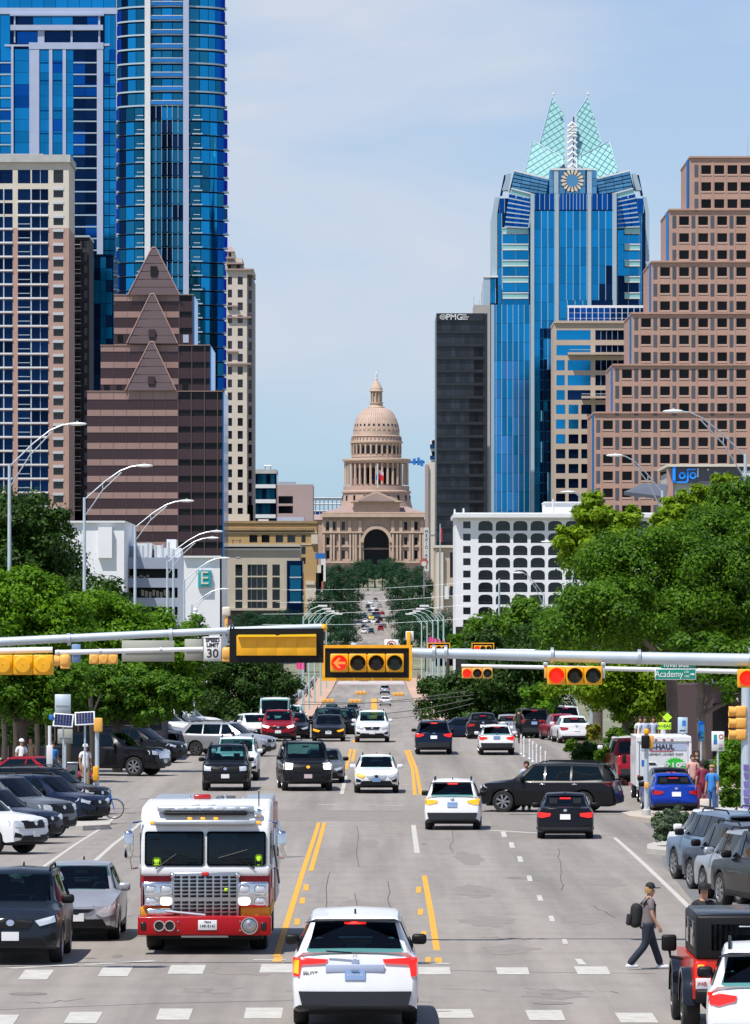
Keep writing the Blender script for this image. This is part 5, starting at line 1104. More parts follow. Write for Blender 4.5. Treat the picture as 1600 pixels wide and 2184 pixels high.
    D_('rear_bumper_trim', [(-.82*hw, p['gc']+.095), (.82*hw, p['gc']+.095), (.885*hw, p['gc']+(.36 if p['kind'] != 'sedan' else .2)), (-.885*hw, p['gc']+(.36 if p['kind'] != 'sedan' else .2))], 'y', -1, 'trim_grey', cuts=6, off=.03)
    if p['kind'] == 'suv': D_('tailgate_shade', [(-.80*hw, H-.135), (.80*hw*.9, H-.135), (.62*hw, H-.095), (-.62*hw, H-.095)], 'y', -1, 'black_trim', cuts=1, off=.03)
    hz = H-.14 if p['kind'] == 'suv' else H-.17
    D_('brake_lamp', [(-.17, hz-.03), (.17, hz-.03), (.17, hz+.012), (-.17, hz+.012)], 'y', -1, 'lamp_red', off=.05, cuts=1)
    zp = .86 if p['kind'] == 'suv' else .74
    if ty == 'sedan': zp = .72
    D_('rear_plate', [(-.16, zp-.08), (.16, zp-.08), (.16, zp+.08), (-.16, zp+.08)], 'y', -1, 'plate_white', off=.03, cuts=1); zq = p['gc']+.30
    D_('front_plate', [(-.16, zq-.08), (.16, zq-.08), (.16, zq+.08), (-.16, zq+.08)], 'y', 1, 'plate_white', off=.04, cuts=1)
    D_('front_badge', [(.075*math.cos(a*math.pi/5), zh-.20+.06*math.sin(a*math.pi/5)) for a in range(10)], 'y', 1, 'chrome', off=.045, cuts=0); D_('rear_badge', [(.06*math.cos(a*math.pi/5), zp+.20+.045*math.sin(a*math.pi/5)) for a in range(10)], 'y', -1, 'chrome', off=.03, cuts=0)
    mm = rbox(.24, .13, .17, .05, 'black_trim', 'mirror')
    for sg in (-1, 1): K.append(('mirror', mm, (sg*(hw*.93+.10), p['ycowl']-.38, b+.10), None))
    tyre, rim, back = wheel_mesh(p['r'], .24)
    for y in (p['yf'], p['yr']):
        for sg in (-1, 1): K.append(('wheel', tyre, (sg*(hw-.145), y, p['r']), (rim, back, sg)))
    zs = p['gc']+.33; yd_ = p['ycowl']-.12; st = MB().box(-.24, .24, -.14, .36, 0, .16).prism([(-.16, .1), (-.02, .1), (-.14, .62), (-.26, .62)], -.24, .24, 'x').box(-.13, .13, -.27, -.18, .64, .82).mesh('seat', 0, [MAT['seat_dark']])
    for sg in (-1, 1): K.append(('seat', st, (sg*.40, p['ywt']-.30, zs), None))
    K.append(('rear_seat', MB().box(-hw*.70, hw*.70, p['ywt']-1.75, p['ywt']-1.5, zs, zs+.55).box(-.5, -.25, p['ywt']-1.74, p['ywt']-1.66, zs+.57, zs+.74).box(.25, .5, p['ywt']-1.74, p['ywt']-1.66, zs+.57, zs+.74).mesh('rear_seat', 0, [MAT['seat_dark']]), 0, None))
    K.append(('dashboard', MB().prism([(yd_-.55, zs), (yd_, zs), (yd_+.1, p['zc']-.06), (yd_-.35, p['zc']-.03), (yd_-.55, p['zc']-.12)], -hw*.74, hw*.74, 'x').mesh('dashboard', 0, [MAT['dash_grey']]), 0, None)); K.append(('steering_wheel', MB().lathe([(.155, -.012), (.18, 0), (.155, .012)], 16, axis='y').mesh('steering_wheel', 0, [MAT['seat_dark']]), (-.40, p['ycowl']-.85, p['zc']-.03), None)); K.append(('rear_mirror', MB().box(-.12, .12, 0, .03, 0, .06).mesh('rear_mirror', 0, [MAT['seat_dark']]), (0, p['ywt']+.10, H-.24), None))
    K.append(('chassis', MB().box(-hw*.72, hw*.72, -f+.25, f-.25, p['gc']-.02, p['gc']+.35).mesh('chassis', 0, [MAT['black_trim']]), 0, None))
    if p['kind'] == 'suv' and style != 'pilot':
        for sg in (-1, 1): K.append(('roof_rail', MB().tube([(sg*tw*hw*.9, p['yrt']+.15, H-.04), (sg*tw*hw*.9, p['yrt']+.3, H+.035), (sg*tw*hw*.9, p['ywt']-.35, H+.035), (sg*tw*hw*.9, p['ywt']-.2, H-.04)], .022, 5).mesh('roof_rail', 30, [MAT['steel' if 0 else 'black_trim']]), 0, None))
    K.append(('antenna', MB().prism([(p['yrt']+.20, H-.03), (p['yrt']+.42, H-.03), (p['yrt']+.22, H+.05)], -.015, .015, 'x').mesh('antenna', 0, [MAT['black_trim']]), 0, None))
    _ct[ty, style] = K; return K
FRONT = {'headlight', 'grille', 'lower_intake', 'front_plate', 'front_badge', 'windscreen', 'fog_pocket'}; REAR = {'taillight', 'rear_bumper_trim', 'brake_lamp', 'rear_plate', 'rear_badge', 'tailgate_shade', 'indicator'}
def car(ty, col, loc, h, label, cat='car', name='car', style='', sw=(), group=None, seen='both', drop=(), scale=1):
    """one vehicle; sw swaps materials of named parts, seen says which end faces the camera"""
    if cat == 'car': cat, name = {'pickup': ('pickup truck', 'pickup_truck'), 'van': ('van', 'van'), 'sedan': ('car', 'sedan'), 'versa': ('car', 'sedan')}.get(ty, ('car', 'sport_utility_car'))
    t = thing(name, label, cat, loc, -R(h), group)
    if scale != 1: t.scale = (scale,)*3
    sw = dict(sw); cnt = {}
    for n, me, at, wh in car_kit(ty, style):
        if n in drop or (seen == 'rear' and n in FRONT and n != 'windscreen') or (seen == 'front' and n in REAR): continue
        o = obj(n, me, None, t, at or None)
        cnt[n] = cnt.get(n, 0)+1
        if n == 'body': omat(o, MAT[col])
        elif n == 'mirror' and col in ('car_white', 'car_silver', 'car_red') and sw.get('mirror') != 'black_trim': omat(o, MAT[col])
        if n in sw: omat(o, MAT[sw[n]])
        if n+str(cnt[n]) in sw: omat(o, MAT[sw[n+str(cnt[n])]])
        if wh:
            q = obj('rim', wh[0], None, o); q2 = obj('rim_back', wh[1], None, o)
            if wh[2] < 0: q.rotation_euler = q2.rotation_euler = (0, 0, math.pi)
            if sw.get('rim'): omat(q, MAT[sw['rim']])
    return t
def dirv(h): return Vector((math.sin(R(h)), math.cos(R(h)), 0))
def onroad(v): return Vector((v.x, v.y, gz(v.y)))
def near_axle(px, py, ty, h=0, D=None):                # nearest tyres seen at (px, py): the middle of the car
    D = D or GD(py); p = TY[ty]; d = D+p['wb']/2; return Vector((X(px, D), d, gz(d)))
def nose(px, py, ty, h, D=None):
    g = Vector((X(px, D), D, 0)) if D else G(px, py); c = g-dirv(h)*TY[ty]['L']/2; return onroad(c)
BR = {'taillight': 'lamp_red_lit', 'brake_lamp': 'lamp_red_lit'}
# -- moving traffic, away from us
c = car('suv_big', 'car_white', near_axle(758, 2186, 'suv_big'), 0, 'white sport utility car with lit brake lamps seen from behind in the near centre lane', style='pilot', seen='rear', sw={**BR, 'rear_plate': 'plate_blue', 'indicator': 'lamp_red_lit', 'indicator1': 'lamp_amber', 'mirror': 'black_trim'})
p_ = TY['suv_big']
text_obj('lettering', 'PILOT', .085, (-.70, -p_['L']/2+.052, .875), MAT['print_dark'], c, .004); text_obj('badge_letter', 'H', .10, (0, -p_['L']/2+.040, 1.15), MAT['steel'], c, .006); text_obj('plate_letters', 'TEXAS', .045, (0, -p_['L']/2-.006, .915), MAT['print_dark'], c, .004); text_obj('plate_number', 'BXR 4186', .062, (0, -p_['L']/2-.008, .845), MAT['plate_white'], c, .004)
for sg in (-1, 1): obj('reflector', rbox(.16, .03, .075, .012, 'lamp_red', 'reflector'), None, c, (sg*.74, -p_['L']/2+.0, .53))
obj('number_recess', rbox(.92, .03, .13, .012, 'lavender', 'number_recess'), None, c, (0, -p_['L']/2+.040, .955))
obj('wiper', MB().tube([(-.05, -2.47, 1.2), (-.45, -2.45, 1.225)], .012, 5), MAT['black_trim'], c)
car('suv', 'car_white', near_axle(969, 1769, 'suv'), 2, 'white sport utility car with amber lit indicators waiting right of the centre lane', seen='rear', sw={'taillight': 'lamp_amber', 'brake_lamp': 'lamp_red_lit', 'mirror': 'black_trim', 'rear_plate': 'plate_blue'})
car('sedan', 'car_black', near_axle(1209, 1788, 'sedan'), 2, 'black sedan with round red brake lamps in the right lane', seen='rear', sw=BR)
car('suv', 'car_navy', near_axle(925, 1609, 'suv'), 0, 'dark navy sport utility car braking beyond the junction seen from behind', seen='rear', sw=BR)
car('coupe_suv', 'car_white', near_axle(1059, 1610, 'coupe_suv'), 0, 'white low crossover car with red tail lamps beside the row of white bollards', seen='rear', sw={'taillight': 'lamp_red_lit', 'rear_plate': 'plate_blue'})
car('sedan', 'car_black', near_axle(1030, 1596, 'sedan', D=296), 0, 'black car half hidden left of the white crossover', seen='rear')
# -- turning out of the side street
c = car('suv_big', 'car_black', onroad(G(1176, 1731)), -78, 'long black sport utility car turning left out of the side street', sw={'rim': 'rim_silver'})
for y in (.55, -.62):
    for sg in (-1, 1): obj('door_handle', rbox(.03, .2, .035, .01, 'chrome', 'door_handle'), None, c, (sg*.985, y-.4, 1.02))
# -- oncoming
AMB = {'headlight': 'lamp_clear'}
c = car('suv', 'car_slate', near_axle(30, 2052, 'suv'), 180, 'dark slate sport utility car cut by the left edge at the crosswalk', seen='front', style='rav'); text_obj('plate_number', 'RFH-1426', .058, (0, 2.40, .54), MAT['print_dark'], c, .004, rot=(R(90), 0, R(180)))
c = car('versa', 'car_silver', near_axle(168, 2003, 'versa'), 180, 'silver sedan stopped behind the crosswalk left of the fire engine', seen='front', style='versa'); text_obj('plate_number', 'RFH-0313', .058, (0, 2.36, .50), MAT['print_dark'], c, .004, rot=(R(90), 0, R(180)))
for sg in (-1, 1): obj('chrome_trim', MB().tube([(sg*.36, 2.24, .72), (sg*.25, 2.28, .60), (sg*.10, 2.30, .585)], .018, 5), MAT['chrome'], c); obj('fog_pocket', rbox(.22, .04, .10, .02, 'black_trim', 'fog_pocket'), None, c, (sg*.56, 2.17, .44))
c = car('box', 'car_black', near_axle(482, 1686, 'box'), 180, 'black boxy sport utility car coming towards us left of the black full size one', seen='front')
car('box', 'car_white', near_axle(504, 1665, 'box', D=229), 180, 'white sport utility car tucked behind the black boxy one', seen='front')
car('full', 'car_black', near_axle(648, 1686, 'full'), 176, 'black full size sport utility car with bright bracket headlamps facing us', seen='front', style='tahoe', sw={'headlight': 'lamp_white_lit', 'front_plate': 'pale_pink', 'front_badge': 'lamp_amber'})
car('sedan', 'car_grey', near_axle(690, 1672, 'sedan', D=226), 180, 'grey car partly hidden behind the black full size sport utility car', seen='front')
car('coupe_suv', 'car_white', near_axle(803, 1691, 'coupe_suv'), 180, 'white crossover with one amber lit headlamp facing us in the turning lane', seen='front', sw={'headlight2': 'lamp_amber', 'front_plate': 'plate_blue', 'grille': 'steel', 'front_badge': 'black_trim'})
car('suv', 'car_white', near_axle(794, 1583, 'suv'), 180, 'white sport utility car with wide black grille facing us at the road crest', seen='front', sw={'mirror': 'car_white'})
car('sedan', 'car_black', near_axle(701, 1578, 'sedan', D=288), 180, 'black car with two amber lamps facing us at the road crest', seen='front', sw={'headlight': 'lamp_amber'})
car('suv', 'car_slate', near_axle(700, 1566, 'suv', D=297), 180, 'slate sport utility car just behind the black car with amber lamps', seen='front')
car('suv', 'car_black', near_axle(731, 1566, 'suv', D=301), 180, 'black sport utility car behind and right of the one with amber lamps', seen='front')
car('suv', 'car_red', near_axle(594, 1577, 'suv', D=288), 180, 'dark red sport utility car with pale lit lamps at the road crest', seen='front', sw={'headlight': 'lamp_white_lit'})
car('van', 'car_white', near_axle(586, 1566, 'van', D=303), 180, 'white van standing behind the dark red car', seen='front')
car('pickup', 'car_white', near_axle(612, 1566, 'pickup', D=306), 180, 'white pickup truck beside the white van at the crest', seen='front')
car('sedan', 'car_black', near_axle(626, 1570, 'sedan', D=296), 180, 'black sedan beside the dark red car', seen='front')
car('suv', 'car_silver', onroad(G(484, 1612)), 112, 'silver grey sport utility car pulling out of the parking row', sw={'mirror': 'black_trim'})
car('sedan', 'car_white', onroad(Vector((X(538, 292), 294, 0))), 165, 'white sedan behind the bonnet of the silver grey car', seen='front')
# -- far along the bridge
for px, D, ty, col, h, lab in ((708, 700, 'suv', 'car_navy', 180, 'dark blue car far off in the dip before the bridge'), (752, 720, 'sedan', 'car_slate', 180, 'slate grey car far off right of the dark blue one'), (822, 815, 'sedan', 'car_white', 0, 'white car driving away onto the bridge'), (821, 960, 'suv', 'car_silver', 0, 'silver car on the bridge beyond the white one'),
                               (775, 1130, 'sedan', 'car_red', 180, 'maroon car crossing at the far end of the bridge'), (735, 1135, 'sedan', 'car_white', 180, 'white car at the far end of the bridge')):
    car(ty, col, onroad(Vector((X(px, D), D, 0))), h, lab, drop=('sill_trim', 'roof_rail', 'antenna', 'fog_pocket', 'chassis', 'lower_intake', 'seat', 'rear_seat', 'dashboard', 'steering_wheel', 'rear_mirror'))
far = [(776, 1352, 'car_white'), (792, 1352, 'car_navy'), (776, 1340, 'car_black'), (806, 1333, 'car_navy'), (812, 1346, 'car_red'), (779, 1330, 'car_white'), (797, 1331, 'car_white'), (806, 1318, 'car_white'), (778, 1321, 'car_navy'), (811, 1326, 'car_black'), (792, 1322, 'car_yellow'), (779, 1315, 'car_silver'),
       (789, 1308, 'car_navy'), (771, 1319, 'car_white'), (796, 1302, 'car_white'), (810, 1296, 'car_silver'), (785, 1298, 'car_black'), (804, 1309, 'car_black'), (815, 1312, 'car_red'), (799, 1316, 'car_grey'), (783, 1345, 'car_silver'), (818, 1340, 'car_grey'), (790, 1290, 'car_white'), (801, 1284, 'car_grey')]
ORD = [a+b for a in ('', 'twenty ') for b in ('first', 'second', 'third', 'fourth', 'fifth', 'sixth', 'seventh', 'eighth', 'ninth', 'tenth', 'eleventh', 'twelfth', 'thirteenth', 'fourteenth', 'fifteenth', 'sixteenth', 'seventeenth', 'eighteenth', 'nineteenth', 'twentieth')]
far.sort(key=lambda a: -a[1])
for i, (px, py, col) in enumerate(far):
    D = next((d for d in range(1200, 2450, 5) if HY-(gz(d)-CZ)*F/d < py), 2400)
    car('suv' if i % 3 else 'sedan', col, onroad(Vector((X(px, D), D, 0))), 0 if px > 797 else 180, 'tiny far off %s car on the avenue, %s in the far queue' % (col[4:], ORD[i]), group='far cars on the avenue below the capitol', drop=('sill_trim', 'roof_rail', 'antenna', 'fog_pocket', 'chassis', 'lower_intake', 'front_badge', 'rear_badge', 'front_plate', 'rear_plate', 'mirror', 'tailgate_shade', 'rear_bumper_trim', 'brake_lamp', 'grille', 'side_window', 'seat', 'rear_seat', 'dashboard', 'steering_wheel', 'rear_mirror'))
# -- parked on the left, backed in at an angle
lp = [('box', 'car_white', 72, 1822, 120, 'white sport utility car parked nearest on the left edge'), ('suv', 'car_navy', 106, 1800, 120, 'navy car parked between the white and the grey ones on the left'), ('full', 'car_grey', 134, 1787, 120, 'grey full size sport utility car with big black grille parked on the left'),
      ('suv', 'car_navy', 208, 1760, 122, 'navy crossover with round chrome badge parked on the left in front of the black one'), ('suv', 'car_black', 214, 1738, 120, 'black sport utility car parked next to the traffic island'), ('pickup', 'car_black', 349, 1655, 112, 'black pickup truck with chrome grille and spoked wheels parked on the left'),
      ('suv', 'car_black', 384, 1627, 116, 'black sport utility car parked just beyond the black pickup truck'), ('box', 'car_black', 404, 1610, 116, 'black boxy car third beyond the pickup truck in the left row')]
for ty, col, px, py, h, lab in lp: car(ty, col, nose(px, py, ty, h), h, lab, seen='front', sw={'grille': 'chrome', 'front_plate': 'plate_white'} if ty == 'pickup' else {'front_plate': 'black_trim'} if col != 'car_white' else {})
for ty, col, px, D, h, lab in (('suv', 'car_silver', 398, 276, 118, 'silver car with teal windscreen deep in the left parking row'), ('suv', 'car_white', 420, 284, 118, 'white car behind the silver one in the left parking row'), ('sedan', 'car_silver', 440, 290, 118, 'silver sedan near the lamp posts in the left row'), ('box', 'car_black', 362, 288, 118, 'black car with a pale roof line at the back of the left row'),
                               ('box', 'car_white', 464, 300, 112, 'white boxy car at the far end of the left row'), ('suv', 'car_navy', 425, 300, 115, 'dark blue car at the far end of the left row'), ('suv', 'car_black', 330, 272, 118, 'black car behind the second black one in the left row'), ('sedan', 'car_red', 175, 214, 125, 'red car standing behind the grey pay station')): car(ty, col, nose(px, 0, ty, h, D), h, lab, seen='front')
# -- parked on the right
for ty, col, px, D, h, lab in (('suv', 'car_white', 1538, 141, -12, 'white sport utility car at the head of the right parking row beside the shrub'), ('suv_big', 'car_bluesilver', 1556, 135, -14, 'large blue silver sport utility car second in the right parking row'), ('suv', 'car_navy', 1586, 129.5, -14, 'navy car third in the right parking row'), ('suv', 'car_silver', 1618, 124.5, -14, 'silver car fourth in the right parking row'), ('box', 'car_black', 1664, 120, -14, 'black car last in the right parking row at the picture edge')):
    car(ty, col, onroad(Vector((X(px, D), D, 0))), h, lab, seen='rear')
for ty, col, px, D, h, lab, sw in (('suv', 'car_black', 1140, 297, 0, 'black car parked beyond the cyclist with its rear towards us', {'rear_plate': 'plate_blue'}), ('sedan', 'car_silver', 1088, 312, 0, 'silver car seen between the white crossover and the black parked car', {}), ('box', 'car_white', 1192, 300, -10, 'white boxy car parked by the end of the hedge', {}), ('sedan', 'car_red', 1199, 290, -8, 'bright red car parked at the hedge end', {'taillight': 'lamp_red_lit'}), ('sedan', 'car_white', 1222, 283, -5, 'white sedan parked behind the shrubs at right', {}),
                                   ('suv', 'car_white', 1338, 236, -8, 'white sport utility car parked left of the rental truck', {}), ('pickup', 'car_red', 1356, 222, -5, 'dark red pickup truck tucked behind the rental truck', {}), ('sedan', 'car_blue', 1436, 192, -3, 'bright blue sedan parked behind the rental truck', {}), ('sedan', 'car_black', 1431, 198.5, -3, 'black car hidden beyond the bright blue sedan', {})):
    car(ty, col, onroad(Vector((X(px, D), D+TY[ty]['L']/2, 0))), h, lab, seen='rear', sw=sw)
car('sedan', 'car_navy', onroad(Vector((X(1000, 330), 332, 0))), 90, 'navy car low behind the crest beneath the dark tree', seen='rear')
# -- right bottom corner: open jeep-like car and white crossover
car('suv', 'car_white', onroad(Vector((X(1668, 77.5), 77.5+2.3, 0))), 4, 'white crossover cut by the bottom right corner', seen='rear', sw={'taillight': 'lamp_red_lit', 'mirror': 'black_trim', 'rim': 'rim_dark'})
def offroader():
    D = 83.2; x0 = X(1588, D); t = thing('offroad_car', 'red boxy off road car with black hard top and rear spare wheel at bottom right', 'off-road car', onroad(Vector((x0, D+2, 0))), R(.5)); hw = .80
    bz = MB().prism([(-1.95, .55), (2.0, .55), (2.0, 1.12), (.75, 1.16), (-1.95, 1.16)], -hw, hw, 'x'); obj('body', bz, MAT['car_jeep'], t)
    obj('hard_top', rbox(1.52, 2.60, .68, .045, 'black_trim', 'hard_top'), None, t, (0, -.68, 1.50)); obj('roof_panel', rbox(1.44, 2.45, .06, .02, 'car_slate', 'roof_panel'), None, t, (0, -.68, 1.84))
    obj('rear_window', rbox(1.12, .03, .44, .015, 'car_glass', 'rear_window'), None, t, (.02, -1.965, 1.50))
    for sg in (-1, 1):
        obj('side_window', rbox(.02, .9, .40, .01, 'car_glass', 'side_window'), None, t, (sg*.757, -1.2, 1.52)); obj('side_window', rbox(.02, .75, .40, .01, 'car_glass', 'side_window'), None, t, (sg*.757, -.1, 1.52))
        for y in (1.25, -1.2):
            fl = MB().lathe([(.50, 0), (.56, 0), (.56, .22), (.50, .22)], 12, axis='x', a0=0, a1=math.pi); obj('fender', fl, MAT['car_slate'], t, ((.73 if sg > 0 else -.95), y, .44), smooth=40)
            w_ = obj('wheel', wheel_mesh(.40, .26)[0], None, t, (sg*.80, y, .40)); q = obj('rim', wheel_mesh(.40, .26)[1], None, w_); q.rotation_euler = (0, 0, 0 if sg > 0 else math.pi); omat(q, MAT['rim_dark'])
        obj('mirror', rbox(.24, .10, .26, .04, 'black_trim', 'mirror'), None, t, (sg*1.02, .55, 1.27)); obj('mirror_arm', MB().tube([(sg*.8, .55, 1.02), (sg*1.0, .55, 1.05), (sg*1.02, .55, 1.17)], .03, 6), MAT['black_trim'], t)
        tl = obj('taillight', rbox(.17, .05, .30, .02, 'lamp_red_lit', 'taillight'), None, t, (sg*.69, -1.975, .98)); obj('lens', rbox(.10, .03, .09, .01, 'lamp_amber', 'lens'), None, tl, (0, -.025, .06))
    obj('rear_bumper', rbox(1.55, .22, .20, .03, 'black_trim', 'rear_bumper'), None, t, (0, -2.03, .60)); obj('tailgate', rbox(1.02, .04, .56, .02, 'car_jeep', 'tailgate'), None, t, (.08, -1.96, .86)); obj('hinge', rbox(.16, .05, .09, .01, 'black_trim', 'hinge'), None, t, (-.35, -1.98, .95))
    w_ = obj('spare_wheel', wheel_mesh(.40, .26)[0], None, t, (.28, -2.12, 1.02), rot=(0, 0, -math.pi/2)); q = obj('rim', MB().lathe([(.01, .14), (.25, .14), (.27, .1)], 20, axis='x'), MAT['sign_white'], w_)
    obj('brake_lamp', rbox(.26, .06, .09, .03, 'lamp_red_lit', 'brake_lamp'), None, t, (.28, -2.02, 1.49)); pl = obj('licence_plate', rbox(.34, .02, .17, .008, 'plate_white', 'licence_plate'), None, t, (-.60, -2.03, .79)); text_obj('plate_number', 'X4B 135', .085, (0, -.014, 0), MAT['sign_red'], pl, .003)
    obj('bonnet', rbox(1.25, 1.2, .12, .05, 'car_jeep', 'bonnet'), None, t, (0, 1.4, 1.17)); obj('windscreen', rbox(1.40, .03, .42, .01, 'car_glass', 'windscreen'), None, t, (0, .66, 1.42), rot=(R(-22), 0, 0)); obj('chassis', MB().box(-.6, .6, -1.8, 1.9, .38, .56), MAT['black_trim'], t); obj('wiper', rbox(.4, .02, .02, .005, 'steel', 'wiper'), None, t, (.1, -1.99, 1.67))
offroader()
def fire_engine():
    D = 103.2; x0 = X(438, D); t = thing('fire_engine', 'white and red fire engine with chrome slotted grille facing us', 'fire engine', Vector((x0, D, gz(D))), R(0)); W2 = 1.24
    add = lambda n, sx, sy, sz, b, m, loc, rot=None, par=None: obj(n, rbox(sx, sy, sz, b, m, n), None, par or t, loc, rot=rot)
    # nose of the cab is at y = 0, the engine stretches away from us
    add('cab_lower', 2.48, 3.0, .98, .06, 'fire_red', (0, 1.56, 1.12))
    sect = [(.02, 1.52), (.0, 1.66), (.10, 2.36), (.14, 2.52), (.30, 2.70), (.62, 2.80), (3.05, 2.86), (3.05, 1.52)]
    cabm = MB().prism([(a, b) for a, b in sect], -W2, W2, 'x'); cb = obj('cab', cabm, MAT['car_white'], t)
    bev = cb.modifiers.new('bevel', 'BEVEL'); bev.width = .07; bev.segments = 3; cb.data.polygons.foreach_set('use_smooth', [True]*len(cb.data.polygons)); cb.data.set_sharp_from_angle(angle=R(40))
    add('hood_band', 2.46, .08, .20, .05, 'car_white', (0, .0, 1.58))
    for s in (-1, 1):
        add('windscreen', 1.13, .03, .66, .05, 'car_glass', (s*.595, .035, 2.0), (R(-8.5), 0, 0)); wp = MB().tube([(s*.95, -.07, 1.62), (s*.55, -.02, 1.9)], .014, 5).tube([(s*.25, -.0, 1.82), (s*.80, -.03, 1.98)], .012, 5); obj('wiper', wp, MAT['black_trim'], t)
        add('corner_window', .03, .45, .60, .012, 'car_glass', (s*1.245, .42, 2.0)); add('side_window', .03, .8, .55, .012, 'car_glass', (s*1.245, 1.5, 2.02)); add('door_handle', .05, .05, .6, .015, 'chrome', (s*1.27, .95, 1.5))
        hp = add('headlight', .62, .10, .50, .05, 'chrome', (s*.90, -.02, 1.13))
        for i in (-1, 1): 
            add('lamp', .22, .05, .17, .05, 'lamp_clear', (i*.15, -.05, .09), None, hp); add('lamp', .22, .05, .15, .05, 'lamp_white_lit' if i*s < 0 else 'lamp_clear', (i*.15, -.05, -.13), None, hp)
        add('yellow_stripe', .56, .05, .17, .01, 'paint_yellow', (s*.95, .03, .80)); add('stripe_side', .03, 2.9, .17, .01, 'paint_yellow', (s*1.243, 1.55, .80))
        # mirrors on bent arms
        arm = MB().tube([(s*1.22, .1, 1.65), (s*1.40, -.05, 1.62), (s*1.44, -.08, 1.85)], .022, 6).tube([(s*1.22, .1, 2.52), (s*1.40, -.05, 2.5), (s*1.44, -.08, 2.35)], .022, 6); obj('mirror_arm', arm, MAT['chrome'], t); mr = add('mirror', .19, .12, .54, .06, 'chrome', (s*1.46, -.06, 2.08)); add('mirror_glass', .14, .02, .44, .008, 'black_trim', (0, .062, 0), None, mr)
        for y in (1.35, 7.2):
            wmt = wheel_mesh(.54, .34); w_ = obj('wheel', wmt[0], None, t, (s*1.0, y, .54)); q = obj('rim', wmt[1], None, w_); q.rotation_euler = (0, 0, 0 if s > 0 else math.pi)
        add('grab_rail', .04, .04, .8, .015, 'chrome', (s*1.27, 2.7, 1.9)); add('marker_lamp', .09, .04, .05, .015, 'lamp_amber', (s*1.02, .12, 2.50)); add('siren_speaker', .10, .05, .10, .03, 'chrome', (s*.62, -.09, 1.50))
        for k in (1, 2): add('locker_door', .04, 1.5, 1.5, .02, 'steel', (s*1.255, 3.6+k*1.7, 1.5))
    # slotted grille
    gp = add('grille', 1.30, .09, .92, .03, 'rim_silver', (0, -.03, 1.10))
    sl = rbox(.125, .03, .055, .018, 'black_trim', 'slot')
    for r_ in range(10):
        for c_ in range(8): obj('slot', sl, None, gp, (-.535+c_*.153, -.042, .36-r_*.072-(.05 if r_ > 5 else 0)))
    obj('badge', rbox(.14, .03, .08, .02, 'sign_red', 'badge'), None, gp, (0, -.05, .42)); obj('grille_lamp', rbox(.07, .03, .07, .02, 'lime', 'grille_lamp'), None, gp, (.40, -.06, .12))
    bp = add('bumper', 2.54, .55, .36, .03, 'fire_red', (0, -.28, .55)); add('under_bumper', 2.2, .5, .2, .02, 'black_trim', (0, .1, .36)); add('tow_plate', .9, .05, .05, .01, 'rim_silver', (0, -.45, .35))
    for x in (-.86, -.66):
        fl = obj('fog_lamp', MB().lathe([(.01, 0), (.085, 0), (.095, .02), (.095, .06)], 18, axis='y'), MAT['lens_dark'], bp, (x, -.31, .01)); obj('lamp_ring', MB().lathe([(.085, -.02), (.105, -.02), (.105, .05)], 18, axis='y'), MAT['chrome'], fl)
    sp = obj('siren', MB().lathe([(.01, -.04), (.06, -.045), (.14, -.01), (.155, .03)], 22, axis='y'), MAT['rim_silver'], bp, (.86, -.30, .01)); obj('siren_ring', MB().lathe([(.145, -.03), (.165, -.03), (.165, .03)], 22, axis='y'), MAT['chrome'], sp)
    pl = obj('licence_plate', rbox(.36, .02, .19, .008, 'plate_white', 'licence_plate'), None, bp, (.06, -.285, .02)); text_obj('plate_letters', 'TEXAS', .045, (0, -.014, .06), MAT['print_dark'], pl, .003); text_obj('plate_number', '149-9141', .082, (0, -.014, -.02), MAT['print_dark'], pl, .003)
    for x in (-.5, .68):
        for z in (.09, -.08): obj('bolt', MB().ball((0, 0, 0), .018), MAT['chrome'], bp, (x, -.29, z))
    for x in (1.13, -1.16): obj('side_marker', rbox(.10, .03, .15, .02, 'lens_dark', 'side_marker'), None, bp, (x, -.28, 0))
    add('front_tray', .5, .16, .13, .02, 'chrome', (-.86, -.2, .80)); obj('hose_bar', MB().tube([(-.75, -.3, .82), (.0, -.25, .74)], .03, 6), MAT['steel'], t)
    # light bar, visor, lamps on the roof
    lb = add('light_bar', 1.85, .2, .11, .03, 'steel', (0, .22, 2.76)); add('light_bar_base', 1.6, .15, .06, .02, 'black_trim', (0, .16, 2.67))
    for i in range(7): obj('lens', rbox(.2, .06, .07, .02, ('steel', 'lamp_clear', 'galv')[i % 3], 'lens'), None, lb, (-.75+i*.25, -.08, 0))
    add('visor', 1.95, .16, .10, .03, 'steel', (0, .06, 2.50))
    for x in (-.25, 0, .25): add('marker_lamp', .09, .05, .05, .015, 'lamp_amber', (x-.05, .1, 2.575))
    add('air_vent', .16, .06, .02, .008, 'steel', (-.2, .55, 2.82)); add('air_vent', .16, .06, .02, .008, 'steel', (.1, .55, 2.82)); add('spot_lamp', .16, .14, .16, .05, 'chrome', (1.0, .15, 2.68)); obj('antenna', MB().tube([(1.02, .3, 2.8), (1.02, .3, 3.1)], .012, 5), MAT['black_trim'], t)
    # body behind the cab
    add('body', 2.48, 5.0, 2.0, .05, 'fire_red', (0, 5.7, 1.65)); add('roof_box', .95, 4.4, .16, .04, 'steel', (-.72, 5.6, 2.72)); add('roof_box', .55, 4.3, .17, .04, 'steel', (.92, 5.6, 2.72)); add('hose_bed', .95, 4.4, .08, .03, 'black_trim', (.1, 5.6, 2.66)); add('ladder', .38, 4.0, .08, .02, 'glass_sky', (.2, 5.6, 2.73)); add('beacon', .34, .2, .10, .04, 'lamp_red', (-.15, 2.9, 2.90))
    for i in range(4): add('roof_rail', .04, .04, .10, .01, 'chrome', (-.4+i*.35, 3.0, 2.88))
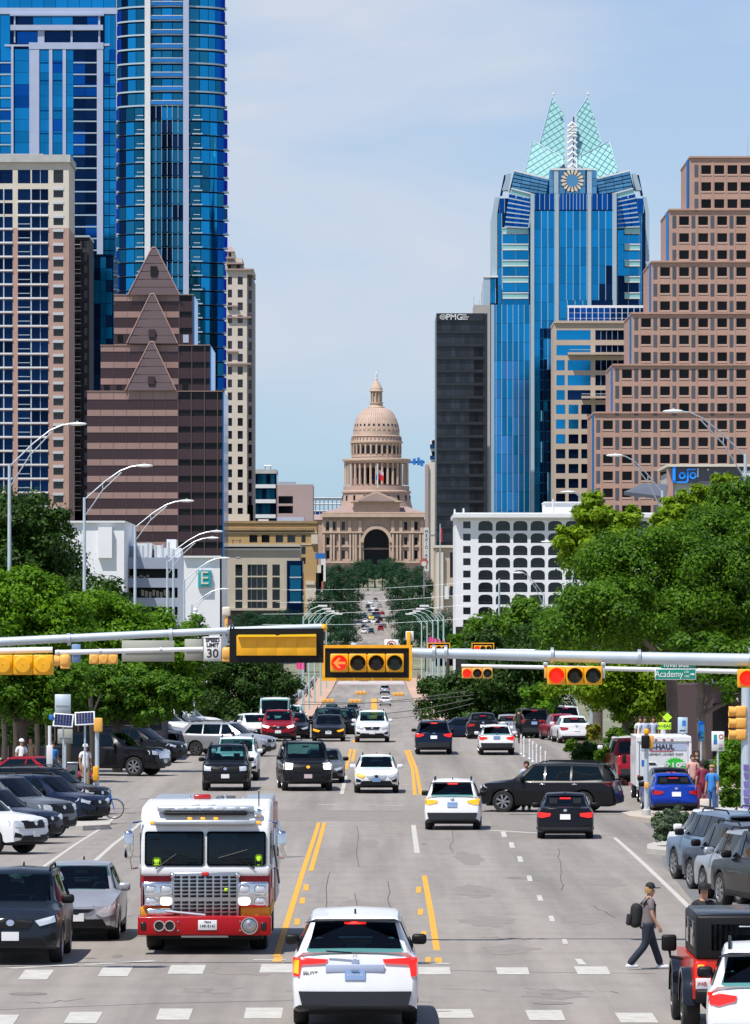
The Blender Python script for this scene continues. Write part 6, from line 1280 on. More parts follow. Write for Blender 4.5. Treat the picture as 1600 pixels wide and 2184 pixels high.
    add('side_flap', .03, .45, .75, .01, 'brown_dark', (1.33, 1.9, 1.62), (0, R(-8), 0)); obj('mud_flap', MB().box(-.9, .9, 7.2, 7.25, .3, .9), MAT['black_trim'], t); obj('chassis', MB().box(-1.12, 1.12, 1.95, 6.6, .14, .8).box(-.8, .8, .4, 2., .12, .7), MAT['black_trim'], t)
    # crew seen through the glass at the corners
    add('hi_vis_vest', .16, .03, .20, .04, 'lime', (-.93, -.005, 1.73)); add('hi_vis_vest', .13, .03, .26, .04, 'lime', (1.02, -.0, 1.76))
fire_engine()
mat('star_green', (.02, .50, .03), .5)
def rental_truck():
    D = 203.; t = thing('box_truck', 'white U-HAUL rental box truck with a green $19.95 starburst on its rear door', 'box truck', Vector((X(1416, D), D, gz(D)+.0)), 0); W2 = 1.02; zt = 2.46+.0
    bxm = MB().box(-W2, W2, 0, 4.6, .62, zt); obj('cargo_box', bxm, MAT['car_white'], t)
    for x in (-W2+.03, W2-.03): obj('corner_post', MB().box(x-.05, x+.05, -.06, .05, .62, zt), MAT['white_wall'], t)
    obj('header', MB().box(-W2, W2, -.08, .05, zt-.14, zt+.02), MAT['white_wall'], t); obj('roof', MB().box(-W2-.01, W2+.01, .0, 4.6, zt, zt+.05), MAT['white_trim'], t)
    dr = obj('rear_door', MB().box(-W2+.12, W2-.12, -.03, .02, .80, zt-.16), MAT['white_trim'], t); obj('band', MB().box(-.85, .86, -.045, -.03, 1.98, 2.24), MAT['lavender'], dr)
    text_obj('lettering', 'U-HAUL', .27, (-.10, -.055, 2.11), MAT['print_dark'], dr, .006, font_off=.006); obj('underline', MB().box(-.52, .35, -.05, -.03, 1.95, 1.98), MAT['sign_red'], dr); text_obj('lettering', 'EQUIPMENT, LOWEST COST', .115, (0, -.04, 1.83), MAT['print_dark'], dr, .004)
    st = []; n = 22
    for i in range(2*n): a = math.pi*i/n; k = 1 if i % 2 == 0 else .80; st.append((.43+.44*k*math.cos(a), 1.38+.36*k*math.sin(a)))
    sb = MB().add([(.43, -.05, 1.38)]+[(x, -.05, z) for x, z in st], [[0, i+1, (i+1) % (2*n)+1] for i in range(2*n)]); obj('starburst', sb, MAT['star_green'], dr)
    text_obj('price', '$19', .44, (.34, -.06, 1.35), MAT['white_trim'], dr, .006, font_off=.012, sx=.9); text_obj('price', '95', .2, (.72, -.06, 1.46), MAT['white_trim'], dr, .006, font_off=.01)
    vn = MB().prism([(-.62, 1.18), (.02, 1.18), (.02, 1.36), (-.18, 1.40), (-.30, 1.54), (-.60, 1.54)], -.05, -.032); obj('van_print', vn, MAT['white_wall'], dr); obj('van_print_window', MB().prism([(-.56, 1.42), (-.26, 1.42), (-.33, 1.52), (-.56, 1.52)], -.056, -.045), MAT['print_dark'], dr); obj('van_print_grille', MB().box(-.42, .02, -.056, -.045, 1.22, 1.31), MAT['print_dark'], dr)
    for x in (-.5, -.1): obj('van_print_wheel', MB().lathe([(.01, -.058), (.06, -.058)], 12, (x, 1.17), axis='y'), MAT['print_dark'], dr)
    obj('blue_print', MB().box(-.84, -.72, -.045, -.03, 1.4, 1.62), MAT['sign_blue'], dr)
    obj('rear_bumper', MB().box(-W2, W2, -.16, .05, .50, .64), MAT['steel'], t); obj('cab', rbox(1.9, 2.0, 1.6, .12, 'car_white', 'cab'), None, t, (0, 5.6, 1.3))
    for s in (-1, 1):
        for y in (1.1, 5.6): w_ = obj('wheel', wheel_mesh(.40, .26)[0], None, t, (s*.82, y, .40)); q = obj('rim', wheel_mesh(.40, .26)[1], None, w_); q.rotation_euler = (0, 0, 0 if s > 0 else math.pi)
        obj('taillight', MB().box(s*.95-.05, s*.95+.05, -.10, -.05, .9, 1.05), MAT['lamp_red'], t); obj('mirror', rbox(.16, .1, .35, .03, 'black_trim', 'mirror'), None, t, (s*1.2, 6.1, 1.5)); obj('mud_flap', MB().box(s*.82-.15, s*.82+.15, .5, .53, .15, .55), MAT['black_trim'], t)
    for x in (-.3, 0, .3): obj('marker_lamp', MB().box(x-.05, x+.05, -.1, -.07, zt-.10, zt-.05), MAT['lamp_red'], t)
rental_truck()
# ================================================================== street furniture
def cobra(px, ytop, hx, hy, D, lab, m='galv', two=True):
    t = thing('street_lamp', lab, 'street lamp', (X(px, D), D, gz(D)), 0, 'cobra head street lamps along the avenue'); z1 = Z(ytop, D)-gz(D); dx = X(hx, D)-X(px, D); zh = Z(hy, D)-gz(D); s = 1 if dx > 0 else -1
    obj('pole', MB().tube([(0, 0, 0), (0, 0, z1)], [.13, .075], 10), MAT[m], t, smooth=40)
    a = [(0, 0, z1-.12), (dx*.35, 0, z1+(zh-z1)*.52), (dx*.6, 0, z1+(zh-z1)*.85), (dx*.78, 0, zh-.03), (dx-s*.35, 0, zh)]; ar = MB().tube(a, .04, 6)
    if two: ar.tube([(0, 0, z1-(zh-z1)*.5-.2), (dx*.3, 0, z1+(zh-z1)*.22), (dx*.62, 0, z1+(zh-z1)*.80)], .035, 6); ar.tube([(dx*.30, 0, z1+(zh-z1)*.44), (dx*.31, 0, z1+(zh-z1)*.24)], .03, 5)
    obj('arm', ar, MAT['steel' if m == 'galv' else m], t, smooth=40)
    hd = MB(); L_ = .95
    for k in range(7): pass
    hd.lathe([(.02, -.5), (.075, -.42), (.13, -.15), (.14, .12), (.10, .36), (.02, .46)], 12, axis='x', sx=1, sy=.62); h = obj('lamp_head', hd, MAT['white_trim'], t, (dx, 0, zh+.02), smooth=50); obj('photocell', MB().lathe([(.05, .06), (.05, .14), (.01, .15)], 8), MAT['galv'], h)
    obj('lens', MB().lathe([(.01, -.30), (.085, -.2), (.09, .1), (.01, .2)], 10, axis='x', sx=1, sy=.6), MAT['lamp_clear'], h, (0, 0, -.035))
    return t
for a in ((20, 990, 165, 905, 262, 'nearest left street lamp rising from the trees at the picture edge'), (180, 1061, 308, 994, 290, 'second left street lamp in front of the brown stepped tower'), (288, 1121, 398, 1069, 330, 'third left street lamp in front of the white stair block'), (357, 1196, 453, 1148, 372, 'fourth left street lamp before the open garage'), (393, 1236, 479, 1191, 430, 'sixth left street lamp beside the teal letter E')): cobra(*a)
cobra(370, 1172, 462, 1134, 384, 'darker curved left street lamp just beyond the fourth', 'galv', False); cobra(409, 1290, 478, 1257, 470, 'last left street lamp low in front of the white hotel wall')
for a in ((1590, 968, 1437, 878, 250, 'nearest right street lamp before the pink granite tower'), (1413, 1046, 1312, 972, 300, 'right street lamp in front of the flat canopy'), (1262, 1076, 1212, 1050, 350, 'right street lamp peeping over the plane tree'), (1222, 1180, 1168, 1156, 400, 'right street lamp in front of the arched openings near the big tree'), (1160, 1266, 1106, 1222, 450, 'low right street lamp over the arched grid')): cobra(*a)
for k, D in enumerate((700, 760, 830, 920, 1030)):
    for s, px0, nm in ((1, 8.9, 'right'), (-1, -9.3, 'left')):
        t = thing('bridge_lamp', 'slim mint green lamp post on the %s side of the bridge, %s' % (nm, ('nearest of the five', 'second from us', 'third and middle one', 'fourth from us', 'farthest of the five')[k]), 'street lamp', (px0, D, gz(D)), 0, 'slim lamp posts on the %s side of the bridge' % nm); h = 13.0
        obj('pole', MB().tube([(0, 0, 0), (0, 0, h)], [.14, .10], 8), MAT['mint'] if 'mint' in MAT else mat('mint', (.36, .52, .50), .5), t); obj('arm', MB().tube([(0, 0, h-.1), (-s*1.0, 0, h+.9), (-s*2.0, 0, h+1.3)], .06, 5).tube([(0, 0, h-.7), (-s*1.0, 0, h+.6)], .05, 5), MAT['mint'], t)
        obj('lamp_head', MB().box(-.6, .6, -.2, .2, -.12, .12), MAT['white_trim'], t, (-s*2.5, 0, h+1.35))
t = thing('globe_lamp', 'lamp post with a cluster of white globes before the hotel wall', 'street lamp', (X(417, 330), 330, gz(330))); h = Z(1312, 330)-gz(330); obj('post', MB().tube([(0, 0, 0), (0, 0, h)], .07, 8), MAT['galv'], t)
for dx, dz in ((-.17, .0), (.17, .02), (0, .30), (0, .1)): obj('globe', MB().ball((dx, 0, h+dz), .15), MAT['white_trim'], t, smooth=60)
for px, y0, lab in ((367, 1330, 'left of the two thick pale signal poles by the parking row'), (410, 1345, 'right of the two thick pale signal poles by the parking row')):
    D = 300; t = thing('signal_pole', lab, 'pole', (X(px, D), D, gz(D))); obj('shaft', MB().tube([(0, 0, 0), (0, 0, Z(y0, D)-gz(D))], [.19, .13], 12), MAT['galv'], t, smooth=40); obj('base', MB().lathe([(.3, 0), (.3, .25), (.2, .32)], 12), MAT['grey_conc'], t); obj('cabinet', MB().box(-.17, .17, -.34, -.12, 1.2, 2.0), MAT['white_trim'], t)
t = thing('signal_pole', 'thin pale pole before the arched openings', 'pole', (X(1065, 420), 420, gz(420))); obj('shaft', MB().tube([(0, 0, 0), (0, 0, Z(1236, 420)-gz(420))], [.13, .07], 8), MAT['galv'], t); obj('finial', MB().ball((0, 0, Z(1236, 420)-gz(420)), .08), MAT['galv'], t)

def signal(loc, n, label, lit=None, col='yellow_sig', back=False, plate=None, border=False, scale=1.0, arrow=False, rz=0, name='traffic_signal'):
    """horizontal signal head of n sections, its lenses towards -Y (or turned away)"""
    t = thing(name, label, 'traffic signal', loc, rz, None); t.scale = (scale,)*3; s = .362
    if plate:
        e = .13; W_ = n*s/2; obj('backplate', MB().box(-W_-e, W_+e, .02, .05, -s/2-e, s/2+e) if not back else MB().box(-W_-e, W_+e, -.05, -.02, -s/2-e, s/2+e), MAT['black_trim'], t)
        if border:
            b = MB(); w_, h = W_+e, s/2+e
            for x0, x1, z0, z1 in ((-w_-.03, w_+.03, h-.02, h+.04), (-w_-.03, w_+.03, -h-.04, -h+.02), (-w_-.03, -w_+.03, -h+.02, h-.02), (w_-.03, w_+.03, -h+.02, h-.02)): b.box(x0, x1, -.01, .06, z0, z1)
            obj('border', b, MAT[col], t)
    for i in range(n):
        x = (i-(n-1)/2)*s
        obj('section', rbox(s*(1.0 if back and plate else .985), .20, s, .006 if back and plate else .025, col, 'section'), None, t, (x, .06 if not back else -.02, 0))
        if back:
            hb = MB().lathe([(s*.47, -.30), (s*.49, -.10)], 12, axis='y', a0=0, a1=math.pi); obj('hood', MB().lathe([(s*.47, .05), (s*.47, .30)], 12, axis='y'), MAT[col], t, (x, 0, .0))
            obj('cap', MB().lathe([(.01, -.17), (s*.36, -.165), (s*.47, -.11)], 14, axis='y', sx=1.03, sy=1.03), MAT[col], t, (x, 0, 0), smooth=50) if not plate else None
        else:
            m = 'lens_dark' if i != n-1 else 'lens_green'
            if i == lit: m = 'lens_red_lit' if not arrow else 'lens_dark'
            ln = obj('lens', MB().lathe([(.01, -.075), (.10, -.068), (.148, -.045)], 22, axis='y'), MAT[m], t, (x, 0, 0), smooth=60)
            if i == lit and arrow:
                ab = MB().prism([(-.12, 0), (-.01, .11), (.03, .09), (-.035, .025), (.12, .025), (.12, -.025), (-.035, -.025), (.03, -.09), (-.01, -.11)], -.095, -.07); obj('arrow', ab, MAT['arrow_lit'], ln); omat(ln, MAT['lens_arrow'])
            v = MB().lathe([(.158, -.05), (.165, -.24), (.158, -.24), (.150, -.05)], 20, axis='y', a0=-.35, a1=math.pi+.35); obj('visor', v, MAT[col], t, (x, 0, 0), smooth=40)
    return t
mat('arrow_lit', (.7, .1, .02), .4, emit=(1, .16, .03), es=1.8); mat('lens_arrow', (.5, .01, .01), .3, emit=(1, .02, .01), es=.7)
def arm(name, pts, r, label, m='galv', coll=()):
    t = thing(name, label, 'mast arm', pts[0]); o0 = Vector(pts[0]); q = [Vector(p)-o0 for p in pts]; obj('arm', MB().tube(q, r, 14), MAT[m], t, smooth=40)
    for u in coll:
        c = q[0].lerp(q[-1], u); d = (q[-1]-q[0]).normalized()*.03; rr = r[0] if isinstance(r, list) else r; obj('clamp', MB().tube([c-d, c+d], rr*1.22, 12), MAT['steel'], t, smooth=40)
    return t
D = 106.
arm('mast_arm', [P(1900, 1414, D), P(1600, 1408, D), P(1230, 1401, D), P(868, 1392, D)], [.135, .13, .118, .095], 'long grey mast arm crossing the right half above the street', coll=(.29, .52, .70, .92, .945))
asig = signal(P(783, 1414, D-.3), 4, 'four lens signal with a lit red left arrow and yellow border', 0, plate=True, border=True, arrow=True)
v = P(872, 1400, D)-asig.location; obj('post', rbox(.08, .08, .98, .02, 'yellow_sig', 'post'), None, asig, v); obj('sensor', rbox(.16, .12, .19, .02, 'white_trim', 'sensor'), None, asig, v+Vector((.02, .1, .40)))
rsig = signal(P(1226, 1441, D-.1), 3, 'three lens signal lit red hanging under the right mast arm', 0); signal(P(1632, 1447, D-.1), 3, 'three lens signal lit red cut by the right picture edge', 0)
for px, lab in ((1164, 'left'), (1287, 'right')):
    v = P(px, 1436, D)-rsig.location; obj('strap', rbox(.06, .06, .30, .012, 'amber_faded' if lab == 'left' else 'galv', 'strap'), None, rsig, v+Vector((0, -.05, .05))); obj('clamp', rbox(.10, .10, .08, .02, 'steel', 'clamp'), None, rsig, v+Vector((0, -.05, .18)))
# left near mast arm with a signal seen from behind
D = 98.
larm = arm('mast_arm', [P(-260, 1384, D), P(0, 1369, D), P(300, 1353.5, D), P(450, 1346.5, D), P(686, 1337.5, D)], [.095, .082, .07, .066, .066], 'grey mast arm reaching in from the left edge', coll=(.43, .66, .79))
s_ = signal(P(590, 1377, D-.15), 4, 'yellow four section signal with black plate seen from behind', back=True, plate=True, name='traffic_signal')
obj('hood_top', MB().prism([(-.70, .155), (-.70, .20), (-.02, .20), (.02, .17), (.06, .20), (.72, .21), (.72, .165)], -.20, -.10), MAT['yellow_top'] if 'yellow_top' in MAT else mat('yellow_top', (.92, .55, .01), .35), s_)
lv = lambda px, py: P(px, py, D)-larm.location; c_ = MB()
for dx in (-.05, 0, .05): c_.tube([(dx+.105*math.cos(a)*.2, -.105*math.cos(a), .105*math.sin(a)) for a in [2*math.pi*k/12 for k in range(13)]], .014, 5)
obj('cable_coil', c_, MAT['wire'], larm, lv(490, 1344.5))
obj('sensor_post', rbox(.06, .06, .30, .015, 'amber_faded', 'sensor_post'), None, larm, lv(483, 1330)); obj('sensor', rbox(.15, .12, .17, .03, 'cream', 'sensor'), None, larm, lv(483, 1330)+Vector((0, 0, .22)))
obj('end_cap', MB().ball((0, 0, 0), .075), MAT['yellow_sig'], larm, lv(690, 1339), smooth=60)
D2 = 97.
arm('mast_arm', [P(-300, 1396, D2), P(112, 1386, D2)], [.07, .055], 'short pale arm holding the amber signal at the left edge', 'white_trim'); signal(P(50, 1418, D2-.1), 3, 'amber three section signal seen from behind at the left edge', back=True, col='yellow_sig')
D3 = 150.
arm('mast_arm', [P(118, 1392, D3), P(440, 1384, D3)], [.075, .06], 'pale mast arm beneath the near left one', 'white_trim', coll=(.02, .3, .7)); 
def side_sig(px, py, D, lab, col='amber_faded'):
    t = thing('traffic_signal', lab, 'traffic signal', P(px, py, D)); obj('section', rbox(.32, .34, .36, .10, col, 'section'), None, t, (0, 0, 0)); obj('visor', MB().lathe([(.15, -.15), (.16, -.30)], 14, axis='x'), MAT[col], t, smooth=50); obj('cap', rbox(.26, .2, .1, .03, col, 'cap'), None, t, (0, -.03, -.18)); return t
side_sig(139, 1409, D3, 'amber signal seen side on below the pale arm'); side_sig(484, 1394, D3, 'amber signal seen side on beside the speed limit sign')
signal(P(221, 1406, 205.), 3, 'small amber signal seen from behind left of the grey sign back', back=True, col='amber_faded')
def panel(name, px0, px1, py0, py1, D, m, lab, cat='sign', post=None, y=0):
    t = thing(name, lab, cat, P((px0+px1)/2, py1, D)); w_, h = S(px1-px0, D), S(py1-py0, D); o = obj('panel', rbox(w_, .03, h, .012, m, 'panel', 1), None, t, (0, y, h/2))
    if post: obj('post', MB().tube([(0, .05, -post), (0, .05, h*.9)], .035, 8), MAT['galv'], t)
    return t, w_, h
for a in ((153, 172, 1374, 1413, D3+1, 'plate_blue', 'small blue grey sign back on the pale arm'), (260, 372, 1366, 1411, D3+.6, 'sign_back', 'wide grey green sign back hanging on the pale arm'), (394, 431, 1363, 1409, D3+.7, 'sign_back', 'narrow sign back left of the speed limit sign')):
    if 'sign_back' not in MAT: mat('sign_back', (.32, .33, .28), .6)
    t, w_, h = panel('road_sign', *a); obj('brace', MB().box(-w_*.45, w_*.45, -.05, -.03, h*.45, h*.52), MAT['steel'], t)
t, w_, h = panel('speed_limit_sign', 433, 474, 1358, 1410, D3-.6, 'sign_white', 'white SPEED LIMIT 30 sign on the left arm')
b = MB()
for x0, x1, z0, z1 in ((-.25, .25, h-.035, h-.022), (-.25, .25, .022, .035), (-.255, -.242, .022, h-.022), (.242, .255, .022, h-.022)): b.box(x0, x1, -.021, -.014, z0, z1)
obj('border', b, MAT['print_dark'], t)
for tx, sz, z in (('SPEED', .145, .58), ('LIMIT', .145, .44), ('30', .34, .20)): text_obj('lettering', tx, sz, (0, -.02, z), MAT['print_dark'], t, .004, font_off=.006)
t, w_, h = panel('street_sign', 1397, 1485, 1426, 1450, D3-10, 'sign_white', 'green Academy street name sign half hidden by twigs', cat='street sign'); obj('face', MB().box(-w_/2+.02, w_/2-.02, -.022, -.014, .02, h-.02), MAT['green_sign'], t)
text_obj('lettering', 'Academy', .24, (-.17, -.028, .145), MAT['sign_white'], t, .004, sx=.82); text_obj('lettering', 'DR', .09, (.29, -.028, .20), MAT['sign_white'], t, .004); text_obj('lettering', '100', .09, (.29, -.028, .09), MAT['sign_white'], t, .004)
obj('arrow', MB().prism([(.38, .13), (.38, .16), (.44, .16), (.44, .18), (.51, .145), (.44, .11), (.44, .13)], -.03, -.02), MAT['sign_white'], t)
t, w_, h = panel('street_sign', 1410, 1484, 1408, 1425, D3-10, 'green_sign', 'green street name sign peeping out under the mast arm', cat='street sign'); text_obj('lettering', 'Riverside', .22, (-.05, -.022, .09), MAT['sign_white'], t, .004, sx=.8); obj('bracket', MB().box(-.5, .5, .02, .06, -.03, .0), MAT['steel'], t)
# second and third arms further on
D4 = 190.
arm('mast_arm', [P(1640, 1434, D4), P(1290, 1426, D4), P(984, 1420, D4)], [.09, .08, .06], 'pale far mast arm below the long grey one', 'white_trim', coll=(.35, .62)); signal(P(1018, 1436, D4-.1), 3, 'faded amber three lens signal lit red on the far arm', 0, col='amber_faded')
D5 = 335.
arm('mast_arm', [P(1200, 1389, D5), P(640, 1383, D5)], [.11, .08], 'thin white arm seen just above the long grey one', 'white_trim')
for px, nm in ((936, 'left'), (1030, 'right')): signal(P(px, 1383, D5-.2), 3, 'small bordered signal lit red, %s of the pair on the thin white arm' % nm, 0, plate=True, border=True, col='yellow_sig')
t, w_, h = panel('no_turn_sign', 820, 850, 1364, 1388, D5-.4, 'sign_white', 'white no left turn sign with red ring above the arrow signal'); r_ = h*.40; cz_ = h*.52
obj('ring', MB().lathe([(r_*.82, -.03), (r_, -.03), (r_, -.02), (r_*.82, -.02)], 28, (0, cz_), axis='y'), MAT['sign_red'], t); obj('slash', MB().tube([(-r_*.62, -.035, cz_+r_*.62), (r_*.62, -.035, cz_-r_*.62)], .035, 5), MAT['sign_red'], t); obj('arrow', MB().tube([(r_*.35, -.028, cz_-r_*.6), (r_*.35, -.028, cz_+r_*.1), (r_*.05, -.028, cz_+r_*.42), (-r_*.35, -.028, cz_+r_*.1), (-r_*.35, -.028, cz_-r_*.3)], .045, 5), MAT['print_dark'], t)
t, w_, h = panel('small_sign', 749, 762, 1371, 1382, D5-.3, 'galv', 'small grey box on the thin white arm', 'sensor'); obj('mount', MB().box(-.05, .05, 0, .2, -.1, .1), MAT['steel'], t)
for px, py, D, lab in ((700, 1495, 560, 'far amber signal left above the grey road patch'), (758, 1496, 560, 'far amber signal right above the grey road patch'), (770, 1478, 640, 'far amber signal under the arrow signal'), (850, 1481, 640, 'far amber signal beside the silver car')): signal(P(px, py, D), 3, lab, back=True, col='amber_faded', scale=1.2)
# overhead wires
for k, (a, b, D, r) in enumerate((((600, 1258), (1010, 1241), 520, .012), ((590, 1285), (1010, 1267), 520, .014), ((560, 1310), (1010, 1289), 500, .014), ((560, 1332), (1010, 1318), 490, .014), ((640, 1503), (1000, 1473), 330, .022), ((650, 1497), (1010, 1482), 340, .02), ((720, 1527), (1010, 1490), 330, .024), ((760, 1537), (1010, 1500), 325, .018))):
    t = thing('overhead_wire', ('topmost pale', 'second pale', 'third pale', 'lowest pale', 'dark uppermost low', 'dark second low', 'dark third low', 'dark lowest')[k]+' overhead wire slung across the avenue', 'wire', P(*a, D), 0, 'overhead wires across the avenue'); v = P(*b, D)-P(*a, D); obj('strand', MB().tube([v*(i/8)-Vector((0, 0, .5*math.sin(math.pi*i/8)*.5)) for i in range(9)], r, 5), MAT['steel' if k < 4 else 'wire'], t)
# pink banners on far poles
for px, py, D, lab in ((932, 1369, 640, 'bright pink banners on posts at the right end of the bridge'), (637, 1417, 640, 'bright pink banner on a post at the left end of the bridge')):
    t = thing('pink_banner', lab, 'banner', (X(px, D), D, gz(D))); h = Z(py, D)-gz(D)
    if 'hot_pink' not in MAT: mat('hot_pink', (.72, .05, .24), .6)
    for i, dx in enumerate((-.7, -.2, .3, .9) if px > 800 else (0, .45)): obj('cloth', MB().add([(dx-.25, .1*i, h-.5-.1*i), (dx+.25, 0, h-.6), (dx+.2, .1, h+.5-.18*i), (dx-.28, 0, h+.6-.12*i)], [[0, 1, 2, 3]]), MAT['hot_pink'], t); obj('pole', MB().tube([(dx, .1, 0), (dx, .1, h+.4)], .05, 5), MAT['galv'], t)
# delineator posts at right
for i, (px, py) in enumerate(((1112, 1609), (1118, 1614), (1130, 1619), (1137, 1625), (1145, 1633), (1154, 1638), (1164, 1650))):
    g = G(px, py); t = thing('delineator_post', ('farthest', 'second farthest', 'third farthest', 'middle', 'third nearest', 'second nearest', 'nearest')[i]+' white flexible bollard of the row along the right cycle lane', 'bollard', g, 0, 'white flexible bollards along the right cycle lane'); obj('post', MB().lathe([(.09, 0), (.09, .03), (.045, .06), (.045, .92), (.03, .98), (.001, 1.0)], 10), MAT['white_trim'], t, smooth=40)
    for z in (.62, .76): obj('band', MB().lathe([(.047, z), (.049, z+.01), (.049, z+.06), (.047, z+.07)], 10), MAT['cream'], t)
# left corner: solar panels, posts, pay station
D = 196.; gl = gz(D)
for a, b, c, d, px, lab in ((115, 158, 1522, 1551, 135, 'left solar panel tilted above the parked cars'), (160, 203, 1518, 1547, 181, 'right solar panel tilted above the parked cars')):
    t = thing('solar_panel', lab, 'solar panel', P(px, (c+d)/2, D)); w_, h = S(b-a, D), S(d-c, D)*1.1; pn = obj('frame', rbox(w_, .05, h, .012, 'white_trim', 'frame'), None, t, rot=(R(-28), R(4 if a < 150 else -3), 0))
    for i in range(6):
        for j in range(4): obj('cell', MB().box(0, w_*.137, -.032, -.02, 0, h*.195), MAT['cell_blue'] if 'cell_blue' in MAT else mat('cell_blue', (.012, .018, .07), .15), pn, (-w_*.435+i*w_*.146, 0, -h*.415+j*h*.21))
    obj('post', MB().tube([(0, .08, 0), (0, .08, gl-Z((c+d)/2, D)+.15)], .035, 8), MAT['galv'], t); obj('bracket', MB().box(-.2, .2, .03, .1, -.06, .06), MAT['steel'], t)
t = thing('sign_post', 'white post with a blue box beside the left solar panel', 'post', (X(106, D), D, gl)); obj('shaft', MB().tube([(0, 0, 0), (0, 0, Z(1548, D)-gl)], .06, 8), MAT['white_trim'], t); obj('blue_box', rbox(.16, .16, .2, .02, 'sign_blue', 'blue_box'), None, t, (.06, 0, Z(1530, D)-gl)); obj('plate', rbox(.22, .04, .75, .01, 'white_trim', 'plate'), None, t, (0, -.07, Z(1612, D)-gl))
t, w_, h = panel('road_sign', 117, 151, 1481, 1522, D+2, 'galv', 'shiny metal sign back above the solar panels'); obj('brace', MB().box(-.25, .25, -.04, -.02, h*.4, h*.46), MAT['steel'], t); t, w_, h = panel('road_sign', 123, 155, 1555, 1586, D+3, 'sign_back', 'dull green sign back under the left solar panel', post=2.2); obj('brace', MB().box(-.2, .2, -.04, -.02, h*.4, h*.46), MAT['steel'], t)
t = thing('pedestrian_signal_pole', 'grey pole with amber signal boxes beside the right solar panel', 'signal pole', (X(207, 192.), 192., gz(192))); z1 = Z(1545, 192)-gz(192); obj('shaft', MB().tube([(0, 0, 0), (0, 0, z1)], [.085, .07], 10), MAT['galv'], t, smooth=40); obj('signal_box', rbox(.30, .26, .5, .04, 'amber_faded', 'signal_box'), None, t, (.05, -.1, z1-.02)); obj('button_box', rbox(.20, .16, .52, .03, 'yellow_sig', 'button_box'), None, t, (-.04, -.12, Z(1650, 192)-gz(192))); obj('base', MB().lathe([(.16, 0), (.16, .2), (.1, .26)], 12), MAT['grey_conc'], t)
t = thing('pay_station', 'dark grey parking pay station behind the navy cars', 'pay station', (X(155, 194.), 194., gz(194))); obj('cabinet', rbox(.36, .30, 1.75, .03, 'pay_grey', 'cabinet'), None, t, (0, 0, .88)); obj('screen', rbox(.2, .02, .14, .01, 'lens_green', 'screen'), None, t, (0, -.155, 1.45)); obj('top', rbox(.40, .34, .06, .02, 'steel', 'top'), None, t, (0, 0, 1.78))
def bicycle(loc, rz, lab, col, s=1):
    t = thing('bicycle', lab, 'bicycle', loc, rz); t.scale = (s,)*3
    for y in (-.52, .52):
        w_ = obj('wheel', MB().lathe([(.315, -.015), (.345, -.018), (.345, .018), (.315, .015)], 26, (y, .345), axis='x'), MAT['rubber'], t); sp = MB()
        for k in range(10): a = 2*math.pi*k/10; sp.tube([(0, y, .345), (0, y+.32*math.cos(a), .345+.32*math.sin(a))], .004, 3)
        obj('spokes', sp, MAT['steel'], w_)
    obj('frame', MB().tube([(0, -.52, .345), (0, -.10, .30), (0, .40, .80), (0, -.18, .82), (0, -.10, .30)], .02, 6).tube([(0, .52, .345), (0, .40, .80), (0, .38, .95)], .02, 6).tube([(0, -.52, .345), (0, -.18, .82), (0, -.21, .92)], .016, 6), MAT[col], t); obj('saddle', rbox(.14, .26, .06, .025, 'black_trim', 'saddle'), None, t, (0, -.22, .95)); obj('handlebar', MB().tube([(-.28, .32, .98), (-.1, .40, .97), (.1, .40, .97), (.28, .32, .98)], .014, 6), MAT['black_trim'], t); obj('fender', MB().lathe([(.36, -.03), (.375, 0), (.36, .03)], 12, (.52, .345), axis='x', a0=.3, a1=2.6), MAT['sign_blue'], t)
    return t
bicycle(onroad(Vector((X(211, 184), 184., 0)))+Vector((0, 0, .16)), R(-80), 'bicycle with a blue mudguard leaning by the traffic island', 'sign_blue')
# right corner: posts and signs
t = thing('pedestrian_signal_pole', 'pale pole with amber and black signal boxes in front of the rental truck', 'signal pole', (X(1379, 188.), 188., gz(188)+.13)); z1 = Z(1572, 188)-gz(188); obj('shaft', MB().tube([(0, 0, 0), (0, 0, z1)], [.085, .07], 10), MAT['galv'], t, smooth=40); obj('signal_box', rbox(.28, .22, .46, .03, 'black_trim', 'signal_box'), None, t, (-.04, -.12, z1-.30)); obj('signal_box', rbox(.24, .24, .46, .04, 'amber_faded', 'signal_box'), None, t, (.13, .0, z1-.30)); obj('finial', rbox(.18, .18, .22, .05, 'yellow_sig', 'finial'), None, t, (0, 0, z1+.05)); obj('button_box', rbox(.15, .12, .2, .02, 'amber_faded', 'button_box'), None, t, (0, -.1, 1.05)); obj('base', MB().lathe([(.15, 0), (.15, .18), (.1, .24)], 12), MAT['grey_conc'], t)
t, w_, h = panel('parking_sign', 1518, 1545, 1560, 1602, 187., 'sign_white', 'white parking sign with blue symbol and red ring before the shrubs', post=2.1)
for c in ((-.15, -.03, .33, .50, 'teal_sign'), (-.15, -.03, .20, .33, 'sign_blue'), (.04, .16, .17, .19, 'sign_red'), (.04, .16, .11, .125, 'print_dark'), (.03, .17, .05, .08, 'print_dark')): obj('print', MB().box(c[0], c[1], -.02, -.014, c[2]*1.15, c[3]*1.15), MAT[c[4]], t)
obj('ring', MB().lathe([(.055, -.022), (.085, -.022), (.085, -.014), (.055, -.014)], 18, (.11, .50), axis='y'), MAT['sign_red'], t)
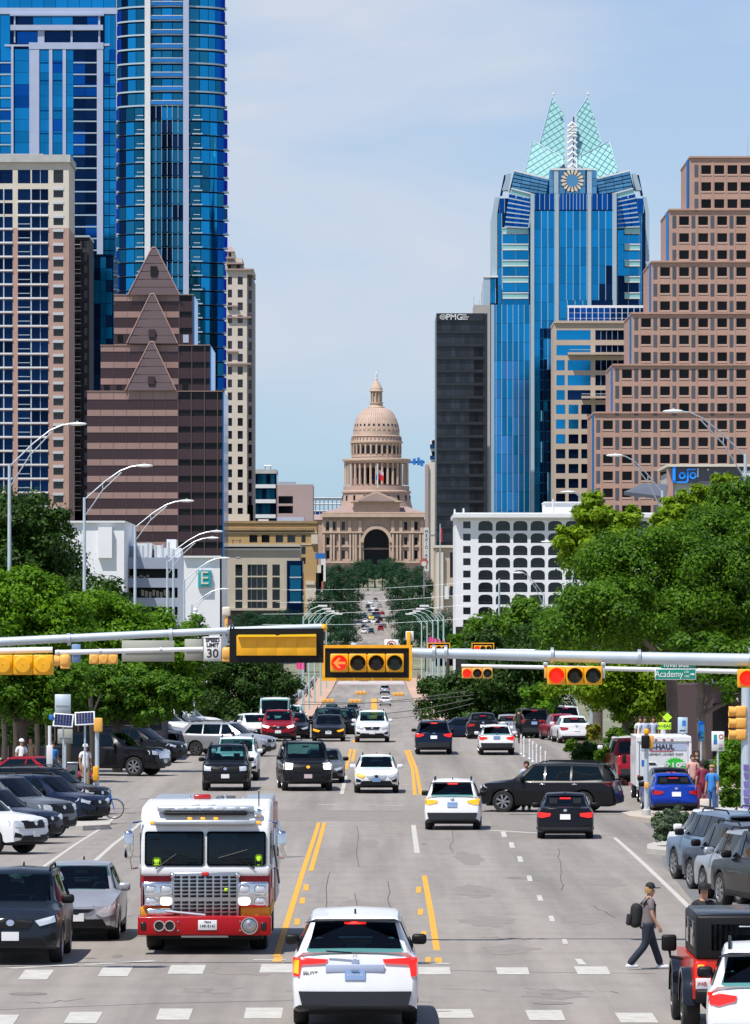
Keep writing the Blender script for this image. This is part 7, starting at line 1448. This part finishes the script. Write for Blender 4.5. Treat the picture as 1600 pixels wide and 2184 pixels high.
for a in ((1446, 1467, 1530, 1564, 205., 'pale_blue_metal', 'pale sign with a blue figure standing above the truck roof'), (1489, 1502, 1538, 1580, 200., 'glass_sky', 'narrow blue sign right of the truck roof'), (1404, 1432, 1541, 1556, 206., 'lime', 'lime green AHEAD sign above the truck roof')):
    t, w_, h = panel('road_sign', *a, post=2.4)
    if 'lime' in a[5]: text_obj('lettering', 'AHEAD', .17, (0, -.022, h/2), MAT['print_dark'], t, .004); obj('diamond', MB().prism([(.1, h+.02), (.28, h+.2), (.1, h+.38), (-.08, h+.2)], -.02, .02), MAT['lime'], t)
    else: obj('figure', MB().box(-.02, .12, -.022, -.014, h*.45, h*.8), MAT['sign_blue'], t); obj('print', MB().box(-.12, .1, -.022, -.014, h*.12, h*.2), MAT['print_dark'], t)
D = 168.; t = thing('utility_pole', 'thick pale pole with purple stickers at the right edge', 'pole', (X(1592, D), D, gz(D)+.13)); h = Z(1466, D)-gz(D)-.13
obj('shaft', MB().tube([(0, 0, 0), (0, 0, h)], [.18, .15], 14), MAT['galv'], t, smooth=40); obj('base', MB().lathe([(.3, 0), (.3, .15), (.2, .22)], 14), MAT['grey_conc'], t)
for k in range(7): obj('sticker', MB().add([(-.1+.02*(k % 3), -.185, .45+k*.26), (.08, -.19, .45+k*.26), (.08, -.19, .63+k*.26), (-.1, -.185, .65+k*.26)], [[0, 1, 2, 3]]), MAT['sticker'] if 'sticker' in MAT else mat('sticker', (.22, .16, .50), .6, obr=.4), t)
s_ = thing('traffic_signal', 'amber upright three section signal mounted on the pole at the right edge', 'traffic signal', P(1580, 1542, D))
for k in (-1, 0, 1): obj('section', rbox(.36, .28, .34, .06, 'amber_faded', 'section'), None, s_, (0, -.1, k*.36)); obj('visor', MB().lathe([(.15, -.16), (.165, -.38)], 14, axis='x'), MAT['amber_faded'], s_, (0, -.1, k*.36), smooth=50)
t = thing('umbrella', 'small white and teal parasol at the back of the parked cars on the left', 'umbrella', (X(275, 262.), 262., gz(262)));  h = Z(1545, 262)-gz(262)
obj('canopy', MB().lathe([(.55, h-.05), (.40, h+.2), (.02, h+.52)], 10), MAT['white_trim'], t); obj('panel', MB().lathe([(.56, h-.05), (.41, h+.2), (.025, h+.53)], 2, a0=-1.2, a1=.2), MAT['teal_sign'], t); obj('stick', MB().tube([(0, 0, 0), (0, 0, h+.3)], .025, 6), MAT['steel'], t)
t = bname('dark timber shop building in the shade of the left street trees', 'shop', 'shop_building'); D = 258.  # added dark building, supplies the deep shade behind the left trees
obj('wall', bx(D, -260, 345, 1490, 1700, 0, 8), MAT['dark_brick'], t); obj('roof_edge', bx(D, -262, 347, 1484, 1491, -.6, 8), MAT['black_trim'], t)
for i in range(9): obj('window', bx(D, -120+i*50, -86+i*50, 1530, 1640, -.08, .05), MAT['window_black'], t); obj('frame', bx(D, -84+i*50, -81+i*50, 1500, 1660, -.2, .0), MAT['bark_dark' if 0 else 'brown_dark'], t)
t = bname('dark shop front under the trees at the right edge with a brown awning', 'shop', 'shop_building'); D = 232.
obj('wall', bx(D, 1440, 1720, 1460, 1720, 0, 8), MAT['brown_dark'], t); obj('awning', bx(D, 1560, 1640, 1508, 1520, -1.5, 0), MAT['kerb_red'], t); obj('door', bx(D, 1520, 1560, 1500, 1640, -.1, 0), MAT['window_black'], t); obj('sign_letters', bx(D, 1562, 1590, 1478, 1496, -.2, 0), MAT['white_trim'], t)
# ================================================================== trees and shrubs
import numpy as np
leafmat('leaf_dark', (.010, .034, .008), (.06, .135, .014), .34); leafmat('leaf_bright', (.035, .12, .006), (.20, .40, .012), .45); leafmat('leaf_plane', (.04, .12, .006), (.33, .50, .016), .48); leafmat('leaf_mid', (.016, .065, .008), (.15, .31, .012), .42)
leafmat('leaf_far', (.010, .042, .022), (.030, .10, .035), .25); leafmat('leaf_grey', (.06, .095, .055), (.15, .21, .11), .3); leafmat('leaf_yellow', (.16, .19, .02), (.34, .32, .03), .4)  # far leaves: the bluish haze of distance is put into their colour
_rs = np.random.RandomState(5)
def crown(blobs, n, size, m, name='crown', flat=.5, hole=.0):
    """many small leaves gathered into twigs through the outer part of several lobes"""
    vol = np.array([b[3]*b[4]*b[5] for b in blobs])**.72; cnt = (vol/vol.sum()*n).astype(int); P_, N_ = [], []
    for b, c in zip(blobs, cnt):
        R3 = np.array(b[3:6]); k = int(np.clip(c/170, 14, 60)); d = _rs.normal(size=(k, 3)); d /= np.linalg.norm(d, axis=1)[:, None]; d[:, 2] = np.where(d[:, 2] < -.5, -d[:, 2], d[:, 2])
        sc_c = d*(.50+.55*_rs.rand(k)**.7)[:, None]*R3; rs = np.mean(R3)*(.15+.22*_rs.rand(k)); w_ = rs**1.7; idx = _rs.choice(k, c, p=w_/w_.sum())
        e = _rs.normal(size=(c, 3)); e /= np.linalg.norm(e, axis=1)[:, None]; tw = 1+.35*np.sin(e[:, 0]*9+idx)*np.sin(e[:, 1]*8+idx*2)*np.cos(e[:, 2]*7)
        rad = rs[idx]*(.35+.75*_rs.rand(c)**.6)*tw; pos = sc_c[idx]+e*rad[:, None]*np.array([1.1, 1.1, .78])
        inn = _rs.rand(c) < .16; q_ = _rs.normal(size=(c, 3)); q_ /= np.linalg.norm(q_, axis=1)[:, None]; pos[inn] = (q_*R3*(.75*_rs.rand(c)**.4)[:, None])[inn]
        P_.append(pos+np.array(b[:3])); N_.append(e*.75+d[idx]*.35+np.array([0, 0, flat])+_rs.normal(size=(c, 3))*.45)
    p = np.concatenate(P_); nrm = np.concatenate(N_); nrm /= np.linalg.norm(nrm, axis=1)[:, None]; c = len(p)
    a = _rs.normal(size=(c, 3)); u = np.cross(nrm, a); u /= np.linalg.norm(u, axis=1)[:, None]; v = np.cross(nrm, u); s = size*(.5+.75*_rs.rand(c)**1.4)[:, None]
    q = np.stack([p-u*s*.5, p-v*s*.30+nrm*s*.06, p+u*s*.62, p+v*s*.30+nrm*s*.06], 1).reshape(-1, 3)
    me = bpy.data.meshes.new(name); me.vertices.add(4*c); me.vertices.foreach_set('co', q.ravel()); me.loops.add(4*c); me.loops.foreach_set('vertex_index', np.arange(4*c, dtype=np.int32))
    me.polygons.add(c); me.polygons.foreach_set('loop_start', np.arange(0, 4*c, 4, dtype=np.int32)); me.update(calc_edges=True); me.materials.append(MAT[m]); return me
def tree(label, D, blobs, n, size, m, trunk=None, name='tree', cat='tree', group=None, bark='bark_dark', tr=.22, depth=1.0, up=0, limbs=True):
    """blobs in photograph pixels: (px, py, rx, ry[, further away by]) at distance D"""
    bl = []
    for b in blobs: 
        dd = D+(b[4] if len(b) > 4 else 0); bl.append((X(b[0], dd), dd, Z(b[1], dd), S(b[2], dd), S((b[2]+b[3])/2, dd)*depth, S(b[3], dd)))
    tx = X(trunk if trunk is not None else blobs[0][0], D); g = gz(D)+up; t = thing(name, label, cat, (tx, D, g), 0, group)
    loc = [(b[0]-tx, b[1]-D, b[2]-g, b[3], b[4], b[5]) for b in bl]
    obj('crown', crown(loc, n, size, m), None, t)
    if limbs:
        low = min(b[2]-b[5]*.5 for b in loc); f = max(low, 1.0); w_ = MB().tube([(0, 0, -.2), (.06, 0, f*.5), (-.05, .05, f), (.0, 0, f+1.2)], [tr*1.25, tr, tr*.85, tr*.6], 9)
        for b in loc: w_.tube([(-.02, .02, f*.9), ((b[0])*.45, b[1]*.45, f*.9+(b[2]-f*.9)*.55), (b[0], b[1], b[2]+b[5]*.3)], [tr*.6, tr*.38, tr*.12], 6)
        obj('trunk', w_, MAT[bark], t, smooth=50)
    return t
# left
tree('tall dark oak at the left edge under the tan tower', 335., [(40, 1160, 110, 120), (90, 1220, 95, 110, 4), (185, 1285, 80, 75, -3), (250, 1320, 65, 55, 5), (-30, 1250, 100, 150), (120, 1120, 38, 45), (90, 1330, 150, 90)], 46000, .30, 'leaf_dark', trunk=120, tr=.4)
tree('bright green street tree second from the left edge', 262., [(60, 1290, 80, 80), (-20, 1330, 90, 110), (130, 1350, 80, 80), (40, 1440, 110, 80)], 48000, .23, 'leaf_bright', trunk=60, tr=.25)
tree('bright green street tree under the second left lamp', 278., [(210, 1330, 90, 65), (270, 1370, 80, 60), (170, 1420, 90, 80), (280, 1450, 70, 70)], 42000, .23, 'leaf_bright', trunk=215, tr=.25)
tree('bright green street tree under the speed limit arm', 296., [(330, 1370, 75, 65), (370, 1420, 60, 70), (330, 1470, 75, 60), (290, 1400, 60, 60)], 34000, .23, 'leaf_bright', trunk=335, tr=.22)
tree('shaded street tree over the footpath at the far left', 226., [(20, 1450, 90, 70), (110, 1470, 90, 60), (-60, 1430, 90, 90), (10, 1515, 80, 40), (110, 1520, 80, 36)], 34000, .21, 'leaf_mid', trunk=50, tr=.2)
tree('shaded street tree behind the solar panels', 240., [(190, 1470, 90, 60), (270, 1480, 80, 55), (360, 1490, 60, 50), (210, 1520, 90, 34), (310, 1525, 70, 32)], 32000, .21, 'leaf_mid', trunk=250, tr=.2)
tree('dark round tree left of the road where it dips', 345., [(530, 1455, 80, 60), (470, 1480, 70, 70), (590, 1490, 65, 55), (560, 1530, 85, 40), (440, 1520, 50, 50), (500, 1420, 50, 35), (500, 1540, 100, 40)], 42000, .26, 'leaf_dark', trunk=520, tr=.35)
tree('green tree between the thick signal poles', 325., [(395, 1450, 50, 90), (420, 1380, 40, 60), (380, 1530, 60, 60)], 14000, .26, 'leaf_mid', trunk=398)
# right
tree('large broad tree filling the right side', 226., [(1400, 1240, 170, 110), (1520, 1195, 120, 105, 6), (1590, 1085, 75, 65, 8), (1300, 1330, 140, 90, -4), (1470, 1340, 180, 90), (1230, 1350, 80, 70), (1620, 1250, 120, 140), (1440, 1160, 60, 45, 4)], 150000, .18, 'leaf_mid', trunk=1432, bark='bark', tr=.26, depth=.8)
tree('plane tree with pale leaves before the arched grid', 285., [(1270, 1105, 42, 50), (1235, 1160, 50, 55), (1310, 1140, 45, 55), (1270, 1200, 70, 60), (1350, 1110, 20, 30)], 17000, .30, 'leaf_plane', trunk=1275, bark='bark')
tree('pale leafed tree below the Lojo sign', 250., [(1425, 1125, 42, 40), (1482, 1072, 42, 32), (1440, 1098, 40, 34), (1515, 1070, 35, 32), (1545, 1040, 40, 30), (1410, 1150, 45, 35)], 14000, .27, 'leaf_plane', trunk=1450, bark='bark')
tree('light green tree hanging over the right parked cars', 240., [(1250, 1450, 80, 60), (1330, 1470, 90, 60), (1210, 1400, 70, 50), (1420, 1450, 80, 60), (1380, 1520, 80, 30)], 44000, .21, 'leaf_plane', trunk=1335, bark='bark', tr=.16)
tree('light green tree at the right edge above the pole', 210., [(1560, 1430, 90, 60), (1500, 1400, 70, 50), (1630, 1470, 80, 70)], 16000, .2, 'leaf_mid', trunk=1497, bark='bark', tr=.2)
tree('dark tree right of the road where it dips', 345., [(1000, 1500, 95, 70), (1080, 1440, 100, 80), (960, 1490, 60, 50), (1130, 1500, 90, 90), (1050, 1560, 110, 40), (1150, 1400, 70, 70), (930, 1475, 40, 30), (1040, 1380, 60, 40)], 56000, .26, 'leaf_dark', trunk=1060, tr=.35)
tree('mid green tree below the white arched building', 420., [(1060, 1360, 80, 45), (1120, 1340, 60, 60), (1000, 1380, 50, 35)], 16000, .32, 'leaf_mid', trunk=1070)
tree('yellow green slender tree beside the dark right tree', 300., [(1140, 1520, 30, 60), (1165, 1500, 25, 50)], 7000, .24, 'leaf_bright', trunk=1145, tr=.1)
# the avenue beyond the bridge: each tree its own
far_t = [(650, 1350, 60, 45, 1230), (600, 1335, 60, 35, 1200), (545, 1330, 60, 35, 1180), (705, 1345, 55, 55, 1320), (735, 1365, 38, 45, 1260), (740, 1320, 40, 50, 1480), (690, 1300, 45, 45, 1560), (745, 1285, 36, 45, 1700), (715, 1265, 40, 45, 1850), (752, 1250, 36, 42, 1980), (722, 1232, 38, 38, 2150), (765, 1228, 36, 36, 2330), (785, 1222, 26, 30, 2420),
         (868, 1360, 45, 55, 1260), (910, 1355, 50, 50, 1240), (955, 1345, 45, 45, 1200), (858, 1320, 40, 45, 1460), (900, 1310, 50, 45, 1540), (855, 1285, 38, 45, 1700), (895, 1265, 42, 45, 1820), (940, 1310, 45, 45, 1400), (848, 1252, 36, 42, 1980), (880, 1238, 38, 40, 2140), (838, 1228, 36, 36, 2330), (816, 1222, 26, 30, 2430), (905, 1235, 25, 40, 2050), (700, 1250, 30, 45, 1900), (960, 1290, 35, 50, 1350), (675, 1275, 30, 40, 1700), (775, 1212, 30, 22, 2480), (835, 1210, 36, 24, 2480), (800, 1225, 30, 18, 2470)]
protos = []; far_t.sort(key=lambda a: (a[0] > 800, a[4])); nl = [0, 0]
for i, (px, py, rx, ry, D) in enumerate(far_t):
    side_ = 'left' if px < 800 else 'right'; k_ = int(px > 800); nl[k_] += 1; lab = 'deep green tree lining the %s side of the far avenue, %s beyond the bridge' % (side_, ORD[nl[k_]-1])
    t = thing('avenue_tree', lab, 'tree', (X(px, D), D, gz(D)), rnd.random()*6, 'trees lining the %s side of the far avenue' % side_)
    if len(protos) < 4: protos.append((crown([(0, 0, .25, .8, .8, .7), (.5, .2, -.1, .6, .6, .6), (-.45, -.25, 0, .6, .6, .6), (.1, -.5, -.2, .6, .6, .6), (-.2, .5, .2, .55, .55, .55)], 5200, .085, 'leaf_far'), MB().tube([(0, 0, -2.2), (0, 0, -.4)], [.06, .04], 6).mesh('trunk', 40, [MAT['bark_dark']])))
    cr, tk = protos[i % 4]; s = (S(rx, D)*.92, S(rx, D)*.92, S(ry, D)*.92); z = Z(py, D)-gz(D)
    obj('crown', cr, None, t, (0, 0, z), scale=s); obj('trunk', MB().tube([(0, 0, -.2), (.1, 0, z*.5), (0, 0, z)], [.45, .35, .2], 6), MAT['bark_dark'], t)
# shrubs and hedges at the right
def shrub(lab, px, py, rx, ry, D, n, size, m, cat='shrub', name='shrub', grp=None): return tree(lab, D, [(px, py, rx, ry), (px-rx*.45, py+ry*.3, rx*.6, ry*.7), (px+rx*.45, py+ry*.25, rx*.6, ry*.7)], n, size, m, name=name, cat=cat, limbs=False, group=grp)
for a in (('grey green rosemary shrub on the planting island', 1418, 1768, 26, 36, 157., 7000, .10, 'leaf_grey'), ('second grey green shrub behind the rosemary one', 1448, 1745, 16, 24, 160., 3000, .10, 'leaf_grey'), ('dark clipped hedge along the red kerb', 1262, 1610, 45, 28, 242., 9000, .13, 'leaf_dark'), ('round dark bush behind the clipped hedge', 1318, 1580, 26, 24, 238., 6000, .12, 'leaf_mid'), ('bright green bush at the near end of the red kerb', 1296, 1616, 28, 20, 226., 7000, .12, 'leaf_bright'),
          ('yellow flowering shrub behind the hedge', 1266, 1562, 14, 22, 262., 2600, .13, 'leaf_yellow'), ('leafy bush at the right edge behind the parking sign', 1566, 1640, 34, 70, 190., 9000, .14, 'leaf_bright'), ('low tufted bush beneath the parking sign', 1562, 1705, 28, 24, 188., 4500, .11, 'leaf_mid'), ('dark bush beside the woman on the pavement', 1488, 1650, 30, 40, 208., 4500, .13, 'leaf_dark'), ('small green bush left of the hedge', 1222, 1592, 18, 16, 262., 2200, .13, 'leaf_mid'), ('dark bushes under the light green tree', 1370, 1565, 60, 25, 246., 6000, .14, 'leaf_dark')): shrub(*a)
for i in range(4): shrub('low dark bush in the shade below the left street trees, %s from the left' % ORD[i], -20+i*72, 1555, 62, 52, 246.+i*8, 5200, .2, 'leaf_dark', grp='bushes in the shade below the left street trees')  # added bushes, placed to darken the gap under the left trees
for px in (8, 32, 78, 100, 145, 195): tree_ = thing('slender_tree', 'thin dark trunk in the shade behind the left parked cars, %s from the left edge' % ORD[(8, 32, 78, 100, 145, 195).index(px)], 'tree', (X(px, 232), 232, gz(232)), 0, 'dark trunks behind the left parked cars'); obj('trunk', MB().tube([(0, 0, 0), (.05, 0, 1.6), (-.05, 0, 3.8)], [.15, .12, .1], 8), MAT['bark_dark'], tree_); obj('branch', MB().tube([(0, 0, 2.6), (.4, .1, 3.6)], [.07, .04], 6), MAT['bark_dark'], tree_)
g = MB(); 
for i in range(2600):
    d = 224+rnd.random()*62; x = 10.85+rnd.random()*2.8; z = gz(d)+.15; a = rnd.random()*6.3; h = .10+rnd.random()*.16; dx, dy = .02*math.cos(a), .02*math.sin(a); g.add([(x-dx, d-dy, z), (x+dx, d+dy, z), (x+dx*4-dy*3, d+dy*4+dx*3, z+h)], [[0, 1, 2]])
o = obj('ground_cover', g, MAT['leaf_mid']); o['kind'] = 'stuff'
# ================================================================== people
def skinned(nodes, edges, name, m, sub=1, root=0):
    me = bpy.data.meshes.new(name); me.from_pydata([n[:3] for n in nodes], edges, []); o = bpy.data.objects.new(name, me); C.objects.link(o)
    o.modifiers.new('skin', 'SKIN'); s = o.modifiers.new('sub', 'SUBSURF'); s.levels = s.render_levels = sub
    for i, n in enumerate(nodes):
        sv = me.skin_vertices[0].data[i]; r = n[3] if len(n) > 3 else .05; sv.radius = r if isinstance(r, tuple) else (r, r); sv.use_root = (i == root)
    dg = bpy.context.evaluated_depsgraph_get(); out = bpy.data.meshes.new_from_object(o.evaluated_get(dg)); bpy.data.objects.remove(o)
    out.materials.clear(); out.materials.append(m); out.polygons.foreach_set('use_smooth', [True]*len(out.polygons)); out.name = name; return out
POSES = {  # elbows, wrists, knees, ankles, lean: (left, right)
 'walk': dict(el=((-.24, -.16, 1.16), (.24, .04, 1.15)), wr=((-.25, -.06, .93), (.26, .16, .92)), kn=((-.10, .16, .50), (.10, -.06, .52)), an=((-.10, .30, .09), (.10, -.40, .12)), lean=.04),
 'stand': dict(el=((-.222, -.03, 1.14), (.222, -.03, 1.14)), wr=((-.225, .05, .90), (.225, .05, .90)), kn=((-.10, .02, .50), (.10, .02, .50)), an=((-.11, -.02, .08), (.11, -.02, .08)), lean=0),
 'hold': dict(el=((-.24, .02, 1.16), (.24, .02, 1.16)), wr=((-.12, .24, 1.10), (.14, .24, 1.08)), kn=((-.10, .05, .50), (.10, -.04, .50)), an=((-.11, .10, .08), (.11, -.16, .09)), lean=.02),
 'ride': dict(el=((-.27, .18, 1.18), (.27, .18, 1.18)), wr=((-.25, .42, 1.00), (.25, .42, 1.00)), kn=((-.11, .28, .72), (.11, .22, .48)), an=((-.11, .12, .38), (.11, .02, .13)), lean=.22)}
_pp = {}
def body_parts(pose, fat=1.0, short=False, sleeve=True):
    k = (pose, fat, short, sleeve)
    if k in _pp: return _pp[k]
    q = POSES[pose]; l = q['lean']; sh = [(-.185, l*.9, 1.42), (.185, l*.9, 1.42)]; hp = [(-.095, 0, .92), (.095, 0, .92)]
    N = [(0, 0, .97, .125*fat), (0, l*.35, 1.14, .115*fat), (0, l*.75, 1.32, .125*fat), (0, l, 1.45, .085), (0, l*1.15, 1.52, .052), (0, l*1.25+.015, 1.60, .078), (0, l*1.25+.02, 1.69, .085), (0, l*1.25+.012, 1.745, .055), (0, l*1.25+.115, 1.625, .016)]
    E = [(0, 1), (1, 2), (2, 3), (3, 4), (4, 5), (5, 6), (6, 7), (5, 8)]
    for s in (0, 1):
        b = len(N); e, w_ = Vector(q['el'][s]), Vector(q['wr'][s]); e.y += l*.5; w_.y += l*.4; d = (w_-e).normalized(); hnd = w_+d*.075; sx = -1 if s == 0 else 1
        N += [(*sh[s], .062), (*e, .046), (*w_, .030), (*hnd, .034)]; E += [(3, b), (b, b+1), (b+1, b+2), (b+2, b+3)]
        side_ = d.cross(Vector((sx, 0, 0))).normalized()
        for f_ in range(4): c = len(N); o_ = side_*(-.028+.019*f_); p1 = hnd+d*.035+o_; p2 = p1+d*(.050-.006*abs(f_-1))+Vector((-sx*.012, 0, 0)); N += [(*p1, .0095), (*p2, .008)]; E += [(b+3, c), (c, c+1)]
        c = len(N); N.append((*(hnd+side_*-.045+d*.02), .0105)); E.append((b+2, c))
    for s in (0, 1):
        b = len(N); a = Vector(q['an'][s]); N += [(*hp[s], .095*fat), (*q['kn'][s], .060), (*a, .040), (a.x, a.y+.11, max(.045, a.z-.045), .036)]; E += [(0, b), (b, b+1), (b+1, b+2), (b+2, b+3)]
    body = skinned(N, E, 'body', MAT['skin'])
    i0, i1 = 9, 9+4+9; iL = i1+13
    S_ = [(0, 0, .80, .172*fat), (0, l*.35, 1.14, .146*fat), (*N[2][:3], .145*fat), (*N[3][:3], .098), (0, l*.1, .98, .172*fat)]; SE = [(0, 4), (4, 1), (1, 2), (2, 3)]
    for i in (i0, i1):
        b = len(S_); S_.append((*N[i][:3], .078)); SE.append((3, b))
        if sleeve: m_ = Vector(N[i][:3]).lerp(Vector(N[i+1][:3]), .72); S_.append((*m_, .068)); SE.append((b, b+1))
    shirt = skinned(S_, SE, 'shirt', MAT['cloth_grey'])
    T_n = [(0, 0, 1.10, .140*fat)]; TE = []
    for i in (iL, iL+4):
        b = len(T_n); kn, an = Vector(N[i+1][:3]), Vector(N[i+2][:3]); T_n += [(*N[i][:3], .118*fat), (*kn, .086)]; TE += [(0, b), (b, b+1)]
        if not short: T_n.append((*an.lerp(kn, -.06), .084)); TE.append((b+1, b+2))
    trs = skinned(T_n, TE, 'trousers', MAT['cloth_navy'])
    hy = l*1.25+.012; hair = MB().lathe([(.088, 1.60), (.104, 1.66), (.100, 1.73), (.07, 1.785), (.001, 1.80)], 14, (0, hy-.014), a0=math.pi*.92, a1=math.pi*2.08).lathe([(.100, 1.735), (.07, 1.785), (.001, 1.80)], 14, (0, hy)).mesh('hair', 60, [MAT['hair_dark']])
    shoes = []
    for i in (iL, iL+4): a = N[i+2]; shoes.append((rbox(.105, .27, .085, .035, 'white_trim', 'shoe'), (a[0], a[1]+.055, max(.045, a[2]-.045))))
    _pp[k] = (body, shirt, trs, hair, shoes, hy); return _pp[k]
for k, c in (('skin', (.42, .22, .15)), ('cloth_grey', (.16, .135, .14)), ('cloth_navy', (.012, .018, .035)), ('cloth_white', (.72, .72, .74)), ('cloth_blue', (.03, .20, .55)), ('cloth_jeans', (.04, .10, .26)), ('cloth_black', (.010, .010, .012)), ('cloth_pink', (.62, .34, .30)), ('cloth_maroon', (.22, .02, .06)), ('cloth_pale', (.42, .48, .66)), ('cloth_khaki', (.34, .25, .16)), ('hair_dark', (.03, .02, .014)), ('hair_blond', (.42, .25, .10))): mat(k, c, .8, var=.12, sc_=6)
def person(lab, loc, rz, pose='stand', shirt='cloth_grey', trousers='cloth_navy', hair='hair_dark', short=False, fat=1.0, s=1.0, hat=None, pack=None, sleeve=True, shoes='white_trim', group=None):
    t = thing('person', lab, 'person', loc, rz, group); t.scale = (s,)*3; b, sh, tr, hr, so_, hy = body_parts(pose, fat, short, sleeve)
    obj('body', b, None, t); omat(obj('shirt', sh, None, t), MAT[shirt]); omat(obj('trousers', tr, None, t), MAT[trousers]); omat(obj('hair', hr, None, t), MAT[hair])
    for m_, l in so_: omat(obj('shoe', m_, None, t, l), MAT[shoes])
    if hat:
        h = obj('cap', MB().lathe([(.108, 1.70), (.110, 1.74), (.085, 1.80), (.04, 1.825), (.001, 1.83)], 16, (0, hy)), MAT[hat], t, smooth=60); obj('peak', MB().prism([(-.085, hy+.07), (.085, hy+.07), (.065, hy+.20), (0, hy+.22), (-.065, hy+.20)], 1.70, 1.715, 'z'), MAT[hat], h)
    if pack:
        p_ = obj('backpack', rbox(.31, .24, .52, .115, pack, 'backpack', 4), None, t, (0, -.27+POSES[pose]['lean']*.6, 1.13), rot=(R(-6), 0, 0)); obj('pocket', rbox(.24, .08, .24, .035, pack, 'pocket'), None, p_, (0, -.14, -.1))
        for sx in (-1, 1): obj('strap', MB().tube([(sx*.13, -.12, 1.36), (sx*.14, .0, 1.50), (sx*.13, .15, 1.36), (sx*.14, .10, 1.1), (sx*.13, -.12, .98)], .022, 6), MAT[pack], t)
    return t
c = person('man in black cap and backpack walking across the crosswalk', G(1381, 2068, .005), R(-82), 'walk', 'cloth_grey', 'cloth_navy', 'hair_blond', fat=1.25, s=.87, hat='cloth_black', pack='cloth_black')
for ex in (-.032, .032): obj('eye', MB().ball((ex, POSES['walk']['lean']*1.25+.098, 1.655), .012), MAT['print_dark'], c)
obj('cap_badge', rbox(.05, .01, .04, .004, 'cloth_pale', 'cap_badge'), None, c, (0, .165, 1.755)); obj('beard', MB().ball((0, .085, 1.575), .055), MAT['hair_blond'], c)
on = lambda px, D, up=.13: Vector((X(px, D), D, gz(D)+up))
person('woman in blue top with a ponytail holding a paper bag on the right pavement', on(1519, 187), R(150), 'stand', 'cloth_blue', 'cloth_jeans', 'hair_blond'); 
bg_ = thing('paper_bag', 'pale paper shopping bag held by the woman in blue', 'bag', on(1503, 186.8, .35)); obj('bag', rbox(.32, .18, .40, .02, 'cream', 'bag'), None, bg_, (0, 0, .2)); obj('handles', MB().tube([(-.08, 0, .4), (-.05, 0, .55), (.05, 0, .55), (.08, 0, .4)], .01, 5), MAT['ochre'], bg_)
for px, D, shc, trc, pose, lab, rz in ((1478, 200, 'cloth_pink', 'cloth_black', 'stand', 'person in pink top sitting high beside the truck', 180), (1498, 192, 'cloth_maroon', 'cloth_maroon', 'stand', 'person in a maroon outfit on the shaded pavement', 20), (1486, 206, 'cloth_black', 'cloth_black', 'hold', 'person in black behind the maroon outfit', 180)): person(lab, on(px, D), R(rz), pose, shc, trc, s=1.0)
for px, D, shc, lab in ((1366, 236, 'cloth_white', 'pedestrian in white above the truck roof, leftmost of the group'), (1376, 232, 'cloth_pale', 'pedestrian in pale blue shirt above the truck roof'), (1394, 234, 'cloth_pale', 'pedestrian in lilac top above the truck roof'), (1416, 238, 'cloth_white', 'pedestrian behind the lime sign')):
    person(lab, Vector((X(px, D), D, Z(1530, D)-1.75)), R(180), 'stand', shc, 'cloth_jeans')
wk = struct('raised_walk', slab(MB(), X(1350, 235), 24, 229, 246, Z(1530, 235)-1.76-gz(235)), MAT['kerb'])
c = person('cyclist in black sleeveless top riding away by the white bollards', on(1107, 284, .05), 0, 'ride', 'cloth_black', 'cloth_black', short=True, sleeve=False); bicycle(on(1107, 284, 0), 0, 'black bicycle ridden by the cyclist in black', 'black_trim')
person('curly haired person seen over the bonnet of the long black car', on(1123, 196, 0), R(170), 'stand', 'cloth_pale', 'cloth_navy')
person('person in black hat standing behind the red off road car', on(1502, 95, 0), R(180), 'stand', 'cloth_black', 'cloth_black', s=.97, hat='cloth_black')
for px, D, shc, trc, lab in ((46, 222, 'cloth_white', 'cloth_khaki', 'person in white shirt on the shaded left footpath'), (182, 214, 'cloth_white', 'cloth_khaki', 'person in white shirt under the right solar panel'), (112, 218, 'cloth_blue', 'cloth_black', 'person in blue behind the white post'), (64, 226, 'cloth_khaki', 'cloth_black', 'person in khaki in the shade behind the left cars')): person(lab, on(px, D), R(200), 'stand', shc, trc, hat='cloth_white' if px in (46, 182) else None)
for i, (px, D, shc) in enumerate(((656, 900, 'cloth_black'), (661, 890, 'cloth_white'), (668, 1000, 'cloth_navy'), (664, 1060, 'cloth_pink'), (672, 1090, 'cloth_white'), (903, 1000, 'cloth_blue'), (899, 1060, 'cloth_white'), (896, 1100, 'cloth_black'), (907, 950, 'cloth_white'), (892, 1120, 'cloth_maroon'))):
    person('tiny pedestrian in a %s top on the %s bridge pavement, %s of five along it' % (shc[6:], 'left' if px < 800 else 'right', ORD[i % 5]), on(px, D, .15), rnd.random()*6, 'walk', shc, ('cloth_navy', 'cloth_khaki', 'cloth_black')[i % 3], group='pedestrians on the %s bridge pavement' % ('left' if px < 800 else 'right'))
